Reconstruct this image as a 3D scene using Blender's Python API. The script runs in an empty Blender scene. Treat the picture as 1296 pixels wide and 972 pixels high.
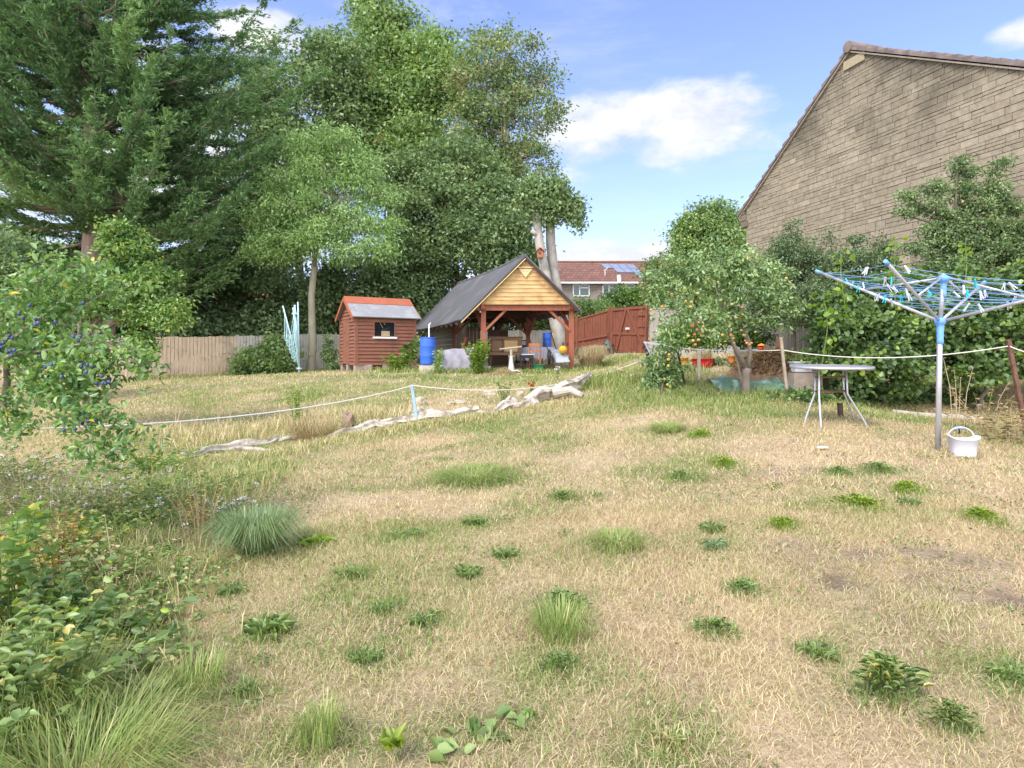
import bpy, math, random
import numpy as np
from mathutils import Vector, Matrix
R_ = math.radians
random.seed(7)
rng = np.random.default_rng(7)
col = bpy.context.scene.collection
FX, HZ, EYE = 780.0, 452.0, 1.5          # focal length and horizon row of the photograph (1296 px wide), eye height


def P(px, py, d):
    return Vector(((px - 648) / FX * d, d, EYE + (HZ - py) / FX * d))


# ------------------------------------------------------------------ terrain
_cp = [(648, 972, 2.25), (648, 750, 3.6), (648, 650, 5.0), (648, 560, 8.0), (1187, 570, 6.4), (1055, 536, 7.4), (944, 502, 9.5),
       (480, 469, 21), (612, 470, 20.5), (723, 472, 20.5), (800, 446, 24), (160, 481, 25), (425, 469, 29), (240, 578, 8.5),
       (527, 534, 10), (745, 486, 12.5), (1150, 524, 9), (1290, 530, 9), (60, 700, 4.6), (20, 590, 7.0), (889, 470, 11.8), (866, 462, 11.8), (926, 459, 11.9), (985, 474, 10.6), (963, 458, 12.4), (1296, 700, 4.0), (60, 500, 18)]
_cw = [tuple(P(*c)) for c in _cp] + [(0, -8, -.4), (-12, -6, -.9), (12, -6, .2), (30, 20, 2.6), (-30, 18, -.6), (0, 55, 3.2), (35, 60, 4.8),
                                     (-35, 60, 1.8), (0, 110, 6), (14, 14, 1.75), (8, 19, 1.9)]
_cw = np.array(_cw)


def _tps(d):
    return np.where(d > 1e-9, d * d * np.log(d + 1e-9), 0.0)


_D = np.linalg.norm(_cw[:, None, :2] - _cw[None, :, :2], axis=2)
_n = len(_cw)
_A = np.zeros((_n + 3, _n + 3))
_A[:_n, :_n] = _tps(_D) + np.eye(_n) * 0.8
_A[:_n, _n] = 1; _A[:_n, _n + 1:] = _cw[:, :2]
_A[_n, :_n] = 1; _A[_n + 1:, :_n] = _cw[:, :2].T
_W = np.linalg.solve(_A, np.concatenate([_cw[:, 2], np.zeros(3)]))


def gz(x, y):
    x = np.asarray(x, float); y = np.asarray(y, float)
    r = _W[_n] + _W[_n + 1] * x + _W[_n + 2] * y
    for i in range(_n):
        r = r + _W[i] * _tps(np.hypot(x - _cw[i, 0], y - _cw[i, 1]))
    return r + .012 * np.sin(x * 2.3 + y * 1.1) * np.sin(y * 1.9 - x * .7) + .008 * np.sin(x * 5.1 - y * 3.3)


def G(px, py, lo=1.2, hi=60):
    """the point of the lawn seen at a pixel of the photograph"""
    ux, uz = (px - 648) / FX, (HZ - py) / FX
    ds = np.linspace(lo, hi, 3000)
    h = EYE + uz * ds - gz(ux * ds, ds)
    k = np.argmax(h < 0) if (h < 0).any() else 2000
    d = float(ds[k])
    return Vector((ux * d, d, float(gz(ux * d, d))))


def gpt(x, y, dz=0.0):
    return Vector((x, y, float(gz(x, y)) + dz))


def lump(x, y, seed, s):
    r = np.random.default_rng(seed); t = 0
    for i in range(7):
        a = r.uniform(0, 6.28); f = s * r.uniform(.5, 1.8); p = r.uniform(0, 6.28)
        t = t + np.sin((x * math.cos(a) + y * math.sin(a)) * f + p + 1.3 * np.sin((x * math.sin(a) - y * math.cos(a)) * f * .6 + p * 2))
    return t / 7


# green patches of the lawn: pixel, radius in metres (across, away), amount
_green = []
for px, py, rx, ry, a in [(905, 505, 1.5, .9, 1.0), (840, 500, .8, .9, .9), (600, 608, .55, .45, .9), (765, 690, .28, .25, 1), (712, 790, .16, .3, 1),
                          (710, 632, .2, .15, .8), (860, 545, .6, .5, .75), (960, 520, .9, .5, .8), (1120, 530, 1.2, .3, .8), (640, 480, 2.5, 2.5, .55),
                          (560, 545, 2.0, .5, .6), (430, 545, 1.3, .8, .55), (300, 600, .7, .6, .7), (230, 640, .6, .6, .7), (860, 930, .25, .25, .6),
                          (300, 560, 1.6, .8, .5), (350, 700, .5, .4, .45), (330, 790, .35, .3, .5), (250, 860, .25, .4, .5), (60, 640, 1.0, .8, .9), (170, 610, 1.0, .8, .85), (230, 660, .5, .4, .7), (90, 720, .6, .5, .8), (60, 830, .6, .5, .9), (40, 940, .5, .3, .9), (790, 475, 1.2, 1.2, .7),
                          (740, 520, .9, .5, .6), (660, 560, .9, .5, .5), (1130, 620, .6, .3, .35), (900, 580, .5, .3, .5), (1250, 560, .8, .5, .35),
                          (400, 500, 3.5, 2.0, .35), (560, 475, 3, 1.5, .45), (690, 468, 2, 1.2, .6), (1200, 600, .5, .3, .2), (820, 620, .7, .4, .2)]:
    g = G(px, py); _green.append((g.x, g.y, rx, ry, a))
for px, py, rx, ry, a in [(340, 800, .35, .3, .55), (461, 838, .25, .2, .5), (905, 803, .25, .25, .5), (1120, 885, .45, .35, .45), (1090, 643, .5, .35, .5), (1150, 622, .4, .3, .5), (1240, 658, .4, .3, .5), (600, 664, .3, .2, .5), (901, 685, .25, .2, .5), (941, 750, .25, .2, .5), (990, 668, .3, .2, .5), (505, 660, .5, .4, .4), (560, 690, .35, .3, .35), (430, 760, .3, .25, .45), (720, 700, .35, .25, .5), (530, 790, .25, .2, .4), (590, 930, .3, .15, .3)]:
    g = G(px, py); _green.append((g.x, g.y, rx, ry, a))
for i, (px, py) in enumerate([(396, 690), (712, 768), (711, 845), (780, 692), (712, 633), (991, 668), (1203, 925), (916, 589), (405, 940), (886, 553), (485, 775), (293, 752), (247, 880), (447, 730), (1112, 597), (592, 730), (640, 705), (860, 606), (600, 606), (520, 680), (1035, 830), (850, 945), (1280, 860), (1060, 600), (480, 620), (560, 580), (700, 570), (800, 600), (420, 620), (660, 640)]):
    g = G(px, py); _green.append((g.x, g.y, .22 + .05 * (i % 5), .15 + .04 * (i % 4), .62))
_soil = []
for px, py, rx, ry, a in [(190, 690, .3, .22, 1), (225, 722, .25, .22, 1), (1190, 715, .42, .2, .95), (1255, 748, .4, .26, 1.0), (1060, 735, .18, .36, .75), (1010, 690, .4, .12, .6), (1140, 705, .4, .14, .85), (1230, 800, .2, .15, .6), (1150, 790, .2, .12, .5), (1000, 600, .9, .2, .35),
                          (680, 760, .15, .2, .35), (500, 800, .2, .2, .3), (975, 480, .9, .5, .8), (1240, 535, 1, .25, .6)]:
    g = G(px, py); _soil.append((g.x, g.y, rx, ry, a))


def gmap(x, y, lst):
    t = np.zeros_like(np.asarray(x, float))
    for cx, cy, rx, ry, a in lst:
        t = np.maximum(t, a * np.exp(-((x - cx) / rx) ** 2 - ((y - cy) / ry) ** 2))
    return t


def greenness(x, y):
    n = lump(x, y, 3, 3.0) + .6 * lump(x, y, 5, 9.0)
    base = .125 + .22 * np.clip((y - 6) / 12, 0, 1) + .12 * np.clip(-x / 3, 0, 1)
    return np.clip(gmap(x, y, _green) * (.95 + .85 * n) + base - .16 * np.clip((x - .8) / 2.5, 0, 1) * np.clip((8.5 - y) / 2, 0, 1) + .38 * n, 0, 1)


def soilness(x, y):
    return np.clip(gmap(x, y, _soil) * (.75 + 1.1 * lump(x, y, 11, 11.0) + .9 * lump(x, y, 13, 31.0)) - .06, 0, 1)


# ------------------------------------------------------------------ materials
def nt(name):
    m = bpy.data.materials.new(name); m.use_nodes = True
    t = m.node_tree; t.nodes.clear()
    out = t.nodes.new('ShaderNodeOutputMaterial')
    return m, t, out


def N(t, typ, **k):
    n = t.nodes.new(typ)
    for a, b in k.items():
        if a.startswith('i_'):
            n.inputs[a[2:].replace('_', ' ')].default_value = b
        else:
            setattr(n, a, b)
    return n


def ramp(t, stops):
    r = t.nodes.new('ShaderNodeValToRGB')
    e = r.color_ramp.elements
    while len(e) < len(stops):
        e.new(.5)
    for k, (p, c) in enumerate(stops):
        e[k].position = p; e[k].color = (*c, 1)
    return r


def mat(name, c, rough=.7, var=.25, scale=6, bump=.2, metal=0, stretch=None, spec=.3, c2=None, c2scale=2.0):
    """procedural paint / wood / stone: two noises vary the colour, one also bumps"""
    m, t, out = nt(name); L = t.links
    b = N(t, 'ShaderNodeBsdfPrincipled'); b.inputs['Roughness'].default_value = rough; b.inputs['Metallic'].default_value = metal
    b.inputs['Specular IOR Level'].default_value = spec
    tc = N(t, 'ShaderNodeTexCoord'); mp = N(t, 'ShaderNodeMapping')
    mp.inputs['Scale'].default_value = stretch or (1, 1, 1)
    L.new(tc.outputs['Object'], mp.inputs['Vector'])
    n1 = N(t, 'ShaderNodeTexNoise'); n1.inputs['Scale'].default_value = scale; n1.inputs['Detail'].default_value = 6; n1.inputs['Roughness'].default_value = .65
    L.new(mp.outputs[0], n1.inputs['Vector'])
    d = [max(0, v * (1 - var)) for v in c]; h = [min(1, v * (1 + var)) for v in c]
    r = ramp(t, [(.28, d), (.5, c), (.74, h)]); L.new(n1.outputs['Fac'], r.inputs[0])
    cur = r.outputs[0]
    if c2:
        n2 = N(t, 'ShaderNodeTexNoise'); n2.inputs['Scale'].default_value = c2scale; n2.inputs['Detail'].default_value = 4
        L.new(tc.outputs['Object'], n2.inputs['Vector'])
        rr = ramp(t, [(.5, (0, 0, 0)), (.66, (1, 1, 1))]); L.new(n2.outputs['Fac'], rr.inputs[0])
        mx = N(t, 'ShaderNodeMix', data_type='RGBA'); L.new(rr.outputs[0], mx.inputs[0]); L.new(cur, mx.inputs[6]); mx.inputs[7].default_value = (*c2, 1)
        cur = mx.outputs[2]
    L.new(cur, b.inputs['Base Color'])
    if bump:
        bp = N(t, 'ShaderNodeBump'); bp.inputs['Strength'].default_value = bump; bp.inputs['Distance'].default_value = .02
        L.new(n1.outputs['Fac'], bp.inputs['Height']); L.new(bp.outputs[0], b.inputs['Normal'])
    L.new(b.outputs[0], out.inputs[0])
    return m


GAIN = {'straw_blade': .95, 'lawn_blade': 1.0, 'pale_petal': 1.0, 'red_petal': 1.0, 'lime_foliage': 1.0, 'blue_green_blade': 1.35, 'plum_foliage': 1.45, 'weed_leaf': 1.5, 'ash_foliage': 2.0, 'hazel_foliage': 1.55, 'apple_foliage': 1.7, 'cypress_foliage': 2.3, 'dark_broadleaf': 2.45, 'dark_weed_leaf': 1.9, 'poplar_foliage': 2.1, 'mid_broadleaf': 2.15}


def leafmat(name, stops, trans=.3, gloss=.06, trough=.4):
    """leaf blades: colour from each leaf's own tint, light passing through"""
    m, t, out = nt(name); L = t.links
    a = N(t, 'ShaderNodeAttribute', attribute_name='tint')
    r = ramp(t, [(p_, tuple(min(.8, v_ * GAIN.get(name, 1.7)) for v_ in c_)) for p_, c_ in stops]); L.new(a.outputs['Fac'], r.inputs[0])
    df = N(t, 'ShaderNodeBsdfDiffuse'); L.new(r.outputs[0], df.inputs[0])
    tl = N(t, 'ShaderNodeBsdfTranslucent')
    hs = N(t, 'ShaderNodeMix', data_type='RGBA', blend_type='MULTIPLY'); hs.inputs[0].default_value = 1
    L.new(r.outputs[0], hs.inputs[6]); hs.inputs[7].default_value = (1.35, 1.4, .75, 1); L.new(hs.outputs[2], tl.inputs[0])
    m1 = N(t, 'ShaderNodeMixShader'); m1.inputs[0].default_value = trans
    L.new(df.outputs[0], m1.inputs[1]); L.new(tl.outputs[0], m1.inputs[2])
    gl = N(t, 'ShaderNodeBsdfGlossy'); gl.inputs['Roughness'].default_value = trough; gl.inputs[0].default_value = (.9, .95, 1, 1)
    m2 = N(t, 'ShaderNodeMixShader'); m2.inputs[0].default_value = gloss * .55
    L.new(m1.outputs[0], m2.inputs[1]); L.new(gl.outputs[0], m2.inputs[2]); L.new(m2.outputs[0], out.inputs[0])
    return m


def sc(c, k):
    return tuple(v * k for v in c)


def greens(dark, mid, light, extra=None, ex=.97):
    s = [(0, dark), (.45, mid), (.88, light)]
    if extra:
        s += [(ex - .03, light), (ex, extra)]
    return s


LM = {
    'conifer': leafmat('cypress_foliage', greens((.036, .064, .03), (.064, .112, .048), (.115, .18, .07), (.15, .12, .06)), .2, .02),
    'dark': leafmat('dark_broadleaf', greens((.042, .068, .03), (.072, .108, .046), (.125, .165, .078), (.16, .13, .06)), .3, .03),
    'mid': leafmat('mid_broadleaf', greens((.058, .098, .032), (.098, .148, .05), (.155, .21, .075), (.2, .15, .06)), .32, .06),
    'ash': leafmat('ash_foliage', greens((.08, .135, .042), (.125, .195, .065), (.19, .26, .10)), .34, .06),
    'poplar': leafmat('poplar_foliage', greens((.055, .088, .034), (.092, .132, .05), (.145, .18, .075), (.17, .11, .05), .94), .3, .07),
    'plum': leafmat('plum_foliage', greens((.06, .12, .03), (.11, .19, .05), (.19, .27, .07), (.38, .33, .04)), .34, .06),
    'damson': leafmat('damson_foliage', greens((.05, .11, .035), (.09, .165, .05), (.17, .25, .08), (.40, .34, .05)), .34, .08),
    'apple': leafmat('apple_foliage', greens((.07, .12, .045), (.125, .19, .07), (.22, .28, .13), (.30, .30, .06)), .3, .08),
    'hazel': leafmat('hazel_foliage', greens((.045, .078, .028), (.075, .125, .042), (.115, .175, .056), (.24, .31, .04), .95), .34, .06),
    'grey': leafmat('shrub_foliage', greens((.055, .085, .04), (.09, .13, .06), (.14, .18, .09)), .28, .06),
    'lime': leafmat('lime_foliage', greens((.12, .22, .03), (.2, .32, .04), (.34, .42, .06)), .36, .06),
    'weed': leafmat('weed_leaf', greens((.065, .105, .032), (.115, .172, .052), (.20, .262, .09), (.34, .31, .10)), .3, .06),
    'darkweed': leafmat('dark_weed_leaf', greens((.068, .092, .03), (.105, .142, .045), (.165, .205, .075), (.3, .25, .14)), .28, .06),
    'bluegrass': leafmat('blue_green_blade', greens((.09, .14, .06), (.15, .215, .095), (.23, .30, .15), (.42, .36, .2)), .3, .06),
    'straw': leafmat('straw_blade', greens((.34, .25, .13), (.47, .37, .21), (.60, .50, .32)), .25, .03),
    'lawn': leafmat('lawn_blade', [(0, (.30, .215, .125)), (.20, (.53, .41, .26)), (.40, (.69, .575, .37)), (.55, (.60, .54, .27)), (.70, (.36, .38, .14)), (.88, (.22, .31, .085)), (1, (.28, .40, .11))], .25, .03),
    'rust': leafmat('rusty_stem_leaf', greens((.10, .05, .03), (.2, .12, .05), (.28, .24, .08)), .25, .04),
    'petal': leafmat('pale_petal', greens((.5, .46, .5), (.66, .62, .66), (.75, .72, .74)), .3, .02),
    'red': leafmat('red_petal', greens((.45, .04, .02), (.6, .08, .03), (.7, .15, .05)), .3, .03),
}
M = {
    'bark': mat('grey_bark', (.20, .165, .13), .9, .4, 9, .6, stretch=(1, 1, .25)),
    'bark_dark': mat('dark_bark', (.11, .085, .065), .9, .4, 9, .6, stretch=(1, 1, .25)),
    'bark_conifer': mat('cypress_bark', (.26, .195, .155), .9, .35, 7, .7, stretch=(2, 2, .2)),
    'bark_pale': mat('pale_bark', (.40, .37, .325), .85, .3, 5, .5, stretch=(1, 1, .3), c2=(.27, .25, .2)),
    'bark_ash': mat('ash_bark', (.36, .33, .24), .85, .25, 6, .4, stretch=(1, 1, .3)),
    'twig': mat('twig_wood', (.30, .25, .19), .85, .3, 20, .3),
    'stem': mat('green_stem', (.14, .2, .06), .7, .3, 20, .1),
    'drystem': mat('dry_stem', (.40, .31, .18), .8, .3, 20, .1),
    'log': mat('weathered_log', (.47, .42, .35), .9, .4, 14, 1.0, stretch=(.3, 1, 1), c2=(.22, .18, .14), c2scale=7),
    'stone': mat('pale_garden_stone', (.46, .40, .29), .9, .35, 14, .9, c2=(.30, .26, .19), c2scale=8),
    'brownstone': mat('brown_stone', (.27, .19, .14), .85, .3, 9, .5),
    'shedwood': mat('red_brown_stain', (.235, .098, .062), .8, .3, 7, .25, stretch=(.4, .4, 6), c2=(.175, .082, .058), c2scale=3.0),
    'redwood': mat('shelter_red_stain', (.29, .10, .058), .75, .25, 6, .2, stretch=(3, 3, .6)),
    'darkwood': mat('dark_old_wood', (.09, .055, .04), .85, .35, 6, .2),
    'gatewood': mat('gate_red_stain', (.225, .078, .045), .8, .3, 5, .3, stretch=(6, 6, .5), c2=(.165, .062, .042), c2scale=2.5),
    'pine': mat('fresh_pine_board', (.50, .33, .145), .7, .35, 5, .25, stretch=(.5, .5, 5), c2=(.38, .22, .095), c2scale=3),
    'pale_wood': mat('pale_new_timber', (.60, .45, .24), .7, .2, 6, .15, stretch=(.5, .5, 4)),
    'fence': mat('silvered_fence_board', (.50, .385, .265), .85, .3, 5, .3, stretch=(5, 5, .35), c2=(.34, .275, .20), c2scale=1.6),
    'fence_grey': mat('grey_fence_board', (.44, .405, .35), .85, .22, 5, .3, stretch=(5, 5, .35), c2=(.34, .31, .27)),
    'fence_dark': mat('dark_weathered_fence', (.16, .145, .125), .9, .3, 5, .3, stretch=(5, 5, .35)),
    'felt': mat('grey_roof_felt', (.105, .107, .115), .85, .3, 30, .25, c2=(.14, .138, .14), c2scale=1.2),
    'felt_pale': mat('pale_roof_felt', (.25, .25, .26), .8, .2, 20, .2, c2=(.31, .31, .32)),
    'ridge_red': mat('red_ridge_sheet', (.36, .115, .06), .7, .2, 8, .2, c2=(.34, .10, .05)),
    'block': mat('rough_block', (.33, .27, .22), .9, .3, 9, .5),
    'white': mat('white_paint', (.78, .78, .78), .5, .05, 6, .05),
    'white_dirty': mat('dirty_white_metal', (.68, .67, .63), .5, .2, 9, .1, c2=(.45, .4, .34), c2scale=6),
    'dark_glass': None,
    'blue_plastic': mat('blue_plastic', (.042, .135, .56), .4, .12, 4, .03, c2=(.055, .16, .60)),
    'blue_clip': mat('airer_blue_plastic', (.16, .36, .78), .45, .1, 8, .02),
    'turq': mat('turquoise_plastic', (.02, .52, .62), .4, .1, 8, .02),
    'alu': mat('dull_aluminium', (.50, .50, .53), .42, .12, 12, .05, metal=.55),
    'alu_blue': mat('faded_blue_tube', (.42, .62, .66), .5, .12, 12, .05),
    'cord_blue': mat('blue_line', (.18, .36, .66), .6, .1, 20, 0),
    'cord_pale': mat('pale_turquoise_line', (.44, .66, .68), .6, .1, 20, 0),
    'rope': mat('white_rope', (.72, .70, .63), .8, .15, 60, .3),
    'stake_blue': mat('pale_blue_stake', (.30, .45, .62), .6, .2, 12, .1, c2=(.45, .5, .52)),
    'rust': mat('rusty_iron', (.16, .085, .06), .85, .4, 14, .4),
    'iron': mat('black_iron', (.03, .03, .032), .6, .2, 9, .1),
    'black': mat('black_plastic', (.022, .022, .024), .5, .2, 9, .05),
    'sheet': mat('lilac_grey_dust_sheet', (.30, .285, .325), .85, .15, 4, .4, c2=(.225, .215, .245), c2scale=3),
    'cloth': mat('pale_lilac_cloth', (.56, .54, .64), .85, .1, 8, .2),
    'brownwood': mat('brown_furniture_wood', (.22, .125, .07), .6, .25, 4, .1, stretch=(.4, 1, 4)),
    'brownwood2': mat('dark_brown_furniture', (.115, .068, .045), .65, .25, 4, .1, stretch=(.4, 1, 4)),
    'ply': mat('tan_panel', (.55, .36, .15), .65, .15, 4, .1, stretch=(.4, 1, 4)),
    'orangewood': mat('orange_varnished_wood', (.34, .135, .06), .5, .2, 6, .1),
    'galv': mat('galvanised_steel', (.42, .46, .5), .45, .15, 9, .05, metal=.5),
    'buoy': mat('mustard_yellow_rubber', (.62, .34, .03), .5, .12, 6, .05),
    'green_plastic': mat('green_plastic', (.03, .22, .09), .45, .15, 6, .05),
    'teal_plastic': mat('grey_teal_plastic', (.10, .18, .19), .5, .15, 6, .05),
    'tarp': mat('green_tarpaulin', (.10, .19, .12), .55, .35, 7, .3, c2=(.27, .35, .27), c2scale=7),
    'red_tub': mat('red_plastic', (.58, .025, .03), .4, .1, 4, .03),
    'orange_pot': mat('orange_plastic_pot', (.66, .27, .03), .5, .15, 6, .05),
    'terracotta': mat('terracotta', (.60, .19, .05), .7, .15, 6, .1),
    'white_plastic': mat('white_plastic', (.62, .63, .69), .4, .06, 6, .02),
    'soil': mat('soil', (.15, .10, .075), .95, .4, 12, .6),
    'compost': mat('dry_compost', (.27, .165, .095), .95, .45, 16, .8),
    'concrete': mat('concrete_edging', (.45, .40, .33), .9, .2, 9, .3),
    'house_stone_far': None, 'roof_far': None,
    'tile': mat('brown_roof_tile', (.17, .135, .12), .8, .35, 4, .3, c2=(.235, .19, .165), c2scale=3),
    'mortar': mat('mortar', (.285, .245, .19), .95, .25, 8, .3),
    'vent': mat('sand_yellow_plate', (.34, .285, .18), .7, .08, 6, .1),
    'solar': mat('solar_glass', (.22, .25, .33), .25, .15, 1, .0, spec=.5),
    'upvc': mat('white_upvc', (.78, .8, .82), .4, .04, 6, 0),
    'fruit': None, 'damson_fruit': None,
    'cut': mat('cut_wood', (.60, .50, .36), .8, .15, 9, .2),
}


def glass_mat(name, c, rough=.08):
    m, t, out = nt(name)
    b = N(t, 'ShaderNodeBsdfPrincipled'); b.inputs['Base Color'].default_value = (*c, 1); b.inputs['Roughness'].default_value = rough
    b.inputs['Specular IOR Level'].default_value = .7
    n = N(t, 'ShaderNodeTexNoise'); n.inputs['Scale'].default_value = 1.5
    bp = N(t, 'ShaderNodeBump'); bp.inputs['Strength'].default_value = .05
    t.links.new(n.outputs[0], bp.inputs['Height']); t.links.new(bp.outputs[0], b.inputs['Normal']); t.links.new(b.outputs[0], out.inputs[0])
    return m


M['dark_glass'] = glass_mat('dark_window_glass', (.012, .015, .02))
M['far_glass'] = glass_mat('green_reflecting_glass', (.06, .10, .09))


def fruit_mat(name, a, b, c):
    m, t, out = nt(name); L = t.links
    bs = N(t, 'ShaderNodeBsdfPrincipled'); bs.inputs['Roughness'].default_value = .4
    oi = N(t, 'ShaderNodeObjectInfo'); tc = N(t, 'ShaderNodeTexCoord'); n = N(t, 'ShaderNodeTexNoise'); n.inputs['Scale'].default_value = 14
    L.new(tc.outputs['Object'], n.inputs['Vector'])
    ad = N(t, 'ShaderNodeMath', operation='MULTIPLY_ADD'); ad.inputs[1].default_value = .9; L.new(n.outputs[0], ad.inputs[0])
    mm = N(t, 'ShaderNodeMath', operation='MULTIPLY_ADD'); mm.inputs[1].default_value = .7; mm.inputs[2].default_value = -.3
    L.new(oi.outputs['Random'], mm.inputs[0]); L.new(mm.outputs[0], ad.inputs[2])
    r = ramp(t, [(.15, a), (.5, b), (.85, c)]); L.new(ad.outputs[0], r.inputs[0]); L.new(r.outputs[0], bs.inputs['Base Color']); L.new(bs.outputs[0], out.inputs[0])
    return m


M['fruit'] = fruit_mat('ripe_apple_skin', (.30, .32, .08), (.46, .29, .08), (.44, .15, .06))
M['green_fruit'] = fruit_mat('green_yellow_apple_skin', (.26, .30, .05), (.45, .40, .07), (.55, .30, .06))
M['damson_fruit'] = fruit_mat('bloomy_damson_skin', (.022, .032, .10), (.04, .06, .19), (.10, .13, .28))


def stone_block_mat():
    m, t, out = nt('cotswold_block_stone'); L = t.links
    b = N(t, 'ShaderNodeBsdfPrincipled'); b.inputs['Roughness'].default_value = .92; b.inputs['Specular IOR Level'].default_value = .15
    a = N(t, 'ShaderNodeAttribute', attribute_name='tint')
    r = ramp(t, [(0, (.185, .155, .115)), (.3, (.265, .225, .165)), (.7, (.325, .28, .205)), (1, (.40, .345, .26))]); L.new(a.outputs['Fac'], r.inputs[0])
    tc = N(t, 'ShaderNodeTexCoord')
    n1 = N(t, 'ShaderNodeTexNoise'); n1.inputs['Scale'].default_value = 9; n1.inputs['Detail'].default_value = 8; n1.inputs['Roughness'].default_value = .7
    L.new(tc.outputs['Object'], n1.inputs['Vector'])
    r1 = ramp(t, [(.3, (.72, .70, .68)), (.6, (1.08, 1.08, 1.06))]); L.new(n1.outputs[0], r1.inputs[0])
    mx = N(t, 'ShaderNodeMix', data_type='RGBA', blend_type='MULTIPLY'); mx.inputs[0].default_value = 1
    L.new(r.outputs[0], mx.inputs[6]); L.new(r1.outputs[0], mx.inputs[7])
    # weather stain: grey lichen film high on the gable with a ragged edge, and two ochre runs
    n2 = N(t, 'ShaderNodeTexNoise'); n2.inputs['Scale'].default_value = .55; n2.inputs['Detail'].default_value = 7; n2.inputs['Roughness'].default_value = .68
    L.new(tc.outputs['Object'], n2.inputs['Vector'])
    sp = N(t, 'ShaderNodeSeparateXYZ'); L.new(tc.outputs['Object'], sp.inputs[0])
    hz = N(t, 'ShaderNodeMath', operation='MULTIPLY_ADD'); hz.inputs[1].default_value = .085; hz.inputs[2].default_value = -.41; L.new(sp.outputs['Z'], hz.inputs[0])
    sm = N(t, 'ShaderNodeMath', operation='ADD'); L.new(hz.outputs[0], sm.inputs[0]); L.new(n2.outputs[0], sm.inputs[1])
    r2 = ramp(t, [(.46, (0, 0, 0)), (.70, (.95, .95, .95))]); L.new(sm.outputs[0], r2.inputs[0])
    mx2 = N(t, 'ShaderNodeMix', data_type='RGBA', blend_type='MULTIPLY'); L.new(r2.outputs[0], mx2.inputs[0]); L.new(mx.outputs[2], mx2.inputs[6]); mx2.inputs[7].default_value = (.47, .48, .49, 1)
    bp = N(t, 'ShaderNodeBump'); bp.inputs['Strength'].default_value = .5; bp.inputs['Distance'].default_value = .015
    L.new(n1.outputs[0], bp.inputs['Height']); L.new(bp.outputs[0], b.inputs['Normal'])
    L.new(mx2.outputs[2], b.inputs['Base Color']); L.new(b.outputs[0], out.inputs[0])
    return m


M['blockstone'] = stone_block_mat()


def brick_mat(name, c1, c2, mortar, w, h, axes='XZ'):
    m, t, out = nt(name); L = t.links
    b = N(t, 'ShaderNodeBsdfPrincipled'); b.inputs['Roughness'].default_value = .9
    tc = N(t, 'ShaderNodeTexCoord'); sp = N(t, 'ShaderNodeSeparateXYZ'); cb = N(t, 'ShaderNodeCombineXYZ')
    L.new(tc.outputs['Object'], sp.inputs[0]); L.new(sp.outputs[axes[0]], cb.inputs[0]); L.new(sp.outputs[axes[1]], cb.inputs[1])
    br = N(t, 'ShaderNodeTexBrick'); br.inputs['Scale'].default_value = 1; br.inputs['Brick Width'].default_value = w; br.inputs['Row Height'].default_value = h
    br.inputs['Mortar Size'].default_value = .02; br.inputs['Color1'].default_value = (*c1, 1); br.inputs['Color2'].default_value = (*c2, 1); br.inputs['Mortar'].default_value = (*mortar, 1)
    L.new(cb.outputs[0], br.inputs['Vector'])
    n = N(t, 'ShaderNodeTexNoise'); n.inputs['Scale'].default_value = 2; n.inputs['Detail'].default_value = 6; L.new(tc.outputs['Object'], n.inputs['Vector'])
    r = ramp(t, [(.3, (.75, .75, .75)), (.7, (1.1, 1.1, 1.1))]); L.new(n.outputs[0], r.inputs[0])
    mx = N(t, 'ShaderNodeMix', data_type='RGBA', blend_type='MULTIPLY'); mx.inputs[0].default_value = 1; L.new(br.outputs[0], mx.inputs[6]); L.new(r.outputs[0], mx.inputs[7])
    L.new(mx.outputs[2], b.inputs['Base Color']); L.new(b.outputs[0], out.inputs[0])
    return m


M['house_stone_far'] = brick_mat('far_house_block', (.36, .31, .26), (.30, .26, .22), (.24, .21, .18), .45, .2)
M['roof_far'] = brick_mat('far_roof_tile', (.24, .115, .08), (.18, .09, .065), (.09, .05, .04), .33, .26)
M['roof_orange'] = brick_mat('orange_pantile', (.5, .17, .09), (.42, .15, .08), (.25, .1, .06), .33, .3)


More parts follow.
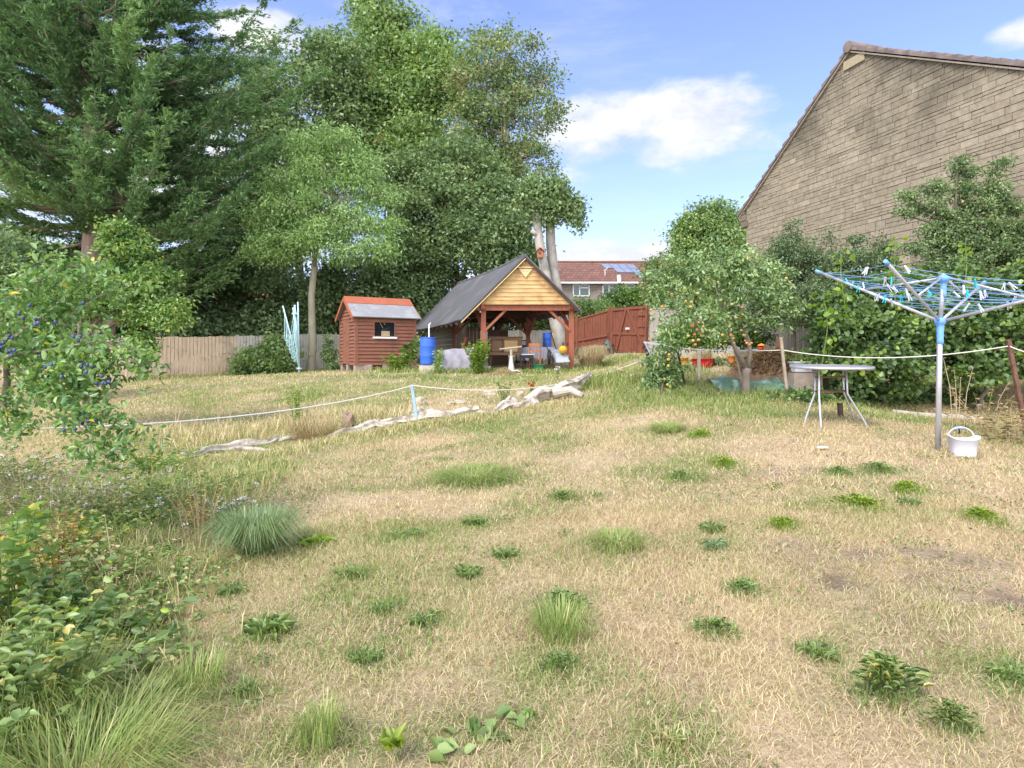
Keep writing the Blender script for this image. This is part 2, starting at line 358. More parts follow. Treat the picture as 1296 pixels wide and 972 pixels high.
def ground_mat():
    m, t, out = nt('lawn_ground'); L = t.links
    b = N(t, 'ShaderNodeBsdfPrincipled'); b.inputs['Roughness'].default_value = 1; b.inputs['Specular IOR Level'].default_value = 0
    g = N(t, 'ShaderNodeAttribute', attribute_name='green'); s = N(t, 'ShaderNodeAttribute', attribute_name='soil')
    tc = N(t, 'ShaderNodeTexCoord')
    n = N(t, 'ShaderNodeTexNoise'); n.inputs['Scale'].default_value = 30; n.inputs['Detail'].default_value = 8; n.inputs['Roughness'].default_value = .7
    n3 = N(t, 'ShaderNodeTexNoise'); n3.inputs['Scale'].default_value = 2.2; n3.inputs['Detail'].default_value = 6
    L.new(tc.outputs['Object'], n.inputs['Vector']); L.new(tc.outputs['Object'], n3.inputs['Vector'])
    r = ramp(t, [(.25, (.30, .22, .145)), (.5, (.47, .365, .245)), (.75, (.62, .51, .36))]); L.new(n.outputs[0], r.inputs[0])
    r2 = ramp(t, [(.25, (.07, .09, .03)), (.5, (.15, .19, .06)), (.75, (.25, .28, .11))]); L.new(n.outputs[0], r2.inputs[0])
    mx = N(t, 'ShaderNodeMix', data_type='RGBA'); L.new(g.outputs['Fac'], mx.inputs[0]); L.new(r.outputs[0], mx.inputs[6]); L.new(r2.outputs[0], mx.inputs[7])
    r4 = ramp(t, [(.3, (.80, .78, .74)), (.65, (1.08, 1.06, 1.05))]); L.new(n3.outputs[0], r4.inputs[0])
    m4 = N(t, 'ShaderNodeMix', data_type='RGBA', blend_type='MULTIPLY'); m4.inputs[0].default_value = 1; L.new(mx.outputs[2], m4.inputs[6]); L.new(r4.outputs[0], m4.inputs[7])
    m5 = N(t, 'ShaderNodeMix', data_type='RGBA'); L.new(s.outputs['Fac'], m5.inputs[0]); L.new(m4.outputs[2], m5.inputs[6])
    r5 = ramp(t, [(.3, (.075, .052, .04)), (.7, (.21, .155, .115))]); L.new(n.outputs[0], r5.inputs[0]); L.new(r5.outputs[0], m5.inputs[7])
    bp = N(t, 'ShaderNodeBump'); bp.inputs['Strength'].default_value = .8; bp.inputs['Distance'].default_value = .03; L.new(n.outputs[0], bp.inputs['Height']); L.new(bp.outputs[0], b.inputs['Normal'])
    L.new(m5.outputs[2], b.inputs['Base Color']); L.new(b.outputs[0], out.inputs[0])
    return m


M['ground'] = ground_mat()

# ------------------------------------------------------------------ object helpers
ORG = {}


def tag(o, label=None, cat=None, group=None, kind=None):
    for k, v in (('label', label), ('category', cat), ('group', group), ('kind', kind)):
        if v:
            o[k] = v
    return o


def thing(name, label, cat, loc, group=None):
    o = bpy.data.objects.new(name, None); o.empty_display_size = .2
    col.objects.link(o); o.location = loc; ORG[o.name] = Vector(loc)
    return tag(o, label, cat, group)


def link(name, me, m, parent=None, org=None):
    o = bpy.data.objects.new(name, me); col.objects.link(o)
    if m:
        me.materials.append(m)
    if parent:
        o.parent = parent; ORG[o.name] = ORG[parent.name]
    elif org is not None:
        o.location = org; ORG[o.name] = Vector(org)
    else:
        ORG[o.name] = Vector((0, 0, 0))
    return o


def np_mesh(name, V, F, m, parent=None, org=None, attrs=None, smooth=False):
    """V n x 3, F k x s index array, attrs {name: per-vertex floats}"""
    V = np.asarray(V, np.float32); F = np.asarray(F, np.int32)
    o_ = np.array(ORG[parent.name]) if parent else (np.array(org) if org is not None else np.zeros(3))
    me = bpy.data.meshes.new(name)
    me.vertices.add(len(V)); me.vertices.foreach_set('co', (V - o_.astype(np.float32)).ravel())
    k, s = F.shape
    me.loops.add(k * s); me.loops.foreach_set('vertex_index', F.ravel())
    me.polygons.add(k); me.polygons.foreach_set('loop_start', np.arange(0, k * s, s, dtype=np.int32)); me.polygons.foreach_set('loop_total', np.full(k, s, np.int32))
    if smooth:
        me.polygons.foreach_set('use_smooth', np.ones(k, bool))
    me.update(calc_edges=True)
    for an, av in (attrs or {}).items():
        at = me.attributes.new(an, 'FLOAT', 'POINT'); at.data.foreach_set('value', np.asarray(av, np.float32))
    return link(name, me, m, parent, org)


class MB:
    """collects shapes, built as ONE mesh object"""
    def __init__(s):
        s.v = []; s.f = []

    def add(s, vs, fs):
        k = len(s.v); s.v += [Vector(v) for v in vs]; s.f += [tuple(i + k for i in f) for f in fs]; return s

    def hexa(s, b, t):
        """four bottom and four top corners"""
        return s.add(list(b) + list(t), [(3, 2, 1, 0), (4, 5, 6, 7), (0, 1, 5, 4), (1, 2, 6, 5), (2, 3, 7, 6), (3, 0, 4, 7)])

    def box(s, c, sx, sy, sz, rz=0, M_=None):
        c = Vector(c); m = M_ or Matrix.Rotation(rz, 3, 'Z')
        q = [Vector((x * sx / 2, y * sy / 2, z * sz / 2)) for z in (-1, 1) for x, y in ((-1, -1), (1, -1), (1, 1), (-1, 1))]
        q = [c + m @ a for a in q]
        return s.hexa(q[:4], q[4:])

    def bar(s, p, q, w, h, up=Vector((0, 0, 1))):
        p, q = Vector(p), Vector(q); d = (q - p).normalized()
        a = d.cross(up)
        a = a.normalized() if a.length > 1e-4 else Vector((1, 0, 0))
        b = a.cross(d)
        c = [a * (w / 2) * i + b * (h / 2) * j for i, j in ((-1, -1), (1, -1), (1, 1), (-1, 1))]
        return s.hexa([p + k for k in c], [q + k for k in c])

    def tube(s, pts, rad, n=8, cap=True):
        pts = [Vector(p) for p in pts]
        if not isinstance(rad, (list, tuple)):
            rad = [rad] * len(pts)
        vs = []; fs = []; ref = None
        for i, p in enumerate(pts):
            d = (pts[min(i + 1, len(pts) - 1)] - pts[max(i - 1, 0)]).normalized()
            if ref is None:
                ref = d.orthogonal().normalized()
            ref = (ref - d * ref.dot(d)); ref = ref.normalized() if ref.length > 1e-5 else d.orthogonal().normalized()
            b = d.cross(ref)
            vs += [p + (ref * math.cos(6.28319 * k / n) + b * math.sin(6.28319 * k / n)) * rad[i] for k in range(n)]
        for i in range(len(pts) - 1):
            for k in range(n):
                fs.append((i * n + k, i * n + (k + 1) % n, (i + 1) * n + (k + 1) % n, (i + 1) * n + k))
        if cap:
            fs.append(tuple(range(n - 1, -1, -1))); fs.append(tuple((len(pts) - 1) * n + k for k in range(n)))
        return s.add(vs, fs)

    def lathe(s, prof, c, n=24, sx=1, sy=1):
        c = Vector(c); vs = []; fs = []
        for r, z in prof:
            vs += [c + Vector((r * sx * math.cos(6.28319 * k / n), r * sy * math.sin(6.28319 * k / n), z)) for k in range(n)]
        for i in range(len(prof) - 1):
            for k in range(n):
                fs.append((i * n + k, i * n + (k + 1) % n, (i + 1) * n + (k + 1) % n, (i + 1) * n + k))
        fs.append(tuple(range(n - 1, -1, -1))); fs.append(tuple((len(prof) - 1) * n + k for k in range(n)))
        return s.add(vs, fs)

    def ball(s, c, r, n=10, sz=1):
        return s.lathe([(max(.001, r * math.sin(math.pi * i / (n - 2))), -r * sz * math.cos(math.pi * i / (n - 2))) for i in range(n - 1)], c, n)

    def build(s, name, m, parent=None, org=None, smooth=False, bevel=0):
        o_ = ORG[parent.name] if parent else (Vector(org) if org is not None else Vector((0, 0, 0)))
        me = bpy.data.meshes.new(name); me.from_pydata([v - o_ for v in s.v], [], s.f); me.update()
        if smooth:
            me.polygons.foreach_set('use_smooth', [len(p.vertices) <= 4 for p in me.polygons])
        o = link(name, me, m, parent, org)
        if bevel:
            b = o.modifiers.new('bevel', 'BEVEL'); b.width = bevel; b.segments = 2; b.limit_method = 'ANGLE'
        return o


def rock(c, sx, sy, sz, seed, name, m, label, cat, group=None, parent=None):
    """a broken stone: a jittered ball"""
    r = random.Random(seed); b = MB(); n, k = 9, 7
    ph = [r.uniform(0, 6.28) for _ in range(6)]
    for i in range(k):
        th = math.pi * i / (k - 1)
        for j in range(n):
            a = 6.28319 * j / n
            q = 1 + .16 * math.sin(2 * a + ph[0] + th) + .12 * math.sin(3 * a + ph[1] - 2 * th) + r.uniform(-.08, .08)
            e = lambda v: math.copysign(abs(v) ** .7, v)
            b.v.append(Vector(c) + Vector((sx * e(math.sin(th) * math.cos(a)) * q, sy * e(math.sin(th) * math.sin(a)) * q, -sz * e(math.cos(th)) * q)))
    for i in range(k - 1):
        for j in range(n):
            b.f.append((i * n + j, i * n + (j + 1) % n, (i + 1) * n + (j + 1) % n, (i + 1) * n + j))
    o = b.build(name, m, parent, org=None if parent else c)
    return o if parent else tag(o, label, cat, group)


def copy_tree(o, parent=None):
    c = o.copy(); col.objects.link(c)
    if parent:
        c.parent = parent
    for ch in list(o.children):
        copy_tree(ch, c)
    return c


# ------------------------------------------------------------------ foliage
def unit(a):
    return a / np.maximum(np.linalg.norm(a, axis=1, keepdims=True), 1e-9)


def leaf_arrays(C, size, aspect=.55, dirs=None, dmix=.5, upbias=.5, tint=None, fine=False, r=rng, curl=.12):
    n = len(C); C = np.asarray(C)
    a = unit(r.normal(size=(n, 3)))
    if dirs is not None:
        a = unit(a * (1 - dmix) + dirs * dmix)
    nn = r.normal(size=(n, 3)); nn[:, 2] += upbias * 3
    s = unit(np.cross(nn, a)); nn = np.cross(a, s)
    L = (size * r.uniform(.65, 1.3, n))[:, None]; W = L * aspect * .5
    if tint is None:
        tint = r.uniform(0, 1, n)
    if not fine:
        V = np.stack([C - a * L * .5, C + s * W + nn * L * curl, C + a * L * .5 - nn * L * curl, C - s * W + nn * L * curl], 1).reshape(-1, 3)
        F = np.arange(n * 4).reshape(-1, 4)
        return V, F, np.repeat(tint, 4)
    m = nn * L * curl
    V = np.stack([C - a * L * .5, C - a * L * .22 + s * W * .85 + m, C + a * L * .15 + s * W * .9 + m, C + a * L * .5 - m * 1.2,
                  C + a * L * .15 - s * W * .9 + m, C - a * L * .22 - s * W * .85 + m], 1).reshape(-1, 3)
    b = np.arange(n)[:, None] * 6
    F = np.concatenate([b + np.array([[0, 1, 2, 3]]), b + np.array([[0, 3, 4, 5]])])
    return V, F, np.repeat(tint, 6)


def lobes_px(lst):
    out = []
    for px, py, d, rx, rz in lst:
        k = d / FX
        out.append((np.array(P(px, py, d)), np.array([rx * k, (rx + rz) * .5 * k, rz * k])))
    return out


def clusters(lobes, n, r=rng, inner=.45):
    w = np.array([np.prod(l[1]) ** (2 / 3) for l in lobes]); w /= w.sum()
    idx = r.choice(len(lobes), n, p=w)
    u = unit(r.normal(size=(n, 3))); rad = inner + (1 - inner) * r.uniform(0, 1, n) ** .6
    cen = np.array([lobes[i][0] for i in idx]) + u * rad[:, None] * np.array([lobes[i][1] for i in idx])
    return cen, idx


CL, LS, PR = .72, .78, 1.35      # how tight, how fine and how full the leaf clumps are


def tree(name, label, base, lobes, ncl, per, crad, lsize, lm, bark, trunk_r=.2, fork=.45, cat='tree', group=None, aspect=.55, droop=0.0, limbs=True,
         flat=.6, fine=False, seed=1, twigs=.5, trunk_top=None, inner=.45, lean=None, trunk_name='trunk', crown_name='crown', upbias=.28, tintspread=.25):
    r = np.random.default_rng(seed)
    base = Vector(base); t = thing(name, label, cat, base, group)
    crad *= CL; lsize *= LS; per = int(per * PR)
    cen, idx = clusters(lobes, ncl, r, inner)
    k = r.poisson(per, ncl) + 1
    C = np.repeat(cen, k, 0); nn = len(C)
    off = r.normal(size=(nn, 3)) * crad; off[:, 2] *= flat
    rel = unit(off)
    C = C + off; C[:, 2] -= droop * np.linalg.norm(off[:, :2], axis=1)
    tt = np.clip(np.repeat(r.normal(.47, tintspread * 1.0, ncl), k) + r.normal(0, tintspread, nn), 0, .93)
    tt[r.uniform(0, 1, nn) < .012] = 1.0
    dirs = rel.copy(); dirs[:, 2] -= .35 + droop
    V, F, T = leaf_arrays(C, lsize, aspect, unit(dirs), .55, upbias, tt, fine, r)
    np_mesh(crown_name, V, F, lm, t, attrs={'tint': T})
    b = MB(); rr = random.Random(seed)
    lc = [Vector(l[0]) for l in lobes]
    ctr = sum(lc, Vector()) / len(lc)
    top = Vector(trunk_top) if trunk_top else base.lerp(Vector((ctr.x, ctr.y, ctr.z)), 1.0)
    fk = base.lerp(top, fork)
    path = [base - Vector((0, 0, .2)), base + Vector((0, 0, .02))]
    for q in (.25, .5, .75, 1):
        path.append(base.lerp(fk, q) + Vector((rr.uniform(-1, 1), rr.uniform(-1, 1), 0)) * trunk_r * .5)
    path.append(fk.lerp(top, .5)); path.append(top)
    b.tube(path, [trunk_r * 1.25, trunk_r * 1.15, trunk_r, trunk_r * .92, trunk_r * .86, trunk_r * .78, trunk_r * .45, trunk_r * .12], 9)
    if limbs:
        for i, c in enumerate(lc):
            s = fk.lerp(top, rr.uniform(0, .6)); mid = s.lerp(c, .5) + Vector((rr.uniform(-.1, .1), rr.uniform(-.1, .1), .12)) * (c - s).length
            b.tube([s, mid, c], [trunk_r * .5, trunk_r * .3, trunk_r * .12], 6)
        for j in range(ncl):
            if rr.random() < twigs:
                c = lc[idx[j]]; e = Vector(cen[j]); s = c.lerp(e, .15); mid = s.lerp(e, .55) + Vector((rr.uniform(-.1, .1), rr.uniform(-.1, .1), .08)) * (e - s).length
                b.tube([s, mid, e], [trunk_r * .13, trunk_r * .08, trunk_r * .03], 4)
    b.build(trunk_name, bark, t, smooth=True)
    return t


def blades(X, Y, Z, h, w, lean, tint, r=rng):
    """grass blades: three triangles each, bent over"""
    n = len(X); B = np.stack([X, Y, Z], 1)
    az = r.uniform(0, 2 * np.pi, n); d = np.stack([np.cos(az), np.sin(az), np.zeros(n)], 1)
    az2 = r.uniform(0, 2 * np.pi, n); s = np.stack([np.cos(az2), np.sin(az2), np.zeros(n)], 1)
    h = h[:, None]; w = w[:, None]; lean = lean[:, None]
    up = np.array([[0, 0, 1.0]])
    mid = B + up * h * .6 + d * h * lean * .35; tip = B + up * h * (1 - .45 * np.minimum(lean, 1.6)) + d * h * lean
    V = np.stack([B - s * w, B + s * w, mid + s * w * .8, mid - s * w * .8, tip], 1).reshape(-1, 3)
    k = np.arange(n)[:, None] * 5
    F = np.concatenate([k + np.array([[0, 1, 2]]), k + np.array([[0, 2, 3]]), k + np.array([[3, 2, 4]])])
    return V, F, np.repeat(tint, 5)


def merge(parts):
    Vs, Fs, Ts = [], [], []; k = 0
    for V, F, T in parts:
        Vs.append(V); Fs.append(F + k); Ts.append(T); k += len(V)
    return np.concatenate(Vs), np.concatenate(Fs), np.concatenate(Ts)

# ================================================================== SETTING
u = np.concatenate([np.linspace(-70, -14, 24)[:-1], np.linspace(-14, 14, 170), np.linspace(14, 70, 24)[1:]])
v = np.concatenate([np.linspace(-10, 1.2, 14)[:-1], np.linspace(1.2, 14, 150), np.linspace(14, 34, 80)[1:], np.linspace(34, 160, 40)[1:]])
UX, VY = np.meshgrid(u, v)
ux, vy = UX.ravel(), VY.ravel()
zz = gz(ux, vy)
nx_, ny_ = len(u), len(v)
ii = (np.arange(ny_ - 1)[:, None] * nx_ + np.arange(nx_ - 1)[None, :]).ravel()
gr = np_mesh('ground', np.stack([ux, vy, zz], 1), np.stack([ii, ii + 1, ii + nx_ + 1, ii + nx_], 1), M['ground'],
             attrs={'green': greenness(ux, vy), 'soil': soilness(ux, vy)}, smooth=True)
tag(gr, kind='structure')


def lawn(n, y0, y1, hmin, hmax, w, seed, flat=False):
    r = np.random.default_rng(seed)
    y = np.sqrt(r.uniform(y0 ** 2, y1 ** 2, n)); x = (y * .86 + 1.6) * r.uniform(-1, 1, n)
    g = greenness(x, y); s = soilness(x, y)
    keep = r.uniform(0, 1, n) > s * 1.35
    thin = .5 + .5 * lump(x, y, 21, 4.0) + .25 * lump(x, y, 23, 14.0)
    keep &= r.uniform(0, 1, n) < np.clip(.42 + thin * .75 + g * .35, .12, 1)
    x, y, g, thin = x[keep], y[keep], g[keep], thin[keep]; m = len(x)
    isg = r.uniform(0, 1, m) < g * .8
    t = np.where(isg, np.clip(r.normal(.82, .1, m), .62, 1), np.clip(r.normal(.34, .13, m) + .13 * lump(x, y, 31, 5.0) + .07 * lump(x, y, 37, 16.0), 0, .60))
    h = hmin + (hmax * 1.15 - hmin) * r.uniform(0, 1, m) ** 1.6; h *= (.55 + .8 * thin) * np.where(isg, 1.15, 1.0)
    h *= 1 + 1.2 * gmap(x, y, _green[:2])
    ln = np.where(isg, r.uniform(.2, .9, m), r.uniform(.3, 2.2, m))
    if flat:          # dead strands lying in the thatch, bleached or greyed
        h = r.uniform(.016, .03, m); ln = r.uniform(1.6, 4.0, m); t = np.clip(r.normal(.33, .16, m), 0, .52)
    return blades(x, y, gz(x, y) - .004, h, np.full(m, w) * r.uniform(.6, 1.3, m), ln, t, r)


V, F, T = merge([lawn(260000, 1.0, 5.0, .02, .07, .0016, 1), lawn(140000, 1.0, 5.5, .02, .03, .0017, 7, True), lawn(75000, 5.3, 10.5, .02, .03, .003, 8, True), lawn(165000, 4.8, 10.5, .03, .075, .0030, 2), lawn(100000, 10, 17, .03, .09, .0055, 3), lawn(60000, 16.5, 31, .04, .10, .010, 4)])
tag(np_mesh('dry_grass', V, F, LM['lawn'], attrs={'tint': T}), 'short parched lawn grass, straw coloured with green patches', 'grass', kind='stuff')


def long_grass(path, n, w, hmin, hmax, tmean, bw, seed, name, label, lm='straw', tsd=.2):
    r = np.random.default_rng(seed); k = r.uniform(0, len(path) - 1.001, n); i = k.astype(int); q = (k - i)
    pa = np.array([[p.x, p.y] for p in path]); xy = pa[i] * (1 - q[:, None]) + pa[i + 1] * q[:, None] + r.normal(size=(n, 2)) * w
    V, F, T = blades(xy[:, 0], xy[:, 1], gz(xy[:, 0], xy[:, 1]) - .01, r.uniform(hmin, hmax, n), bw * r.uniform(.6, 1.3, n), r.uniform(.15, 1.1, n), np.clip(r.normal(tmean, tsd, n), 0, 1), r)
    tag(np_mesh(name, V, F, LM[lm], attrs={'tint': T}), label, 'grass', kind='stuff')


long_grass([G(230, 588), G(330, 580), G(420, 558), G(530, 540), G(620, 528), G(720, 512)], 8000, .16, .05, .16, .52, .005, 41, 'long_grass', 'uncut yellowing grass growing along the fallen logs', 'lawn', .25)
long_grass([G(240, 560), G(330, 545), G(420, 535), G(480, 528)], 3500, .4, .10, .32, .42, .005, 42, 'long_grass', 'rough straw grass behind the lower logs', 'lawn', .2)
long_grass([G(20, 640), G(90, 690), G(150, 740), G(120, 800), G(60, 860), G(20, 930)], 6500, .28, .06, .22, .72, .0028, 47, 'long_grass', 'rank grass growing among the border weeds at the left', 'lawn', .22)
long_grass([G(120, 640), G(200, 640), G(260, 620), G(300, 600)], 5000, .4, .08, .26, .70, .004, 48, 'long_grass', 'mixed grass at the far end of the left border', 'lawn', .22)
long_grass([G(770, 505), G(840, 497), G(920, 497), G(1000, 500), G(1090, 510)], 8000, .35, .05, .14, .82, .006, 43, 'green_grass', 'lush green grass round the foot of the apple trees', 'lawn', .1)
long_grass([G(740, 488), G(800, 484), G(850, 478)], 4000, .35, .1, .34, .78, .006, 44, 'green_grass', 'long green grass at the upper end of the big log', 'lawn', .14)
long_grass([P(490, 468, 20.4), P(560, 470, 20), P(640, 470, 20), P(725, 468, 20), P(800, 450, 22.5)], 5000, .3, .08, .28, .8, .01, 45, 'green_grass', 'grass fringe left uncut in front of the shed and shelter', 'lawn', .14)
long_grass([P(160, 478, 24.6), P(300, 474, 26.5), P(425, 468, 28.5)], 2500, .3, .08, .3, .62, .012, 46, 'long_grass', 'rough grass at the foot of the grey board fence', 'lawn', .25)

# ================================================================== BOARD FENCES


def board_wall(mb, a, b, ta, tb, n, thick, gap=.014, wob=.02, r=random):
    """vertical boards between two foot points; ta, tb = heights at the two ends"""
    a, b = Vector(a), Vector(b); d = b - a; nrm = Vector((d.y, -d.x, 0)).normalized() * thick
    for i in range(n):
        q0, q1 = i / n, (i + 1) / n
        p0, p1 = a + d * q0, a + d * (q1) - d.normalized() * gap
        h0 = ta + (tb - ta) * q0 + r.uniform(-wob, wob); o = nrm * r.uniform(-.7, .7)
        h1 = h0 + (tb - ta) / n
        z = Vector((0, 0, 1))
        mb.hexa([p0 + o, p1 + o, p1 + o + nrm, p0 + o + nrm], [p0 + o + z * h0, p1 + o + z * h1, p1 + o + nrm + z * h1, p0 + o + nrm + z * h0])


f = thing('board_fence', 'long silvered close-board fence behind the lawn, left of the shed', 'fence', P(200, 477, 25))
pts = [P(-60, 488, 22.4), P(60, 483, 23.6), P(176, 478.5, 24.8), P(300, 473, 26.8), P(398, 468, 28.4), P(470, 467, 29.6)]
for i in range(5):
    a, b = pts[i], pts[i + 1]
    a = a - Vector((0, 0, .12)); b = b - Vector((0, 0, .12))
    mb = MB(); board_wall(mb, a, b, 1.76, 1.76, 26 if i != 1 else 24, .02)
    mb.build('fence_panel', M['fence'] if i < 3 else M['fence_grey'], f)
    mb = MB(); mb.box(b + Vector((0, .07, .85)), .1, .1, 1.9)
    mb.build('fence_post', M['fence_grey'], f)
f = thing('board_fence', 'pale old fence glimpsed through the back of the timber shelter', 'fence', P(560, 460, 31))
a, b = P(540, 464, 31.2), P(722, 462, 32.5)
mb = MB(); board_wall(mb, a - Vector((0, 0, .3)), b - Vector((0, 0, .3)), 2.1, 2.15, 44, .02); mb.build('fence_panel', M['fence_grey'], f)
for q in (.02, .34, .66, .98):
    mb = MB(); mb.box(a.lerp(b, q) + Vector((0, -.06, .85)), .1, .1, 2.1); mb.build('fence_post', M['fence_grey'], f)

# red fence and gate, leaning and climbing to the right
f = thing('red_fence', 'red stained board fence between the shelter post and the gate', 'fence', P(745, 450, 25.5))
a, b = P(715, 452, 26.4), P(771, 446, 24.9)
ta, tb = (452 - 409) / FX * 26.4, (446 - 393) / FX * 24.9
mb = MB(); board_wall(mb, a, b, ta, tb, 17, .022); mb.build('fence_panel', M['gatewood'], f)
for q in (.28, .995):
    h = ta + (tb - ta) * q
    mb = MB(); mb.box(a.lerp(b, q) + Vector((-.02, -.06, h / 2 + .08)), .1, .1, h + .16); mb.build('fence_post', M['gatewood'], f)
mb = MB(); mb.bar(a.lerp(b, .03) + Vector((0, -.06, ta * .42)), a.lerp(b, .98) + Vector((0, -.06, tb * .42)), .05, .09); mb.bar(a + Vector((0, 0, ta)), b + Vector((0, 0, tb)), .09, .06)
mb.build('fence_rail', M['gatewood'], f)
f = thing('wooden_gate', 'leaning red board gate with crossed braces at the top of the garden', 'gate', P(797, 446, 24))
a, b = P(773, 444, 24.8), P(821, 448, 23.0)
hl, hr = (444 - 391.5) / FX * 24.8, (448 - 387.5) / FX * 23.0
mb = MB(); board_wall(mb, a, b, hl, hr, 14, .022, wob=.006); mb.build('board_panel', M['gatewood'], f)
fr = Vector((-.01, -.05, 0))


def on_gate(u_, w_):
    return a.lerp(b, u_) + Vector((0, 0, (hl + (hr - hl) * u_) * w_)) + fr


mb = MB(); mb.bar(on_gate(.03, .985), on_gate(.99, .985), .05, .1); mb.bar(on_gate(.03, .42), on_gate(.98, .42), .05, .1)
for w_ in (.82, .58, .28):
    mb.bar(on_gate(.74, w_), on_gate(1.03, w_), .06, .05)
mb.build('gate_rail', M['gatewood'], f)
fr = Vector((-.02, -.09, 0))
mb = MB(); mb.bar(on_gate(.42, .97), on_gate(.16, .02), .04, .09); mb.build('brace', M['gatewood'], f)
mb = MB(); mb.bar(on_gate(.46, .97), on_gate(.86, .14), .04, .09); mb.build('brace', M['gatewood'], f)
mb = MB(); mb.bar(on_gate(.01, -.0), on_gate(.01, 1.02), .11, .11); mb.build('gate_post', M['gatewood'], f); mb = MB(); mb.bar(on_gate(.93, .0), on_gate(.97, 1.02), .12, .09); mb.build('gate_post', M['gatewood'], f)
mb = MB(); mb.box(on_gate(.47, .53) + Vector((0, -.02, 0)), .2, .03, .08); mb.build('latch', M['white_dirty'], f)

f = thing('board_fence', 'grey panel fence running from the gate behind the apple tree', 'fence', P(830, 446, 22.4))
pp = [(P(824, 448, 22.6), 390), (P(862, 450, 20.0), 391), (P(912, 452, 17.4), 388), (P(968, 458, 15.0), 384)]
for i in range(3):
    (a, ya), (b, yb) = pp[i], pp[i + 1]
    ha, hb = a.z, b.z
    ta = EYE + (HZ - ya) / FX * a.y - a.z; tb = EYE + (HZ - yb) / FX * b.y - b.z
    mb = MB(); board_wall(mb, a, b, ta, tb, 16, .02); mb.build('fence_panel', M['fence_grey'], f)
    mb = MB(); mb.bar(a + Vector((0, -.03, ta)), b + Vector((0, -.03, tb)), .07, .05); mb.bar(a + Vector((0, -.04, ta * .5)), b + Vector((0, -.04, tb * .5)), .05, .07)
    mb.build('fence_rail', M['fence_grey'], f)
    mb = MB(); mb.box(a + Vector((0, -.05, ta / 2 + .05)), .1, .1, ta + .12); mb.build('fence_post', M['fence_grey'], f)
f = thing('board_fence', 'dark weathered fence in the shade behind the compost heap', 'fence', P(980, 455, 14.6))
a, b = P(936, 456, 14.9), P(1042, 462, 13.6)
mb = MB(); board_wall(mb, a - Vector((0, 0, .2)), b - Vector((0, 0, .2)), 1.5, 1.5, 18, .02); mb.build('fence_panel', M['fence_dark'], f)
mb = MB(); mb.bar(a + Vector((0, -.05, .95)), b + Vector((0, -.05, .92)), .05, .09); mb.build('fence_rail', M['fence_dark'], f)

# ================================================================== GARDEN SHED
ph = R_(31); e1 = Vector((math.cos(ph), math.sin(ph), 0)); e2 = Vector((-math.sin(ph), math.cos(ph), 0)); Z = Vector((0, 0, 1))
S0 = P(450.7, 462, 21.0); SW, SD, SH = 2.12, 1.82, 1.74
shed = thing('garden_shed', 'small red-brown weatherboarded shed with a grey felt roof on rubble blocks', 'shed', S0)


def SP(a_, b_, z_):
    return S0 + e1 * a_ + e2 * b_ + Z * z_


def lap_wall(mb, o, dx, nrm, length, h, n, holes=(), top=None):
    """lapped boards: thick at the foot, thin at the head"""
    bh = h / n
    for i in range(n):
        z0, z1 = i * bh, (i + 1) * bh + .012
        zc = (z0 + z1) / 2
        segs = [(0, length)]
        for x0, x1, h0, h1 in holes:
            if h0 < zc < h1:
                segs = [(s0, min(s1, x0)) for s0, s1 in segs if s0 < x0] + [(max(s0, x1), s1) for s0, s1 in segs if s1 > x1]
        for s0, s1 in segs:
            if top:
                s0, s1 = top(z0 + bh * .5, s0, s1)
                if s1 - s0 < .03:
                    continue
            j = random.uniform(-.003, .003)
            q = lambda s, z, t: o + dx * s + Z * z + nrm * t
            mb.hexa([q(s0, z0, .0), q(s1, z0, .0), q(s1, z0 + j, .055), q(s0, z0 - j, .055)], [q(s0, z1, .0), q(s1, z1, .0), q(s1, z1, .008), q(s0, z1, .008)])


wx0, wx1, wz0, wz1 = .62, 1.38, .98, 1.50
mb = MB(); lap_wall(mb, SP(0, 0, 0), e1, -e2, SW, SH, 14, [(wx0, wx1, wz0, wz1)]); lap_wall(mb, SP(0, SD, 0), -e2, -e1, SD, SH, 14, [(.35, 1.15, 0.0, 1.65)])
lap_wall(mb, SP(SW, 0, 0), e2, e1, SD, SH, 14); lap_wall(mb, SP(SW, SD, 0), -e1, e2, SW, SH, 14)
mb.build('wall_boards', M['shedwood'], shed)
for q in (SP(.0, 0, SH / 2), SP(SW, 0, SH / 2), SP(0, SD, SH / 2), SP(SW, SD, SH / 2)):
    mb = MB(); mb.box(q, .1, .1, SH, ph); mb.build('corner_post', M['shedwood'], shed)
dr = thing_door = MB(); mb.add([], [])
for i in range(6):
    x0 = .68 + i * .133
    dr.box(SP(-.025, x0 + .066, .84), .03, .127, 1.62, ph)
dr.build('door', M['shedwood'], shed)
mb = MB(); RG, OV = 2.36, .16   # gables
tri = lambda zz_, s0, s1: (max(s0, (zz_) / (RG - SH) * SD / 2), min(s1, SD - (zz_) / (RG - SH) * SD / 2))
lap_wall(mb, SP(0, SD, SH), -e2, -e1, SD, RG - SH, 5, top=tri); mb.build('gable_boards', M['shedwood'], shed); mb = MB(); lap_wall(mb, SP(SW, 0, SH), e2, e1, SD, RG - SH, 5, top=tri)
mb.build('gable_boards', M['shedwood'], shed)


def roof_slab(mb, c0, c1, c2, c3, th):
    n_ = (c1 - c0).cross(c3 - c0).normalized()
    if n_.z < 0:
        n_ = -n_
    mb.hexa([c0, c1, c2, c3], [c + n_ * th for c in (c0, c1, c2, c3)])


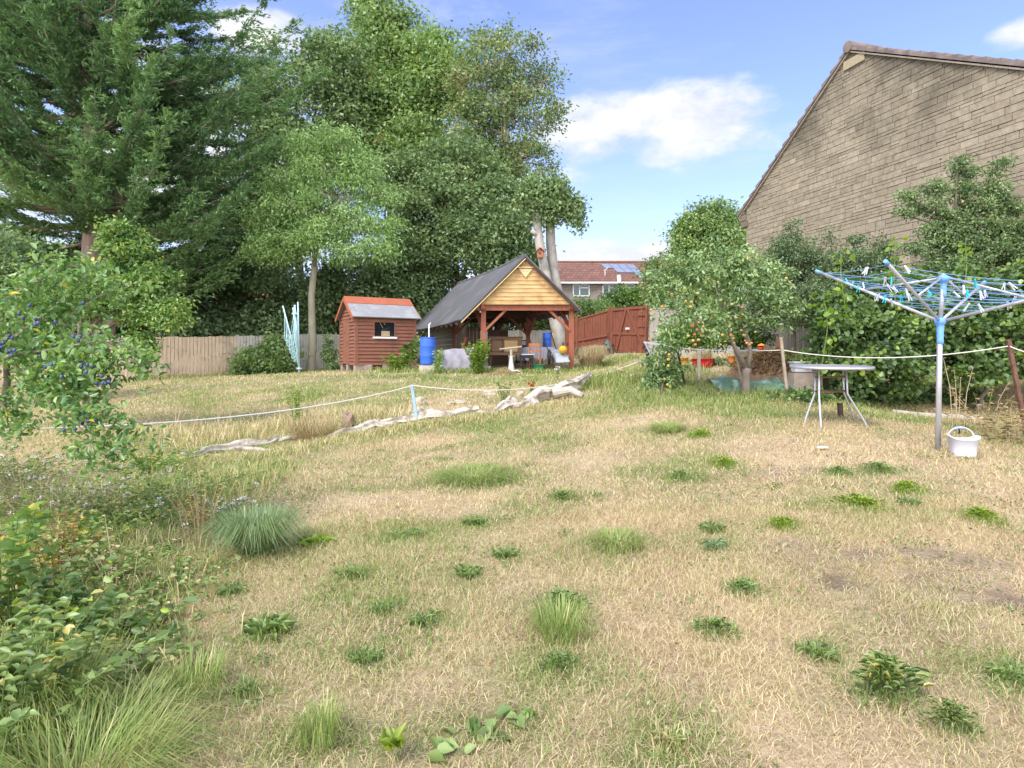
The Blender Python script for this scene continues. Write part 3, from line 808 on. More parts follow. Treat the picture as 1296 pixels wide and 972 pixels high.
sl = (RG - SH) / (SD / 2)
ez = SH - .17 * sl
mb = MB(); roof_slab(mb, SP(-OV, -.17, ez), SP(SW + OV, -.17, ez), SP(SW + OV, SD / 2, RG), SP(-OV, SD / 2, RG), .035)
roof_slab(mb, SP(-OV, SD + .17, ez), SP(SW + OV, SD + .17, ez), SP(SW + OV, SD / 2 + .003, RG), SP(-OV, SD / 2 + .003, RG), .035)
rf = mb.build('roof', M['felt_pale'], shed)
mb = MB(); k = .58
for sg in (-1, 1):
    y0 = SD / 2 + sg * (SD / 2) * (1 - k); z0 = RG - (RG - SH) * (1 - k)
    roof_slab(mb, SP(-OV - .012, y0, z0 + .046), SP(SW + OV + .012, y0, z0 + .046), SP(SW + OV + .012, SD / 2 + sg * .001, RG + .056), SP(-OV - .012, SD / 2 + sg * .001, RG + .056), .012)
mb.build('ridge_sheet', M['ridge_red'], rf)
for xx in (-OV - .015, SW + OV + .015):
    mb = MB()
    for sg in (-1, 1):
        mb.bar(SP(xx, SD / 2 + sg * (SD / 2 + .17), ez - .04), SP(xx, SD / 2, RG - .04), .03, .11)
    mb.build('bargeboard', M['ridge_red'], shed)
mb = MB(); wc = lambda x, z, t: SP(x, 0, z) - e2 * t
for (x0, z0, x1, z1) in ((wx0, wz0, wx0, wz1), (wx1, wz0, wx1, wz1), (wx0, wz1, wx1, wz1)):
    mb.bar(wc(x0, z0, .02), wc(x1, z1, .02), .045, .05)
win = mb.build('window', M['shedwood'], shed)
mb = MB(); mb.box(wc((wx0 + wx1) / 2, (wz0 + wz1) / 2, -.01), wx1 - wx0, .012, wz1 - wz0, ph); mb.build('pane', M['dark_glass'], win)
mb = MB(); mb.box(wc((wx0 + wx1) / 2, wz0 - .035, .05), wx1 - wx0 + .1, .1, .06, ph); mb.build('sill', M['white'], win)
mb = MB()   # things seen just inside the pane
mb.box(wc(wx0 + .42, wz0 + .10, .004), .3, .006, .2, ph); mb.bar(wc(wx0 + .22, wz1 - .04, .006), wc(wx0 + .32, wz0 + .3, .006), .02, .01); mb.bar(wc(wx0 + .36, wz1 - .02, .006), wc(wx0 + .40, wz1 - .1, .006), .02, .01)
mb.build('window_clutter', M['drystem'], win)
mb = MB()
for i, (a_, b_) in enumerate([(.12, .1), (.42, .06), (1.05, .07), (1.5, .06), (1.98, .1), (.1, 1.0), (.1, 1.7), (1.98, 1.7)]):
    g = SP(a_, b_, 0); zg = float(gz(g.x, g.y)); h = max(.06, S0.z - zg + .04)
    mb.box((g.x, g.y, zg + h / 2 - .03), random.uniform(.22, .4), .24, h, ph + random.uniform(-.1, .1)); mb.build('footing_block', M['block'], shed, bevel=.015); mb = MB()
mb = MB(); mb.box(SP(SW / 2, SD / 2, -.03), SW, SD, .07, ph); mb.build('floor_board', M['darkwood'], shed)

# ================================================================== TIMBER SHELTER
A0 = P(612, 468, 20.5); B0 = P(723, 470, 20.5); dv = Vector((-.372, 1, 0)); SL = 7.2
A0.z = float(gz(A0.x, A0.y)); B0.z = float(gz(B0.x, B0.y))
shel = thing('timber_shelter', 'open-sided timber shelter with boarded gable and black felt roof', 'shelter', A0)
BT = 3.23; AX = .447; AZ = 4.79
for s in (0, .5, 1.0):
    for b in (A0, B0):
        p = b + dv * (SL * s); zb = float(gz(p.x, p.y)) - .05
        mb = MB(); mb.box((p.x, p.y, (zb + BT - .12) / 2), .16, .16, BT - .12 - zb)
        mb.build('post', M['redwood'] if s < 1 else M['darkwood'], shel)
mb = MB()   # plates and tie beams
for b in (A0, B0):
    p = Vector((b.x, b.y - .25, BT - .06)); q = Vector((b.x, b.y, BT - .06)) + dv * (SL + .1); mb.bar(p, q, .15, .17)
mb.build('wall_plate', M['redwood'], shel)
for s in (0, .5, 1.0):
    p = Vector((A0.x - .2, A0.y - .02, BT - .09)) + dv * SL * s; q = Vector((B0.x + .2, B0.y - .02, BT - .09)) + dv * SL * s
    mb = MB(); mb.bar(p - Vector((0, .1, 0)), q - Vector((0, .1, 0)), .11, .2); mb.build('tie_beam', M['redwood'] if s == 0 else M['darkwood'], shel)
for s in (0, .5, 1.0):
    for b, sg in ((A0, 1), (B0, -1)):
        p = Vector((b.x, b.y, 0)) + dv * SL * s
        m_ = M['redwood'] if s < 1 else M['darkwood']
        mb = MB(); mb.bar(p + Vector((sg * .05, -.05, BT - .85)), p + Vector((sg * .75, -.05, BT - .16)), .08, .13, Vector((0, 1, 0))); mb.build('brace', m_, shel)
        for dd in ((1,) if s == 0 else (-1,) if s == 1 else (-1, 1)):
            mb = MB(); mb.bar(p + dv * (.05 * dd) + Z * (BT - .85), p + dv * (.72 * dd) + Z * (BT - .14), .08, .12); mb.build('brace', m_, shel)
el = Vector((-1.66, 20.15, 2.70)); er = Vector((2.27, 20.15, 2.98)); ap = Vector((AX, 20.15, AZ)); dl = dv * 7.75
mb = MB()
for e_ in (el, er):
    n_ = 12
    for i in range(n_):      # felt laid in strips, each with a slight sag
        q0, q1 = i / n_, (i + 1) / n_
        sg = lambda q: Vector((0, 0, -.07 * math.sin(q * math.pi) + .012 * math.sin(q * 23)))
        roof_slab(mb, e_ + dl * q0 + sg(q0), e_ + dl * q1 + sg(q1), ap + dl * q1 + sg(q1), ap + dl * q0 + sg(q0), .05)
roof = mb.build('roof', M['felt'], shel)
mb = MB()
mb.tube([ap + dl * (i / 24) + Vector((0, 0, .05 - .07 * math.sin(i / 24 * math.pi))) for i in range(25)], [.075 if i % 2 else .055 for i in range(25)], 7)
mb.build('ridge_roll', M['felt'], roof)
mb = MB()
for i in range(1, 12):
    for e_ in (el, er):
        p = e_ + dl * (i / 12) + Vector((0, 0, -.1)); q = ap + dl * (i / 12) + Vector((0, 0, -.12)); mb.bar(p, q, .05, .1)
mb.build('rafter', M['darkwood'], shel)
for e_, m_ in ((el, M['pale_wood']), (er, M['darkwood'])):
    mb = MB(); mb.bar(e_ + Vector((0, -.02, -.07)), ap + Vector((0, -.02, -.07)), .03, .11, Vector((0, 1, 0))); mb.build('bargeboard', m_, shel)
# gable cladding
mb = MB(); gz0 = BT + .0; nb = 11; gh = (AZ - .12 - gz0)
xl = lambda z: el.x + (z - el.z) / (AZ - el.z) * (AX - el.x) + .10
xr = lambda z: er.x + (z - er.z) / (AZ - er.z) * (AX - er.x) - .10
for i in range(nb):
    z0 = gz0 + gh * i / nb; z1 = gz0 + gh * (i + 1) / nb + .012; y = 20.24
    mb.hexa([Vector((xl(z0), y + .03, z0)), Vector((xr(z0), y + .03, z0)), Vector((xr(z0), y - .012, z0)), Vector((xl(z0), y - .012, z0))],
            [Vector((xl(z1), y + .03, z1)), Vector((xr(z1), y + .03, z1)), Vector((xr(z1), y + .012, z1)), Vector((xl(z1), y + .012, z1))])
mb.build('gable_boards', M['pine'], shel)
mb = MB(); cz = AZ - .52
mb.add([(AX - .23, 20.19, cz + .13), (AX + .23, 20.19, cz + .13), (AX, 20.19, cz - .17), (AX - .23, 20.225, cz + .13), (AX + .23, 20.225, cz + .13), (AX, 20.225, cz - .17)],
       [(0, 1, 2), (5, 4, 3), (0, 3, 4, 1), (1, 4, 5, 2), (2, 5, 3, 0)])
mb.bar((AX - .32, 20.185, cz + .17), (AX + .32, 20.185, cz + .17), .05, .035)
mb.build('gable_ornament', M['pale_wood'], shel)
mb = MB()   # rough lapped back wall on the far left side
a_, b_ = Vector((A0.x, A0.y, 0)) + dv * 3.4, Vector((A0.x, A0.y, 0)) + dv * 7.2
for i in range(9):
    z0 = 1.15 + i * .19; mb.bar(a_ + Z * z0 + Vector((-.1, 0, 0)), b_ + Z * z0 + Vector((-.1, 0, 0)), .03, .17)
mb.build('side_boarding', M['fence_dark'], shel)
for b in (A0, B0):
    pass
mb = MB(); mb.box((A0.x + .1, A0.y - .22, A0.z + .07), .3, .2, .2, .1); tag(mb.build('concrete_block', M['concrete'], org=A0, bevel=.01), 'pale concrete block at the foot of the front left shelter post', 'block')


# ================================================================== FAR HOUSES
def far_house():
    d = 52
    o = P(760, 400, d); hs = thing('terraced_house', 'distant stone house with brown tiled roof and solar panels beyond the gate', 'house', P(760, 430, d))
    x0, x1 = P(660, 400, d).x, P(838, 400, d).x + 1.5
    zt = P(760, 357, d).z; zr = P(760, 333.5, d + 3.2).z; zb = P(760, 450, d).z - 1
    dp = 6.6
    mb = MB(); mb.box(((x0 + x1) / 2, d + dp / 2, (zt + zb) / 2), x1 - x0, dp, zt - zb)
    mb.add([(x0, d, zt), (x0, d + dp, zt), (x0, d + dp / 2, zr), (x1, d, zt), (x1, d + dp, zt), (x1, d + dp / 2, zr)], [(0, 1, 2), (5, 4, 3)])
    mb.build('wall', M['house_stone_far'], hs)
    mb = MB()
    for sg, y0 in ((1, d - .35), (-1, d + dp + .35)):
        roof_slab(mb, Vector((x0 - .2, y0, zt - .15)), Vector((x1 + .2, y0, zt - .15)), Vector((x1 + .2, d + dp / 2, zr)), Vector((x0 - .2, d + dp / 2, zr)), .12)
    rf = mb.build('roof', M['roof_far'], hs)
    mb = MB(); mb.tube([(x0 - .2, d + dp / 2, zr + .12), (x1 + .2, d + dp / 2, zr + .12)], .14, 8); mb.build('ridge_tiles', M['roof_far'], rf)
    mb = MB(); mb.bar((x0, d - .42, zt - .1), (x1, d - .42, zt - .1), .12, .14); mb.build('gutter', M['upvc'], hs)
    for px0, px1 in ((725.5, 745.5), (763, 782), (787, 803)):
        a, b = P(px0, 360, d), P(px1, 374.5, d)
        w, h = b.x - a.x, a.z - b.z; cx, cz = (a.x + b.x) / 2, (a.z + b.z) / 2
        mb = MB(); t = .09
        for c, sx, sz in (((cx, 0, a.z), w + t, t), ((cx, 0, b.z), w + t, t), ((a.x, 0, cz), t, h), ((b.x, 0, cz), t, h), ((cx - w * .1, 0, cz), t, h), ((cx + w * .2, 0, cz + h * .2), w * .6, t)):
            mb.box((c[0], d - .03, c[2]), sx, .1, sz)
        wn = mb.build('window', M['upvc'], hs)
        mb = MB(); mb.box((cx, d - .01, cz), w, .05, h); mb.build('pane', M['far_glass'], wn)
    # solar array laid on the slope, stepped outline
    def on(px, py):
        # ray to the roof plane
        ux, uz = (px - 648) / FX, (HZ - py) / FX
        k = (zr - zt + .15) / (dp / 2 + .35)
        y = (EYE - (zt - .15) + k * (d - .35)) / (k - uz)
        return Vector((ux * y, y, EYE + uz * y))
    def panel(c):
        q = [on(*p) for p in c]; n_ = (q[1] - q[0]).cross(q[3] - q[0]).normalized(); n_ = n_ if n_.z > 0 else -n_
        mb.hexa([p + n_ * .14 for p in q], [p + n_ * .2 for p in q])
    mb = MB()
    T, Bm = 336.3, 352
    for i in range(4):
        for j in range(3):
            f0 = lambda u_, v_: (759.5 + u_ * 42 + v_ * 17.0, T + v_ * 16 + u_ * .8)
            if j == 0 or i + (j == 1) >= 2 + (j == 2) * 1 - (j == 1) * 0:
                g_ = .01
                panel([f0(i / 4 + g_, j / 3 + g_), f0((i + 1) / 4 - g_, j / 3 + g_), f0((i + 1) / 4 - g_, (j + 1) / 3 - g_), f0(i / 4 + g_, (j + 1) / 3 - g_)])
    mb.build('solar_array', M['solar'], rf)
    mb = MB(); p = P(784, 358, d - .45); mb.tube([p, Vector((p.x - .05, p.y, p.z + .65))], .17, 8); mb.build('vent_pipe', M['upvc'], hs)
    mb = MB(); p = P(768, 356, d - .3); mb.tube([p + Vector((0, 1, .3)), p + Vector((0, 1, 1.1)), p + Vector((.25, 1, 1.3))], .03, 5); mb.lathe([(.001, 0), (.16, .05), (.001, .09)], P(708.5, 344, d + 1.2) + Vector((0, 0, .1)), 10); mb.build('satellite_dish', M['upvc'], hs)


far_house()
oh = thing('red_roof_house', 'house with an orange pantile roof glimpsed through the trees behind the fence', 'house', P(290, 430, 48))
d = 48; x0, x1 = P(268, 400, d).x, P(330, 400, d).x; zt, zr, zb = P(0, 402, d).z, P(0, 350, d).z, P(0, 470, d).z
mb = MB(); mb.box(((x0 + x1) / 2, d + 3, (zt + zb) / 2), x1 - x0, 6, zt - zb); mb.build('wall', M['house_stone_far'], oh)
mb = MB(); roof_slab(mb, Vector((x0 - .3, d - .4, zt)), Vector((x1 + .3, d - .4, zt)), Vector((x1 + .3, d + 3, zr)), Vector((x0 - .3, d + 3, zr)), .12)
roof_slab(mb, Vector((x0 - .3, d + 6.4, zt)), Vector((x1 + .3, d + 6.4, zt)), Vector((x1 + .3, d + 3.003, zr)), Vector((x0 - .3, d + 3.003, zr)), .12); mb.build('roof', M['roof_orange'], oh)

# ================================================================== STONE GABLE HOUSE
WY0 = 19.0; wa = .30; u0 = (945 - 648) / FX


def wall_t(px):
    uu = (px - 648) / FX; return (uu - u0) / (wa + uu)


def wall_pt(px, py):
    t = wall_t(px); Y = WY0 * (1 - t); return t * WY0 * math.hypot(1, wa), EYE + (HZ - py) / FX * Y


wd = Vector((wa, -1, 0)).normalized(); wn = Vector((-1, -wa, 0)).normalized(); WO = Vector((u0 * WY0, WY0, 0))
house = thing('stone_house', 'large stone block house gable rising behind the hedge', 'house', Vector((WO.x, WO.y, float(gz(WO.x, WO.y)))))
sL, zL = wall_pt(945, 263); sA, zA = wall_pt(1077, 64); sR, zR = wall_pt(1296, 86)
slopeR = (zA - zR) / (sR - sA); sE = sA + 4.6 / slopeR * .8; zE = zA - slopeR * (sE - sA)
gnd = 1.2
DEPTH = 9.0
wq = lambda s, z, t=0.0: WO + wd * s + Z * z + wn * t
bk = -wn * DEPTH
mb = MB()
prof = [(0, gnd), (sE, gnd), (sE, zE), (sA, zA), (0, zL)]
n5 = len(prof)
mb.add([wq(s, z, -.02) for s, z in prof] + [wq(s, z, -.02) + bk for s, z in prof], [tuple(range(n5)), tuple(range(2 * n5 - 1, n5 - 1, -1))] + [(i, (i + 1) % n5, (i + 1) % n5 + n5, i + n5) for i in range(n5)])
mb.build('wall_core', M['mortar'], house)


def clip(poly, a, b, c):
    """keep a*s + b*z <= c"""
    out = []
    for i in range(len(poly)):
        p, q = poly[i], poly[(i + 1) % len(poly)]
        dp, dq = a * p[0] + b * p[1] - c, a * q[0] + b * q[1] - c
        if dp <= 0:
            out.append(p)
        if dp * dq < 0:
            k = dp / (dp - dq); out.append((p[0] + (q[0] - p[0]) * k, p[1] + (q[1] - p[1]) * k))
    return out


slopeL = (zA - zL) / sA
mb = MB(); tints = []; rr = random.Random(12)
z = gnd
while z < zA:
    h = rr.choice([.075, .075, .15, .15, .15, .11, .15, .22, .15])
    s = -rr.uniform(0, .4)
    while s < sE:
        w = rr.choice([.22, .3, .38, .38, .48, .28]) * rr.uniform(.9, 1.1)
        subs = [(z, h)] if h < .14 or rr.random() < .85 else [(z, h / 2), (z + h / 2, h / 2)]
        for zz0, hh in subs:
            g_ = .006
            poly = [(max(0.0, s + g_), zz0 + g_), (s + w - g_, zz0 + g_), (s + w - g_, zz0 + hh - g_), (max(0.0, s + g_), zz0 + hh - g_)]
            poly = clip(poly, -slopeL, 1, zL - .02); poly = clip(poly, slopeR, 1, zA + slopeR * sA - .02) if len(poly) > 2 else []
            if len(poly) > 2 and poly[1][0] - poly[0][0] > .02:
                pr = rr.uniform(.0, .016); n_ = len(poly); b0 = len(mb.v)
                mb.add([wq(*p, -.021) for p in poly] + [wq(*p, pr) for p in poly], [tuple(range(n_, 2 * n_))] + [(i, (i + 1) % n_, (i + 1) % n_ + n_, i + n_) for i in range(n_)])
                tints += [min(1, max(0, rr.gauss(.55, .12)))] * (2 * n_)
        s += w
    z += h
o = mb.build('stone_facing', M['blockstone'], house)
at = o.data.attributes.new('tint', 'FLOAT', 'POINT'); at.data.foreach_set('value', np.array(tints, np.float32))
mb = MB()   # tiled roof: courses stepped like plain interlocking tiles
for sgn, sl_, s_end in ((-1, slopeL, -.35), (1, slopeR, sE + .35)):
    L_ = abs(s_end - sA); n_ = int(L_ / .27)
    for i in range(n_):
        q0, q1 = i / n_, (i + 1) / n_
        sa, sb = sA + (s_end - sA) * q0, sA + (s_end - sA) * q1
        za, zb_ = zA - sl_ * L_ * q0, zA - sl_ * L_ * q1
        t0, t1 = .05, .10
        e = .0
        c = [wq(sa, za + .02, .09), wq(sb, zb_ + .02, .09), wq(sb, zb_ + .02, .09) + bk, wq(sa, za + .02, .09) + bk]
        mb.hexa(c, [c[0] + Z * t0, c[1] + Z * (t1 + .03), c[2] + Z * (t1 + .03), c[3] + Z * t0])
rf = mb.build('roof', M['tile'], house)
mb = MB(); mb.tube([wq(sA, zA + .08, .12), wq(sA, zA + .08, .12) + bk], .14, 10); mb.build('ridge_tiles', M['tile'], rf)
mb = MB()
for s_end, sl_ in ((-.3, slopeL), (sE + .3, slopeR)):
    L_ = abs(s_end - sA); mb.bar(wq(sA, zA - .03, .045), wq(s_end, zA - .03 - sl_ * L_, .045), .05, .03)
mb.build('verge_mortar', M['mortar'], rf)
mb = MB(); s1, z1 = wall_pt(1071.5, 81); s2, z2 = wall_pt(1092, 72)
sv, zv = wall_pt(1082, 77.5); mb.box(wq(sv, zv, .02), .62, .05, .22, M_=Matrix((wd, wn, Z)).transposed()); mb.build('sand_plate', M['vent'], house)
mb = MB()   # stone corbel and white gutter end at the low eave
for i in range(3):
    mb.box(wq(-.06 - .07 * i, zL - .5 + .2 * i, -.12), .3, .34, .18, M_=Matrix((wd, wn, Z)).transposed())
mb.build('eaves_corbel', M['blockstone'], house)
mb = MB(); mb.tube([wq(-.3, zL - .28, .0), wq(-.3, zL - .28, .0) + bk], .07, 8); mb.build('gutter', M['upvc'], house)

# ================================================================== TREES
# left: the big cypress, three stems, flat feathery boughs
def cypress():
    r = np.random.default_rng(31); d = 25.5
    base = gpt(P(112, 400, d).x, d); t = thing('cypress_tree', 'huge dark spreading cypress with three bare stems over the left fence', 'tree', base)
    mb = MB(); tops = []
    for px, px2, rad, hh in ((100, 92, .36, 17.5), (118, 122, .40, 20.5), (130, 150, .30, 18)):
        a = gpt(P(px + 8, 400, d).x, d + random.uniform(-.3, .3), -.3); b = Vector((P(px2, 0, d).x, d + random.uniform(-.8, .8), hh))
        path = [a.lerp(b, q) + Vector((math.sin(q * 5 + px) * .25, 0, 0)) for q in (0, .12, .25, .4, .6, .8, 1)]
        mb.tube(path, [rad * 1.2, rad, rad * .92, rad * .8, rad * .55, rad * .3, .05], 10); tops.append(path)
    C = []; D = []; T = []; W = []
    for i in range(430):
        st = tops[i % 3]; q = r.uniform(.24, .99) ** 1.0
        k = q * 6; k0 = min(int(k), 5); s = st[k0].lerp(st[k0 + 1], k - k0)
        az = r.uniform(0, 2 * np.pi); zrel = s.z
        L = (7.9 if zrel < 13 else 7.9 - (zrel - 13) * .62) * r.uniform(.45, 1.05)
        if zrel < 6:
            L *= .8
        L = max(L, 1.2)
        dirv = Vector((math.cos(az), math.sin(az), 0))
        if zrel < 6.6 and dirv.y < -.25:      # the low boughs on the garden side are gone: bare stems show
            continue
        rise = r.uniform(-.10, .42)
        sag = r.uniform(.03, .16)
        f_ = lambda v_: s + dirv * (L * v_) + Vector((0, 0, L * (rise * v_ - sag * math.sin(v_ * math.pi) + .10 * v_ ** 3)))
        path = [f_(v_) for v_ in (0, .25, .5, .75, 1)]
        mb.tube(path, [.085, .06, .045, .028, .008], 5)
        sd = Vector((-dirv.y, dirv.x, 0))
        ct = np.clip(r.normal(.42, .17), .05, .85)
        if r.uniform() < .004:
            ct = .97
        nb = int(9.5 * L) + 6
        for j in range(nb):
            v_ = r.uniform(.28, 1.02); p = f_(min(v_, 1.0)); sg = 1 if r.uniform() < .5 else -1
            bl = r.uniform(.25, .95) * (1.25 - .6 * v_)
            bd = (dirv * r.uniform(.45, 1.1) + sd * sg * r.uniform(.1, 1.0) + Vector((0, 0, r.uniform(-.15, .45)))).normalized()
            n = int(24 * bl) + 8
            w = r.uniform(0, 1, n)
            base_ = np.array(p)[None, :] + np.array(bd)[None, :] * (w * bl)[:, None] + r.normal(size=(n, 3)) * np.array([.07, .07, .05])
            C.append(base_); dd = np.repeat(np.array(bd)[None, :], n, 0) + r.normal(size=(n, 3)) * .45; dd[:, 2] += .12; D.append(unit(dd))
            T.append(np.clip(ct + .22 * w - .08 + r.normal(0, .12, n), 0, .9) if ct < .9 else np.full(n, 1.0))
    C = np.concatenate(C); D = np.concatenate(D); T = np.concatenate(T)
    V, F, TT = leaf_arrays(C, .20, .27, D, .85, .5, T, False, r, .05)
    np_mesh('crown', V, F, LM['conifer'], t, attrs={'tint': TT})
    mb.build('trunk', M['bark_conifer'], t, smooth=True)


cypress()
tree('broadleaf_tree', 'tall dark green broadleaf tree showing sky through its crown, just right of the cypress', gpt(P(385, 0, 37).x, 37),
     lobes_px([(372, 95, 36, 60, 50), (420, 75, 37, 45, 40), (320, 150, 36, 50, 60), (372, 185, 36, 55, 60), (430, 150, 37, 45, 55), (300, 250, 36, 60, 60), (350, 270, 36, 50, 60)]),
     300, 85, .72, .32, LM['dark'], M['bark_dark'], .3, seed=2, group='tall trees behind the fence', inner=.3)
tree('broadleaf_tree', 'tallest mid green tree whose narrow top leaves the picture', gpt(P(495, 0, 40).x, 40),
     lobes_px([(482, 25, 40, 38, 45), (500, 85, 40, 55, 45), (455, 120, 39, 45, 45), (535, 70, 40, 38, 30), (490, 150, 39, 55, 50), (555, 110, 39, 45, 45), (520, 190, 38, 60, 45), (470, 200, 38, 45, 40), (475, -25, 40, 22, 30)]),
     470, 100, .72, .33, LM['mid'], M['bark_dark'], .34, seed=3, group='tall trees behind the fence', inner=.25)
tree('broadleaf_tree', 'tall open tree with brownish leaves and pale branches against the blue sky', gpt(P(640, 0, 34).x, 34),
     lobes_px([(625, 45, 34, 30, 28), (650, 85, 34, 42, 40), (605, 95, 34, 35, 45), (688, 105, 34, 22, 26), (640, 145, 34, 50, 45), (690, 165, 34, 20, 26), (603, 165, 34, 40, 45), (660, 205, 34, 42, 40), (620, 225, 34, 40, 35), (700, 140, 34, 14, 14), (675, 60, 34, 16, 16)]),
     320, 55, .5, .24, LM['poplar'], M['bark_pale'], .22, fork=.55, seed=4, group='tall trees behind the fence', inner=.3, twigs=.9, trunk_top=P(640, 60, 34))
tree('holm_oak', 'dense dark evergreen tree rising right behind the shelter roof', gpt(P(585, 0, 31).x, 31),
     lobes_px([(560, 260, 31, 60, 45), (610, 300, 30, 55, 45), (530, 310, 31, 45, 45), (640, 265, 31, 40, 38), (575, 215, 32, 60, 40), (510, 240, 32, 40, 45), (640, 330, 30, 40, 40), (530, 355, 31, 50, 35)]),
     520, 90, .55, .26, LM['dark'], M['bark_dark'], .3, seed=5, inner=.35)
tree('ash_tree', 'light green feathery ash tree standing between the fence and the lawn', gpt(P(393, 0, 27.4).x, 27.4),
     lobes_px([(408, 168, 26.5, 22, 18), (430, 185, 26.5, 28, 22), (382, 192, 26.5, 28, 22), (455, 215, 26.5, 30, 24), (410, 215, 26.4, 40, 26), (358, 225, 26.5, 30, 22), (480, 245, 26.5, 24, 18), (430, 250, 26.2, 45, 26), (375, 262, 26.2, 40, 26), (340, 275, 26.5, 30, 20), (485, 280, 26.4, 24, 18),
               (450, 285, 26.2, 36, 22), (400, 298, 26, 45, 22), (350, 308, 26, 36, 18), (485, 312, 26, 24, 16), (322, 322, 26, 20, 12), (440, 315, 26, 36, 16)]),
     400, 70, .40, .22, LM['ash'], M['bark_ash'], .17, fork=.52, seed=6, aspect=.3, droop=.25, inner=.4, trunk_top=P(402, 215, 26.5))
tree('laurel_bush', 'dark evergreen bush filling the gap behind the fence left of the ash trunk', gpt(P(320, 0, 32).x, 32),
     lobes_px([(250, 380, 31, 60, 50), (340, 385, 31, 50, 50), (300, 330, 33, 70, 40), (200, 385, 30, 40, 45)]), 300, 70, .55, .28, LM['dark'], M['bark_dark'], .12, seed=8, cat='bush')
tree('laurel_bush', 'dark evergreen bush between the ash trunk and the shed roof', gpt(P(450, 0, 31.5).x, 31.5),
     lobes_px([(445, 370, 31, 50, 55), (500, 360, 31, 45, 45), (415, 385, 30.5, 25, 55), (530, 390, 31, 40, 35)]), 260, 70, .5, .26, LM['dark'], M['bark_dark'], .12, seed=9, cat='bush')
tree('laurel_hedge', 'long dark hedge just behind the silvered board fence under the cypress', gpt(P(150, 0, 28).x, 28.5),
     lobes_px([(20, 425, 27, 60, 30), (110, 425, 27.5, 60, 30), (200, 425, 28, 60, 30), (280, 425, 29, 60, 30), (350, 420, 30, 50, 32), (400, 410, 31, 40, 36), (60, 385, 28, 70, 30), (170, 385, 29, 70, 30), (0, 350, 31, 80, 50), (90, 350, 32, 70, 40)]), 540, 60, .42, .26, LM['dark'], M['bark_dark'], .1, seed=63, cat='hedge')
tree('hedge_bush', 'overgrown green hedge seen under the shelter roof', gpt(P(640, 0, 34).x, 34),
     lobes_px([(600, 405, 34, 50, 28), (660, 400, 34, 40, 26), (560, 400, 34, 40, 30), (705, 405, 33, 28, 22)]), 160, 60, .5, .26, LM['mid'], M['bark_dark'], .1, seed=10, cat='bush')
tree('round_tree', 'distant round green tree between the far house and the stone gable', gpt(P(897, 0, 46).x, 46),
     lobes_px([(897, 288, 46, 36, 30), (875, 310, 46, 26, 34), (920, 312, 46, 26, 34), (898, 335, 46, 46, 40), (895, 385, 46, 40, 35)]), 330, 90, .7, .34, LM['mid'], M['bark_dark'], .35, seed=11, inner=.5)
tree('garden_shrub', 'bright green shrub in front of the far house windows', gpt(P(790, 0, 40).x, 40), lobes_px([(792, 378, 40, 26, 16), (775, 388, 40, 22, 14), (815, 384, 40, 22, 18)]), 90, 70, .4, .22, LM['plum'], M['bark_dark'], .08, seed=12, cat='bush')
tree('garden_shrub', 'pale grey green shrub beside the far house, next to the shelter roof', gpt(P(740, 0, 38).x, 38), lobes_px([(742, 390, 38, 20, 12), (725, 398, 38, 16, 12), (760, 392, 38, 14, 10)]), 60, 60, .4, .2, LM['ash'], M['bark_dark'], .08, seed=13, cat='bush')
tree('garden_shrub', 'yellow green shrub beyond the pale fence, right of the gate', gpt(P(835, 0, 30).x, 30), lobes_px([(838, 370, 30, 22, 26), (828, 345, 30, 10, 22)]), 70, 40, .3, .2, LM['poplar'], M['bark_pale'], .07, seed=14, cat='bush')

# lopped pale stems with an ivy mop
pol = thing('lopped_tree', 'pair of pale lopped trunks with ivy on top behind the shelter', 'tree', gpt(P(705, 0, 27).x, 27))
mb = MB(); a = gpt(P(714, 0, 27).x, 27, -.2)
mb.tube([a, P(708, 425, 27), P(698, 390, 27), P(691, 350, 27), P(683, 310, 27), P(679, 275, 27), P(678, 262, 27)], [.36, .30, .24, .215, .20, .18, .17], 12)
mb.tube([P(683, 300, 27), P(673, 292, 26.75)], [.10, .095], 9)
mb.build('trunk', M['bark_pale'], pol, smooth=True)
mb = MB(); a = gpt(P(726, 0, 27.5).x, 27.5, -.2)
mb.tube([a, P(716, 420, 27.5), P(709, 390, 27.5), P(702, 350, 27.5), P(697, 310, 27.5), P(696, 275, 27.5), P(697, 262, 27.5)], [.32, .28, .24, .225, .215, .20, .17], 12); mb.build('trunk', M['bark_pale'], pol, smooth=True)
r_ = np.random.default_rng(15); cen, ix = clusters(lobes_px([(690, 262, 27, 22, 22), (712, 258, 27, 20, 20), (676, 245, 27, 16, 20), (725, 272, 27, 12, 10), (732, 282, 27, 6, 6), (700, 236, 27, 18, 12), (665, 250, 27, 12, 14)]), 130, r_, .2)
C = np.repeat(cen, 55, 0) + r_.normal(size=(130 * 55, 3)) * .2
V, F, T = leaf_arrays(C, .17, .7, None, .5, .4, np.clip(r_.normal(.6, .25, len(C)), 0, .93), False, r_); np_mesh('ivy', V, F, LM['dark'], pol, attrs={'tint': T})
mb = MB(); c = P(683.5, 322, 26.66); mb.box(c, .26, .24, .3)
bh = thing('bird_box', 'little orange-brown bird box fixed to a pale trunk', 'bird box', c); mb.build('box', M['orangewood'], bh)
mb = MB(); roof_slab(mb, c + Vector((-.18, -.2, .1)), c + Vector((0, -.2, .26)), c + Vector((0, .12, .26)), c + Vector((-.18, .12, .1)), .03); roof_slab(mb, c + Vector((.18, -.2, .1)), c + Vector((.002, -.2, .26)), c + Vector((.002, .12, .26)), c + Vector((.18, .12, .1)), .03)
mb.build('roof', M['ridge_red'], bh)
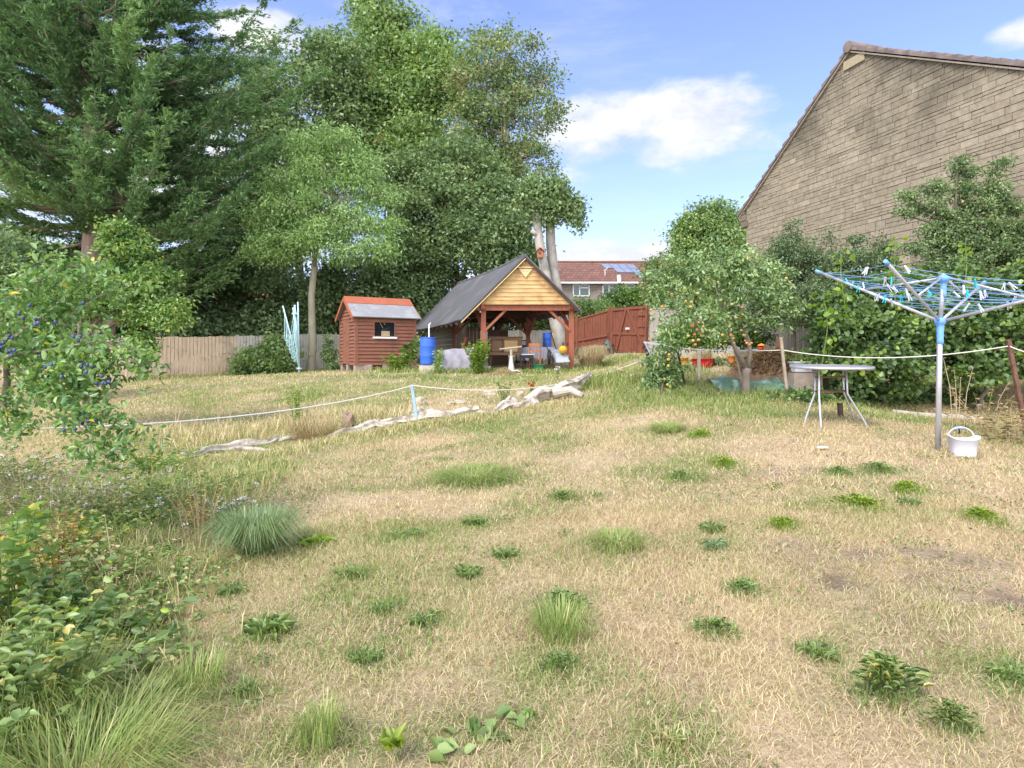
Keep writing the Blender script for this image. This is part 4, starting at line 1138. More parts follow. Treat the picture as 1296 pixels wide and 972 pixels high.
mb = MB(); mb.lathe([(.045, 0), (.045, .01)], c + Vector((0, -.125, .02)), 10); mb.v = [Vector((v.x, c.y - .122 - (v.z - c.z - .02) * .5, c.z + .03 + (v.y - c.y + .125))) for v in mb.v]; mb.build('entrance_hole', M['black'], bh)

# lawn edge behind fence: elder bush and ivy
tree('elder_bush', 'leafy green elder bush growing against the board fence behind the folded airer', gpt(P(330, 0, 26.2).x, 26.2),
     lobes_px([(335, 450, 26.2, 28, 18), (318, 462, 26, 26, 12), (358, 455, 26, 18, 18), (350, 435, 26.3, 16, 10)]), 110, 45, .28, .2, LM['mid'], M['bark'], .05, seed=16, cat='bush')
tree('ivy_plant', 'ivy climbing the fence beside the left wall of the shed', gpt(P(424, 0, 26).x, 26), lobes_px([(413, 436, 26.5, 5, 14), (418, 452, 25.5, 8, 14), (427, 463, 24, 12, 8)]), 45, 35, .14, .13, LM['dark'], M['stem'], .02, seed=17, cat='plant')

# ------------------------------------------------------------------ right side
tree('pyracantha_shrub', 'grey green upright shrub with thin tips against the left end of the stone gable', gpt(P(1005, 0, 12.5).x, 12.5),
     lobes_px([(1000, 335, 12.5, 26, 40), (1002, 292, 12.5, 5, 18), (985, 312, 12.5, 4, 15), (1028, 318, 12.5, 7, 22), (1035, 350, 12.2, 28, 32), (970, 365, 12.5, 22, 30), (1000, 385, 12.4, 40, 30), (1046, 300, 12.5, 4, 12), (960, 400, 12.6, 20, 22)]),
     380, 55, .13, .065, LM['grey'], M['bark'], .05, seed=18, cat='shrub')
tree('climbing_shrub', 'tangled grey green shrub with arching tips below the middle of the gable', gpt(P(1085, 0, 11.8).x, 11.8),
     lobes_px([(1075, 340, 11.8, 38, 26), (1110, 345, 11.8, 26, 26), (1116, 312, 11.8, 6, 18), (1080, 310, 11.8, 9, 12), (1060, 370, 11.6, 40, 26), (1110, 375, 11.6, 40, 24)]), 330, 50, .12, .07, LM['grey'], M['bark'], .05, seed=19, cat='shrub')
tree('plum_tree', 'gappy green plum tree spread in front of the stone gable', gpt(P(1218, 0, 11).x, 11),
     lobes_px([(1172, 262, 11, 20, 12), (1145, 272, 11, 10, 8), (1150, 250, 11, 13, 7), (1182, 238, 11, 16, 9), (1222, 215, 11, 9, 14), (1222, 240, 11, 14, 14), (1212, 205, 11, 5, 7), (1262, 212, 11, 8, 22), (1262, 245, 11, 14, 18), (1235, 262, 11, 24, 12), (1205, 275, 11, 26, 12),
               (1250, 285, 11, 40, 18), (1285, 262, 11, 12, 14), (1190, 295, 11, 34, 14), (1170, 315, 11, 22, 14), (1235, 310, 11, 50, 20), (1285, 300, 11, 30, 18), (1275, 330, 11, 40, 22), (1210, 335, 11, 50, 18)]),
     430, 48, .11, .072, LM['dark'], M['bark_dark'], .07, fork=.5, seed=20, inner=.2, tintspread=.3)
tree('hazel_bush', 'broad leaved hazel bush filling the border behind the garden table', gpt(P(1110, 0, 9.6).x, 9.4),
     lobes_px([(1075, 420, 9.4, 45, 40), (1125, 430, 9.3, 55, 45), (1110, 470, 9.2, 60, 35), (1160, 410, 9.5, 50, 45), (1090, 385, 9.6, 40, 28), (1150, 370, 9.8, 60, 26), (1060, 455, 9.4, 28, 36), (1050, 395, 9.6, 22, 26)]),
     400, 34, .13, .098, LM['hazel'], M['bark'], .04, fork=.3, seed=21, cat='bush', aspect=.85, fine=True, inner=.35)
tree('hazel_bush', 'broad leaved hazel bush at the right edge behind the rotary airer', gpt(P(1235, 0, 9.4).x, 9.4),
     lobes_px([(1200, 430, 9.4, 45, 42), (1250, 400, 9.4, 50, 40), (1285, 440, 9.2, 40, 45), (1225, 465, 9.2, 40, 30), (1215, 370, 9.8, 60, 30), (1290, 365, 9.6, 40, 36), (1310, 400, 9.4, 30, 50), (1380, 410, 9.6, 70, 60), (1470, 420, 9.8, 70, 60)]),
     520, 34, .13, .098, LM['hazel'], M['bark'], .04, fork=.3, seed=22, cat='bush', aspect=.85, fine=True, inner=.35)
for i, (px, py, pb, lb) in enumerate([(1066, 318, 420, 'lime green climbing shoot rising above the hazel bush behind the left airer arm'), (1131, 300, 400, 'lime green climbing shoot rising just right of the near airer arm tip'), (1218, 308, 400, 'lime green climbing shoot in front of the plum tree foliage'),
                                      (1040, 372, 450, 'lime green shoot arching over the left end of the hazel bush')]):
    d = 9.1; t = thing('climbing_shoot', lb, 'plant', P(px, pb + 60, d), 'lime green climbing shoots'); mb = MB(); r_ = np.random.default_rng(50 + i)
    a, b = P(px + 6, pb + 60, d), P(px, py, d - .1); path = [a.lerp(b, q) + Vector((math.sin(q * 6 + i) * .05, math.cos(q * 5) * .05, 0)) for q in np.linspace(0, 1, 7)]
    mb.tube(path, [.008] * 6 + [.003], 5); mb.build('stem', M['stem'], t)
    q = r_.uniform(.3, 1, 46); C = np.array([path[min(5, int(x * 6))].lerp(path[min(5, int(x * 6)) + 1], x * 6 - min(5, int(x * 6))) for x in q]) + r_.normal(size=(46, 3)) * .075
    V, F, T = leaf_arrays(C, .09, .85, None, .5, .3, np.clip(r_.normal(.4, .25, 46), 0, 1), True, r_); np_mesh('foliage', V, F, LM['lime'], t, attrs={'tint': T})
tree('border_plant', 'low leafy green ground cover at the foot of the hazel bush', G(1150, 515), [(np.array(G(px, 508)) + np.array([0, 0, .07]), np.array([.42, .25, .10])) for px in (1010, 1050, 1095, 1140, 1185, 1225)],
     150, 26, .10, .07, LM['hazel'], M['stem'], .01, seed=23, cat='plant', limbs=False, fine=True, aspect=.7)

# apple tree with fruit
ab = G(944, 501)
apple = tree('apple_tree', 'small apple tree heavy with orange fruit, its trunk forking low over green grass', ab,
             lobes_px([(905, 350, 9.4, 50, 32), (870, 345, 9.3, 30, 30), (940, 340, 9.6, 50, 28), (980, 355, 9.6, 28, 26), (850, 375, 9.2, 32, 26), (890, 385, 9.1, 45, 26), (940, 380, 9.4, 45, 28), (985, 385, 9.6, 24, 24), (865, 405, 9.0, 30, 16), (915, 325, 9.5, 40, 18),
                       (830, 350, 9.3, 16, 26), (897, 412, 9.1, 24, 14), (955, 412, 9.4, 26, 12), (858, 330, 9.3, 12, 20), (990, 410, 9.5, 14, 10), (872, 308, 9.4, 6, 16), (925, 300, 9.5, 6, 14), (905, 306, 9.5, 5, 14), (950, 312, 9.5, 6, 14), (842, 318, 9.3, 5, 14)]),
             215, 28, .10, .085, LM['apple'], M['bark'], .024, fork=.2, seed=24, aspect=.5, limbs=False, twigs=.8, inner=.25, fine=True, droop=.15)
mb = MB()
tr = [ab - Vector((0, 0, .08)), P(944, 488, 9.5), P(944, 474, 9.5)]
mb.tube(tr + [P(946, 466, 9.5)], [.075, .064, .060, .066], 10)
mb.tube([P(945, 468, 9.5), P(937, 452, 9.45), P(928, 436, 9.4), P(921, 415, 9.4), P(912, 390, 9.4), P(905, 360, 9.4)], [.042, .036, .032, .027, .019, .008], 8)
mb.tube([P(946, 467, 9.5), P(950, 447, 9.5), P(947, 430, 9.5), P(940, 412, 9.5), P(938, 385, 9.5), P(945, 350, 9.5)], [.042, .036, .032, .026, .019, .008], 8)
mb.tube([P(921, 415, 9.4), P(902, 424, 9.2), P(888, 418, 9.1), P(868, 400, 9.0), P(850, 380, 9.1)], [.034, .03, .026, .018, .008], 7)
mb.tube([P(940, 412, 9.5), P(960, 395, 9.5), P(985, 380, 9.6)], [.03, .02, .008], 7)
mb.build('limb', M['bark'], apple, smooth=True)
ap_proto = None
spots = [(876, 412), (882, 417), (879, 423), (887, 424), (884, 430), (877, 431), (890, 413), (880, 436), (873, 440), (884, 408), (889, 420), (871, 425), (914, 424), (918, 432), (912, 436), (925, 424), (929, 434), (941, 424), (938, 418), (945, 434), (948, 436), (951, 434), (943, 431), (928, 428), (925, 404), (939, 389), (926, 385),
         (868, 381), (875, 382), (883, 371), (874, 388), (909, 357), (912, 380), (922, 396), (932, 402), (940, 398), (995, 352), (1000, 358), (824, 392), (829, 396), (838, 388), (956, 420), (918, 410), (903, 395), (850, 372), (886, 402)]
rr = random.Random(5)
for px, py in spots:
    p = P(px, py, 8.80 + (px - 870) / 140 * .35 + rr.uniform(-.05, .1))
    if ap_proto is None:
        mb = MB(); mb.lathe([(.003, .020), (.014, .024), (.026, .016), (.0325, .0), (.030, -.016), (.02, -.028), (.009, -.027), (.002, -.024)], p, 12)
        ap_proto = mb.build('apple', M['fruit'], apple, smooth=True); p0 = p; continue
    c = ap_proto.copy(); col.objects.link(c); c.parent = apple; c.location = p - p0; c.scale = (1, 1, 1)
    s = rr.uniform(.5, .82); off = p0 - ORG[apple.name]; c.scale = (s, s, s); c.location = (p - ORG[apple.name]) - off * s

tree('border_shrub', 'mixed leafy border bush filling the space between apple tree and grey fence', gpt(P(895, 0, 13.2).x, 13.2),
     lobes_px([(870, 425, 13.2, 26, 16), (900, 428, 13.2, 30, 14), (935, 420, 13.4, 26, 18), (850, 432, 13.2, 16, 12), (960, 425, 13.2, 16, 14), (915, 400, 13.6, 30, 14)]), 170, 40, .14, .09, LM['plum'], M['bark'], .03, seed=61, cat='bush', fine=True)
tree('border_shrub', 'low grey green plants round the pots behind the apple trunk', gpt(P(905, 0, 11.9).x, 11.9),
     lobes_px([(908, 462, 11.9, 12, 7), (945, 458, 12.0, 16, 9), (875, 468, 11.4, 8, 4), (930, 466, 11.6, 14, 6), (960, 455, 12, 14, 8)]), 70, 34, .08, .06, LM['grey'], M['stem'], .01, seed=62, cat='plant', fine=True, limbs=False)

# trained little apple on the low wires
cb = G(836, 502); ct = thing('cordon_apple', 'small trained apple bush hanging with green and yellow fruit beside the iron stake', 'fruit bush', cb)
r_ = np.random.default_rng(26); cen, ix = clusters(lobes_px([(826, 458, 10.2, 16, 14), (850, 470, 10.2, 12, 16), (846, 460, 10.2, 10, 10), (838, 485, 10.2, 18, 12), (845, 497, 10.1, 9, 10), (828, 478, 10.2, 14, 10), (847, 442, 10.2, 10, 8), (822, 490, 10.2, 9, 8)]), 85, r_, .2)
C = np.repeat(cen, 20, 0) + r_.normal(size=(1700, 3)) * .07
V, F, T = leaf_arrays(C, .075, .5, None, .5, .4, np.clip(r_.normal(.42, .25, len(C)), 0, .95), True, r_); np_mesh('foliage', V, F, LM['apple'], ct, attrs={'tint': T})
mb = MB(); mb.tube([cb, P(842, 470, 10.2), P(846, 436, 10.2)], [.02, .016, .008], 6); mb.tube([P(843, 475, 10.2), P(828, 465, 10.2), P(820, 470, 10.2)], [.01, .008, .004], 5); mb.tube([P(844, 450, 10.2), P(856, 436, 10.2)], [.012, .006], 5); mb.build('stem', M['bark_dark'], ct)
pr = None
for px, py in [(845, 487), (848, 489), (846, 494), (849, 497), (846, 463), (846, 455), (841, 480), (851, 484), (843, 500), (847, 449)]:
    p = P(px, py, 10.0)
    mb = MB()
    if pr is None:
        mb.ball(p, .028, 10); pr = mb.build('apple', M['green_fruit'], ct, smooth=True); p0 = p
    else:
        c = pr.copy(); col.objects.link(c); c.parent = ct; c.location = p - p0

# ------------------------------------------------------------------ left side fruit trees
tree('plum_tree', 'bright yellow green plum tree overhanging the left end of the board fence', gpt(P(150, 0, 10.5).x - .5, 10.5),
     lobes_px([(165, 318, 10.5, 32, 28), (152, 352, 10.5, 28, 22), (190, 355, 10.3, 34, 24), (205, 395, 10.1, 30, 18), (165, 388, 10.2, 36, 22), (115, 380, 10.3, 36, 22), (180, 428, 10.1, 10, 10), (183, 442, 10.1, 7, 10), (60, 385, 10.5, 40, 20), (155, 295, 10.5, 22, 14), (215, 405, 10, 20, 10)]),
     330, 42, .13, .085, LM['plum'], M['bark'], .06, fork=.5, seed=27, fine=True, inner=.25, tintspread=.3, trunk_top=P(90, 400, 10.5))
tree('garden_shrub', 'dark shrub massed at the left edge under the cypress', gpt(P(10, 0, 15).x, 15), lobes_px([(5, 330, 15, 48, 40), (-30, 380, 15, 50, 60), (45, 375, 15, 35, 40), (20, 420, 14.5, 40, 40)]), 260, 60, .25, .13, LM['dark'], M['bark_dark'], .08, seed=28, cat='bush')
dam = thing('damson_tree', 'damson branches loaded with blue fruit reaching in from the left edge', 'tree', gpt(-4.6, 5.0))
mb = MB(); D_ = 4.7; paths = []


def branch(pl, r0):
    p = [P(*q) for q in pl]; mb.tube(p, [r0 * (1 - .85 * i / (len(p) - 1)) for i in range(len(p))], 6); paths.append(p)


branch([(-120, 860, 4.9), (-110, 600, 4.9), (-70, 480, 4.8), (-40, 462, D_)], .05)
branch([(-60, 470, D_), (0, 455, D_), (35, 444, D_), (80, 405, 4.8), (125, 375, 4.9), (165, 362, 5.0)], .02)
branch([(-40, 445, D_), (20, 425, D_), (60, 395, D_), (110, 350, 4.9), (140, 345, 5)], .016)
branch([(-40, 420, D_), (5, 380, D_), (50, 355, 4.8), (85, 330, 4.8)], .014)
branch([(10, 455, D_), (45, 485, D_), (85, 497, 4.6), (110, 490, 4.6), (125, 500, 4.6)], .012)
branch([(30, 448, D_), (80, 440, 4.6), (130, 430, 4.6), (165, 455, 4.6), (190, 470, 4.6)], .012)
branch([(60, 488, D_), (95, 510, 4.5), (100, 540, 4.5), (125, 572, 4.45), (140, 590, 4.4)], .010)
branch([(-30, 480, D_), (0, 510, D_), (20, 530, D_), (25, 560, 4.6)], .012)
branch([(40, 470, D_), (90, 460, 4.6), (135, 465, 4.6), (180, 455, 4.6)], .009)
branch([(100, 515, 4.5), (130, 525, 4.5), (155, 540, 4.45), (160, 560, 4.4)], .008)
mb.build('branch', M['twig'], dam, smooth=True)
r_ = np.random.default_rng(29); cs = []
for k, p in enumerate(paths[1:]):
    for i in range(int(14 + 4 * len(p)) if k not in (5, 8, 6) else 18):
        q = r_.uniform(.12 if k else .25, 1) * (len(p) - 1); i0 = min(int(q), len(p) - 2); cs.append(np.array(p[i0].lerp(p[i0 + 1], q - i0)) + r_.normal(size=3) * np.array([.05, .10, .05]))
cs = np.array(cs); per = 17; C = np.repeat(cs, per, 0) + r_.normal(size=(len(cs) * per, 3)) * .055
tt = np.clip(np.repeat(r_.normal(.5, .18, len(cs)), per) + r_.normal(0, .2, len(C)), 0, .93); tt[r_.uniform(0, 1, len(tt)) < .015] = 1
V, F, T = leaf_arrays(C, .056, .52, None, .5, .45, tt, True, r_); np_mesh('foliage', V, F, LM['damson'], dam, attrs={'tint': T})
fp = None
for px, py, n in [(12, 424, 4), (28, 400, 4), (37, 390, 2), (47, 407, 4), (3, 442, 4), (10, 448, 4), (5, 436, 3), (14, 445, 3), (73, 405, 2), (51, 453, 2), (67, 459, 2), (106, 462, 4), (112, 467, 3), (133, 480, 4), (127, 484, 3), (135, 487, 3), (103, 523, 4), (101, 532, 3), (109, 537, 3), (85, 541, 2), (93, 540, 2), (100, 565, 2), (80, 475, 2), (95, 430, 3), (62, 467, 2), (117, 528, 2), (108, 384, 2), (98, 428, 2)]:
    for j in range(max(1, int(n * .75))):
        p = P(px + random.uniform(-5, 5), py + random.uniform(-4, 4), 4.35 + random.uniform(-.06, .1) - (.05 if py > 500 else 0))
        if fp is None:
            b2 = MB(); b2.ball(p, .0115, 10, 1.15); fp = b2.build('damson', M['damson_fruit'], dam, smooth=True); p0 = p
        else:
            c = fp.copy(); col.objects.link(c); c.parent = dam; c.location = p - p0

# ================================================================== ROPES AND STAKES


def catenary(pts, sag, n=10):
    out = []
    for (a, b), s in zip(zip(pts[:-1], pts[1:]), sag):
        for i in range(n):
            q = i / n; p = a.lerp(b, q); p.z -= s * 4 * q * (1 - q); out.append(p)
    return out + [pts[-1]]


mb = MB(); low = [P(-60, 545, 5.0), P(523, 488, 10), P(826, 450, 13.0)]
mb.tube(catenary(low, [.16, .32], 16), .0075, 6); tag(mb.build('rope', M['rope'], org=low[1]), 'white rope strung low along the fallen logs past the blue stake', 'rope')
mb = MB(); up_ = [P(820, 434, 11.2), P(857, 440, 10.5), P(990, 443, 9.3), P(1277, 438, 7.45), P(1330, 452, 7.2)]
mb.tube(catenary(up_, [.0, .03, .13, .02], 14), .0065, 6); tag(mb.build('rope', M['rope'], org=up_[1]), 'white rope strung behind the garden table from stake to rusty post', 'rope')


def stake(name, label, a, b, w, m, kind='bar', top=None):
    a, b = Vector(a), Vector(b); mb = MB()
    a = a - (b - a).normalized() * .06
    if kind == 'bar':
        mb.bar(a, b, w, w * .9, Vector((0, 1, .01)))
    else:
        mb.tube([a, a.lerp(b, .5), b], [w / 2, w / 2, w / 2], 8)
    return tag(mb.build(name, m, org=a, bevel=.003 if kind == 'bar' else 0), label, 'stake')


stake('wooden_stake', 'pale blue painted stake holding up the low rope', gpt(P(528, 0, 10).x, 10), P(521, 487, 10), .045, M['stake_blue'])
stake('iron_stake', 'leaning black iron stake with notches beside the cordon apple', gpt(P(867, 0, 10.3).x, 10.3), P(856, 437, 10.4), .035, M['iron'])
stake('wooden_stake', 'pale square stake standing in front of the red tub', gpt(P(884, 0, 10.6).x, 10.6), P(885, 443, 10.6), .045, M['fence_grey'])
stake('wooden_stake', 'thin bamboo coloured stick propping the rope beside the garden table', gpt(P(997, 0, 9.2).x, 9.2), P(988, 427, 9.3), .04, M['twig'])
stake('metal_post', 'rusty dark post leaning at the right edge with the rope tied on top', gpt(P(1300, 0, 7.6).x, 7.6), P(1276, 430, 7.45), .045, M['rust'])
br = thing('metal_bracket', 'dark folded bracket with pale rails at the upper end of the rope', 'bracket', gpt(P(829, 0, 11.2).x, 11.2))
mb = MB(); mb.bar(P(829, 466, 11.2) - Z * .3, P(816, 433, 11.2), .06, .05); mb.build('post', M['iron'], br)
mb = MB(); mb.bar(P(815, 433, 11.18), P(843, 437, 10.8), .03, .03); mb.bar(P(817, 434, 11.15), P(826, 452, 11.0), .04, .03); mb.build('rail', M['alu'], br)

# ================================================================== LOGS AND STONES


def log(label, path, rad, seed, extra=(), group='weathered logs laid along the lawn edge'):
    r = random.Random(seed); mb = MB(); pts = []; rd = []
    for i in range(len(path) - 1):
        for k in range(9):
            q = k / 9; p = Vector(path[i]).lerp(Vector(path[i + 1]), q); pts.append(p + Vector((0, 0, -.02)) + Vector((0, .02 * math.sin((i + q) * 4.1 + seed), .018 * math.sin((i + q) * 5.3 + 2 * seed)))); rd.append(1.02 * (rad[i] + (rad[i + 1] - rad[i]) * q) * (1 + .14 * math.sin((i + q) * 3.7 + seed) + r.uniform(-.03, .03)))
    pts.append(Vector(path[-1])); rd.append(rad[-1])
    mb.tube(pts, rd, 12)
    n = 12
    for i, vtx in enumerate(mb.v):    # ribbed, split surface
        ring = i // n
        if ring < len(pts):
            c = pts[ring]; f = 1 + .16 * math.sin((i % n) * 2.1 + seed + ring * .10) + .11 * math.sin((i % n) * 3.14 + ring * .13 + seed) + r.uniform(-.04, .04); mb.v[i] = c + (vtx - c) * f
    for e in extra:
        mb.tube([Vector(q) for q in e[0]], e[1], 9)
    return tag(mb.build('fallen_log', M['log'], org=path[0], smooth=False), label, 'log', group)


def on(px, py, dz):
    g = G(px, py); return Vector((g.x, g.y, g.z + dz))


log('bleached split log lying nearest the left border, lowest of the row', [on(229, 583, .05), on(262, 575, .07), on(300, 568, .07), on(340, 562, .05), on(356, 558, .05)], [.045, .06, .065, .06, .03], 1, [([on(300, 572, .05), on(330, 573, .04), on(345, 574, .02)], [.035, .03, .012])])
log('short weathered log behind the straw tussock, before the brown stone', [on(415, 556, .06), on(440, 552, .08), on(475, 543, .09), on(500, 540, .05)], [.04, .065, .07, .04], 2)
log('long low pale log at the foot of the blue stake', [on(478, 541, .06), on(520, 534, .08), on(560, 530, .09), on(606, 523, .07)], [.05, .07, .07, .04], 3)
log('knobbly short log between the stone pile and the big forked log', [on(618, 527, .05), on(636, 521, .09), on(652, 517, .14)], [.03, .075, .07], 4, [([on(634, 522, .08), on(645, 516, .18)], [.04, .03])])
log('thin pale branch half sunk in grass between the bleached log and the tussock', [on(352, 560, .03), on(375, 556, .05), on(418, 551, .04)], [.03, .045, .03], 6)
log('short pale log bridging the gap between the long low log and the knobbly one', [on(598, 525, .04), on(612, 526, .06), on(626, 525, .03)], [.03, .05, .03], 8)
log('pale log end lying against the left end of the big forked log', [on(645, 519, .05), on(660, 517, .08), on(676, 512, .05)], [.04, .06, .04], 9)
log('big forked silver log topping the row near the apple tree', [on(664, 514, .12), on(690, 508, .16), on(715, 502, .19), on(735, 495, .22), on(747, 490, .26)], [.06, .085, .095, .08, .045], 5,
    [([on(700, 508, .14), on(722, 505, .15), on(738, 505, .05)], [.085, .07, .045]), ([on(675, 512, .08), on(680, 515, .02)], [.08, .06])])
sl_ = ['squared pale stone beside the blue stake, largest of the heap', 'pale stone under the largest one of the heap by the blue stake', 'small pale stone at the right foot of the heap by the blue stake', 'flat pale slab lying on the grass right of the blue stake', 'small pale stone next to the flat slab behind the long log',
       'flat cream stone half buried behind the knobbly log', 'small round cream stone right against the knobbly log', 'pale stone sunk in grass at the left of the heap by the stake', 'small cream stone at the right end of the long low log']
for i, (px, py, s, fl) in enumerate([(531, 510, 9, .8), (530, 518, 9, .5), (545, 518, 5, .6), (583, 508, 9, .45), (570, 510, 6, .6), (619, 498, 10, .5), (658, 499, 5, .9), (519, 520, 5, .6), (600, 517, 5, .6)]):
    d = G(px, py + 5).y; k = d / FX; c = G(px, py + 4); c.z += s * k * fl * .6
    rock(c, s * k, s * k * .8, s * k * fl, 60 + i, 'garden_stone', M['stone'], sl_[i], 'stone', 'pale stones dumped beside the logs')
c = G(441, 541); c.z += .1; rock(c, .09, .09, .13, 77, 'garden_stone', M['brownstone'], 'upright rounded brown stone perched between two logs', 'stone')
c = G(808, 482); c.z += .05; rock(c, .16, .12, .09, 78, 'garden_stone', M['log'], 'low grey stone in the grass beside the cordon apple', 'stone')

# ================================================================== ROTARY AIRER
Bz = G(1187, 569); d0 = 6.4; Bz = gpt(P(1187, 0, d0).x, d0)
air = thing('rotary_airer', 'open rotary clothes airer with blue lines and scattered pegs', 'clothes airer', Bz)
HUBL = P(1190, 407, d0); HUBT = P(1194, 352, d0)
mb = MB(); mb.tube([Bz - Z * .05, P(1188.5, 480, d0), HUBL - Z * .02], .026, 14); mb.build('pole', M['alu'], air, smooth=True)
mb = MB(); mb.tube([HUBL - Z * .02, P(1194, 346, d0)], .021, 12); mb.build('pole', M['alu'], air, smooth=True)
mb = MB(); mb.lathe([(.03, -.235), (.032, -.2), (.032, -.19), (.029, -.18), (.034, -.14), (.031, -.13), (.036, -.07), (.033, -.06), (.037, -.03), (.05, -.02), (.055, 0), (.05, .03), (.03, .04)], HUBL, 16); hl_ = mb.build('lower_hub', M['blue_clip'], air, smooth=True)
mb = MB(); mb.lathe([(.026, -.2), (.03, -.16), (.027, -.15), (.031, -.1), (.028, -.09), (.034, -.04), (.05, -.035), (.06, -.01), (.06, .012), (.04, .02), (.03, .03)], HUBT, 16); mb.build('upper_hub', M['blue_clip'], air, smooth=True)
tips = []
for az, Rr, zt in ((126, 1.3, P(0, 343, 7.45).z), (36, 1.28, P(0, 357, 7.15).z), (-54, 1.27, 2.17), (216, 1.25, P(0, 331, 5.66).z)):
    a = R_(az); tips.append(Vector((HUBL.x + Rr * math.cos(a), HUBL.y + Rr * math.sin(a), zt)))
for i, tp in enumerate(tips):
    s = HUBL + (tp - HUBL).normalized() * .05
    mb = MB(); mb.tube([s, s.lerp(tp, .5), tp], .0165, 10); ar = mb.build('arm', M['alu'], air, smooth=True)
    mb = MB(); mb.tube([tp.lerp(s, .035), tp + (tp - s).normalized() * .012], [.0205, .019], 10); mb.build('tip_cap', M['blue_clip'], ar, smooth=True)
    m_ = s.lerp(tp, .56 if i != 3 else .42)
    s2 = HUBT + (Vector((tp.x, tp.y, HUBT.z)) - HUBT).normalized() * .05
    mb = MB(); mb.tube([s2, m_ + Vector((0, 0, .012))], .011, 8); mb.build('strut', M['alu'], air, smooth=True)
LV = [.30, .40, .50, .59, .68, .77, .86, .96]
lines = []
mb = MB(); rr = random.Random(9)
for i in range(4):
    for k in LV:
        p, q = HUBL.lerp(tips[i], k), HUBL.lerp(tips[(i + 1) % 4], k); sg = rr.uniform(.01, .045) * (.5 + k)
        path = [p.lerp(q, t_) - Z * (sg * 4 * t_ * (1 - t_)) for t_ in np.linspace(0, 1, 9)]
        mb.tube(path, .0028, 5); lines.append((i, k, p, q, sg))
mb.build('line', M['cord_blue'], air)


def peg_mesh(m, name):
    b = MB()
    for sg in (-1, 1):
        q0 = Vector((.0045 * sg, 0, .012)); b.bar(Vector((.005 * sg, 0, .018)), Vector((.004 * sg, 0, -.012)), .005, .010, Vector((0, 1, 0))); b.bar(Vector((.004 * sg, 0, -.010)), Vector((.013 * sg, 0, -.058)), .0045, .010, Vector((0, 1, 0)))
    b.tube([(-.011, 0, -.008), (.011, 0, -.008)], .003, 6)
    for vtx in b.v:
        vtx *= 1.15
    return b.build(name, m)


pegs = {'white': peg_mesh(M['white_plastic'], 'clothes_peg'), 'turquoise': peg_mesh(M['turq'], 'clothes_peg')}
pp = [('white', 1098, 345), ('white', 1096, 347), ('white', 1121, 358), ('white', 1124, 362), ('white', 1148, 336), ('white', 1092, 364), ('white', 1107, 381), ('white', 1111, 382), ('white', 1128, 383), ('white', 1146, 374), ('white', 1149, 375), ('white', 1132, 368), ('white', 1221, 366), ('white', 1208, 377),
      ('white', 1240, 375), ('white', 1247, 373), ('white', 1239, 389), ('white', 1225, 388), ('white', 1271, 367), ('white', 1279, 363), ('white', 1276, 389), ('white', 1285, 380),
      ('turquoise', 1072, 358), ('turquoise', 1080, 364), ('turquoise', 1086, 365), ('turquoise', 1127, 360), ('turquoise', 1120, 381), ('turquoise', 1140, 379), ('turquoise', 1175, 372), ('turquoise', 1223, 373), ('turquoise', 1234, 361)]
ords = ['first', 'second', 'third', 'fourth', 'fifth', 'sixth', 'seventh', 'eighth', 'ninth', 'tenth', 'eleventh', 'twelfth', 'thirteenth', 'fourteenth', 'fifteenth', 'sixteenth', 'seventeenth', 'eighteenth', 'nineteenth', 'twentieth', 'twenty-first', 'twenty-second']
used = {'white': False, 'turquoise': False}; cnt = {'white': 0, 'turquoise': 0}
cand = []
for (i, k, p, q, sg) in lines:
    for t_ in np.linspace(.04, .96, 60):
        w = p.lerp(q, t_) - Z * (sg * 4 * t_ * (1 - t_)); cand.append((648 + FX * w.x / w.y, HZ - FX * (w.z - EYE) / w.y, w, (q - p).normalized()))
for clr, px, py in sorted(pp, key=lambda a: a[1]):
    e = min(cand, key=lambda c: (c[0] - px) ** 2 + (c[1] - py + 4) ** 2 + .4 * (c[2].y - 5.4) ** 2)
    o = pegs[clr] if not used[clr] else pegs[clr].copy()
    if used[clr]:
        col.objects.link(o)
    used[clr] = True; cnt[clr] += 1; n_ = cnt[clr]
    o.location = e[2]; o.rotation_euler = (rr.uniform(-.6, .6), rr.uniform(-.7, .7), math.atan2(e[3].y, e[3].x) + math.pi / 2 + rr.uniform(-.3, .3))
    tag(o, f'{ords[n_ - 1]} {clr} clothes peg from the left end of the airer lines', 'clothes peg', f'{clr} pegs clipped along the airer lines')

# peg basket, sprinkler head, edging
pb = G(1219, 578); bk_ = thing('peg_basket', 'small translucent white plastic peg basket with a hooped handle on the dry grass', 'basket', pb)
mb = MB(); ang = R_(-14); n = 28
rings = [(0, .0), (.8, .0), (.82, .02), (1.0, .17), (1.10, .175), (1.09, .185), (.97, .182), (.8, .03), (.0, .02)]
vs = []
for f_, z in rings:
    for k in range(n):
        a = 6.28319 * k / n; cx, sy = math.cos(a), math.sin(a)
        ex = math.copysign(abs(cx) ** .55, cx) * .128 * max(f_, .01); ey = math.copysign(abs(sy) ** .55, sy) * .085 * max(f_, .01)
        zz_ = z * .98 + (.035 * (abs(cx) ** 2) * (1 if z > .1 else 0))
        vs.append(pb + Matrix.Rotation(ang, 3, 'Z') @ Vector((ex, ey, zz_ + ex * .0)))
mb.add(vs, [(i * n + k, i * n + (k + 1) % n, (i + 1) * n + (k + 1) % n, (i + 1) * n + k) for i in range(len(rings) - 1) for k in range(n)])
mb.build('body', M['white_plastic'], bk_, smooth=True)
mb = MB(); mb.tube([pb + Matrix.Rotation(ang, 3, 'Z') @ Vector((-.115 * math.cos(t_) - .02, .0, .195 + .10 * math.sin(t_))) for t_ in np.linspace(0, math.pi, 14)], .006, 7); mb.build('handle', M['white_plastic'], bk_, smooth=True)
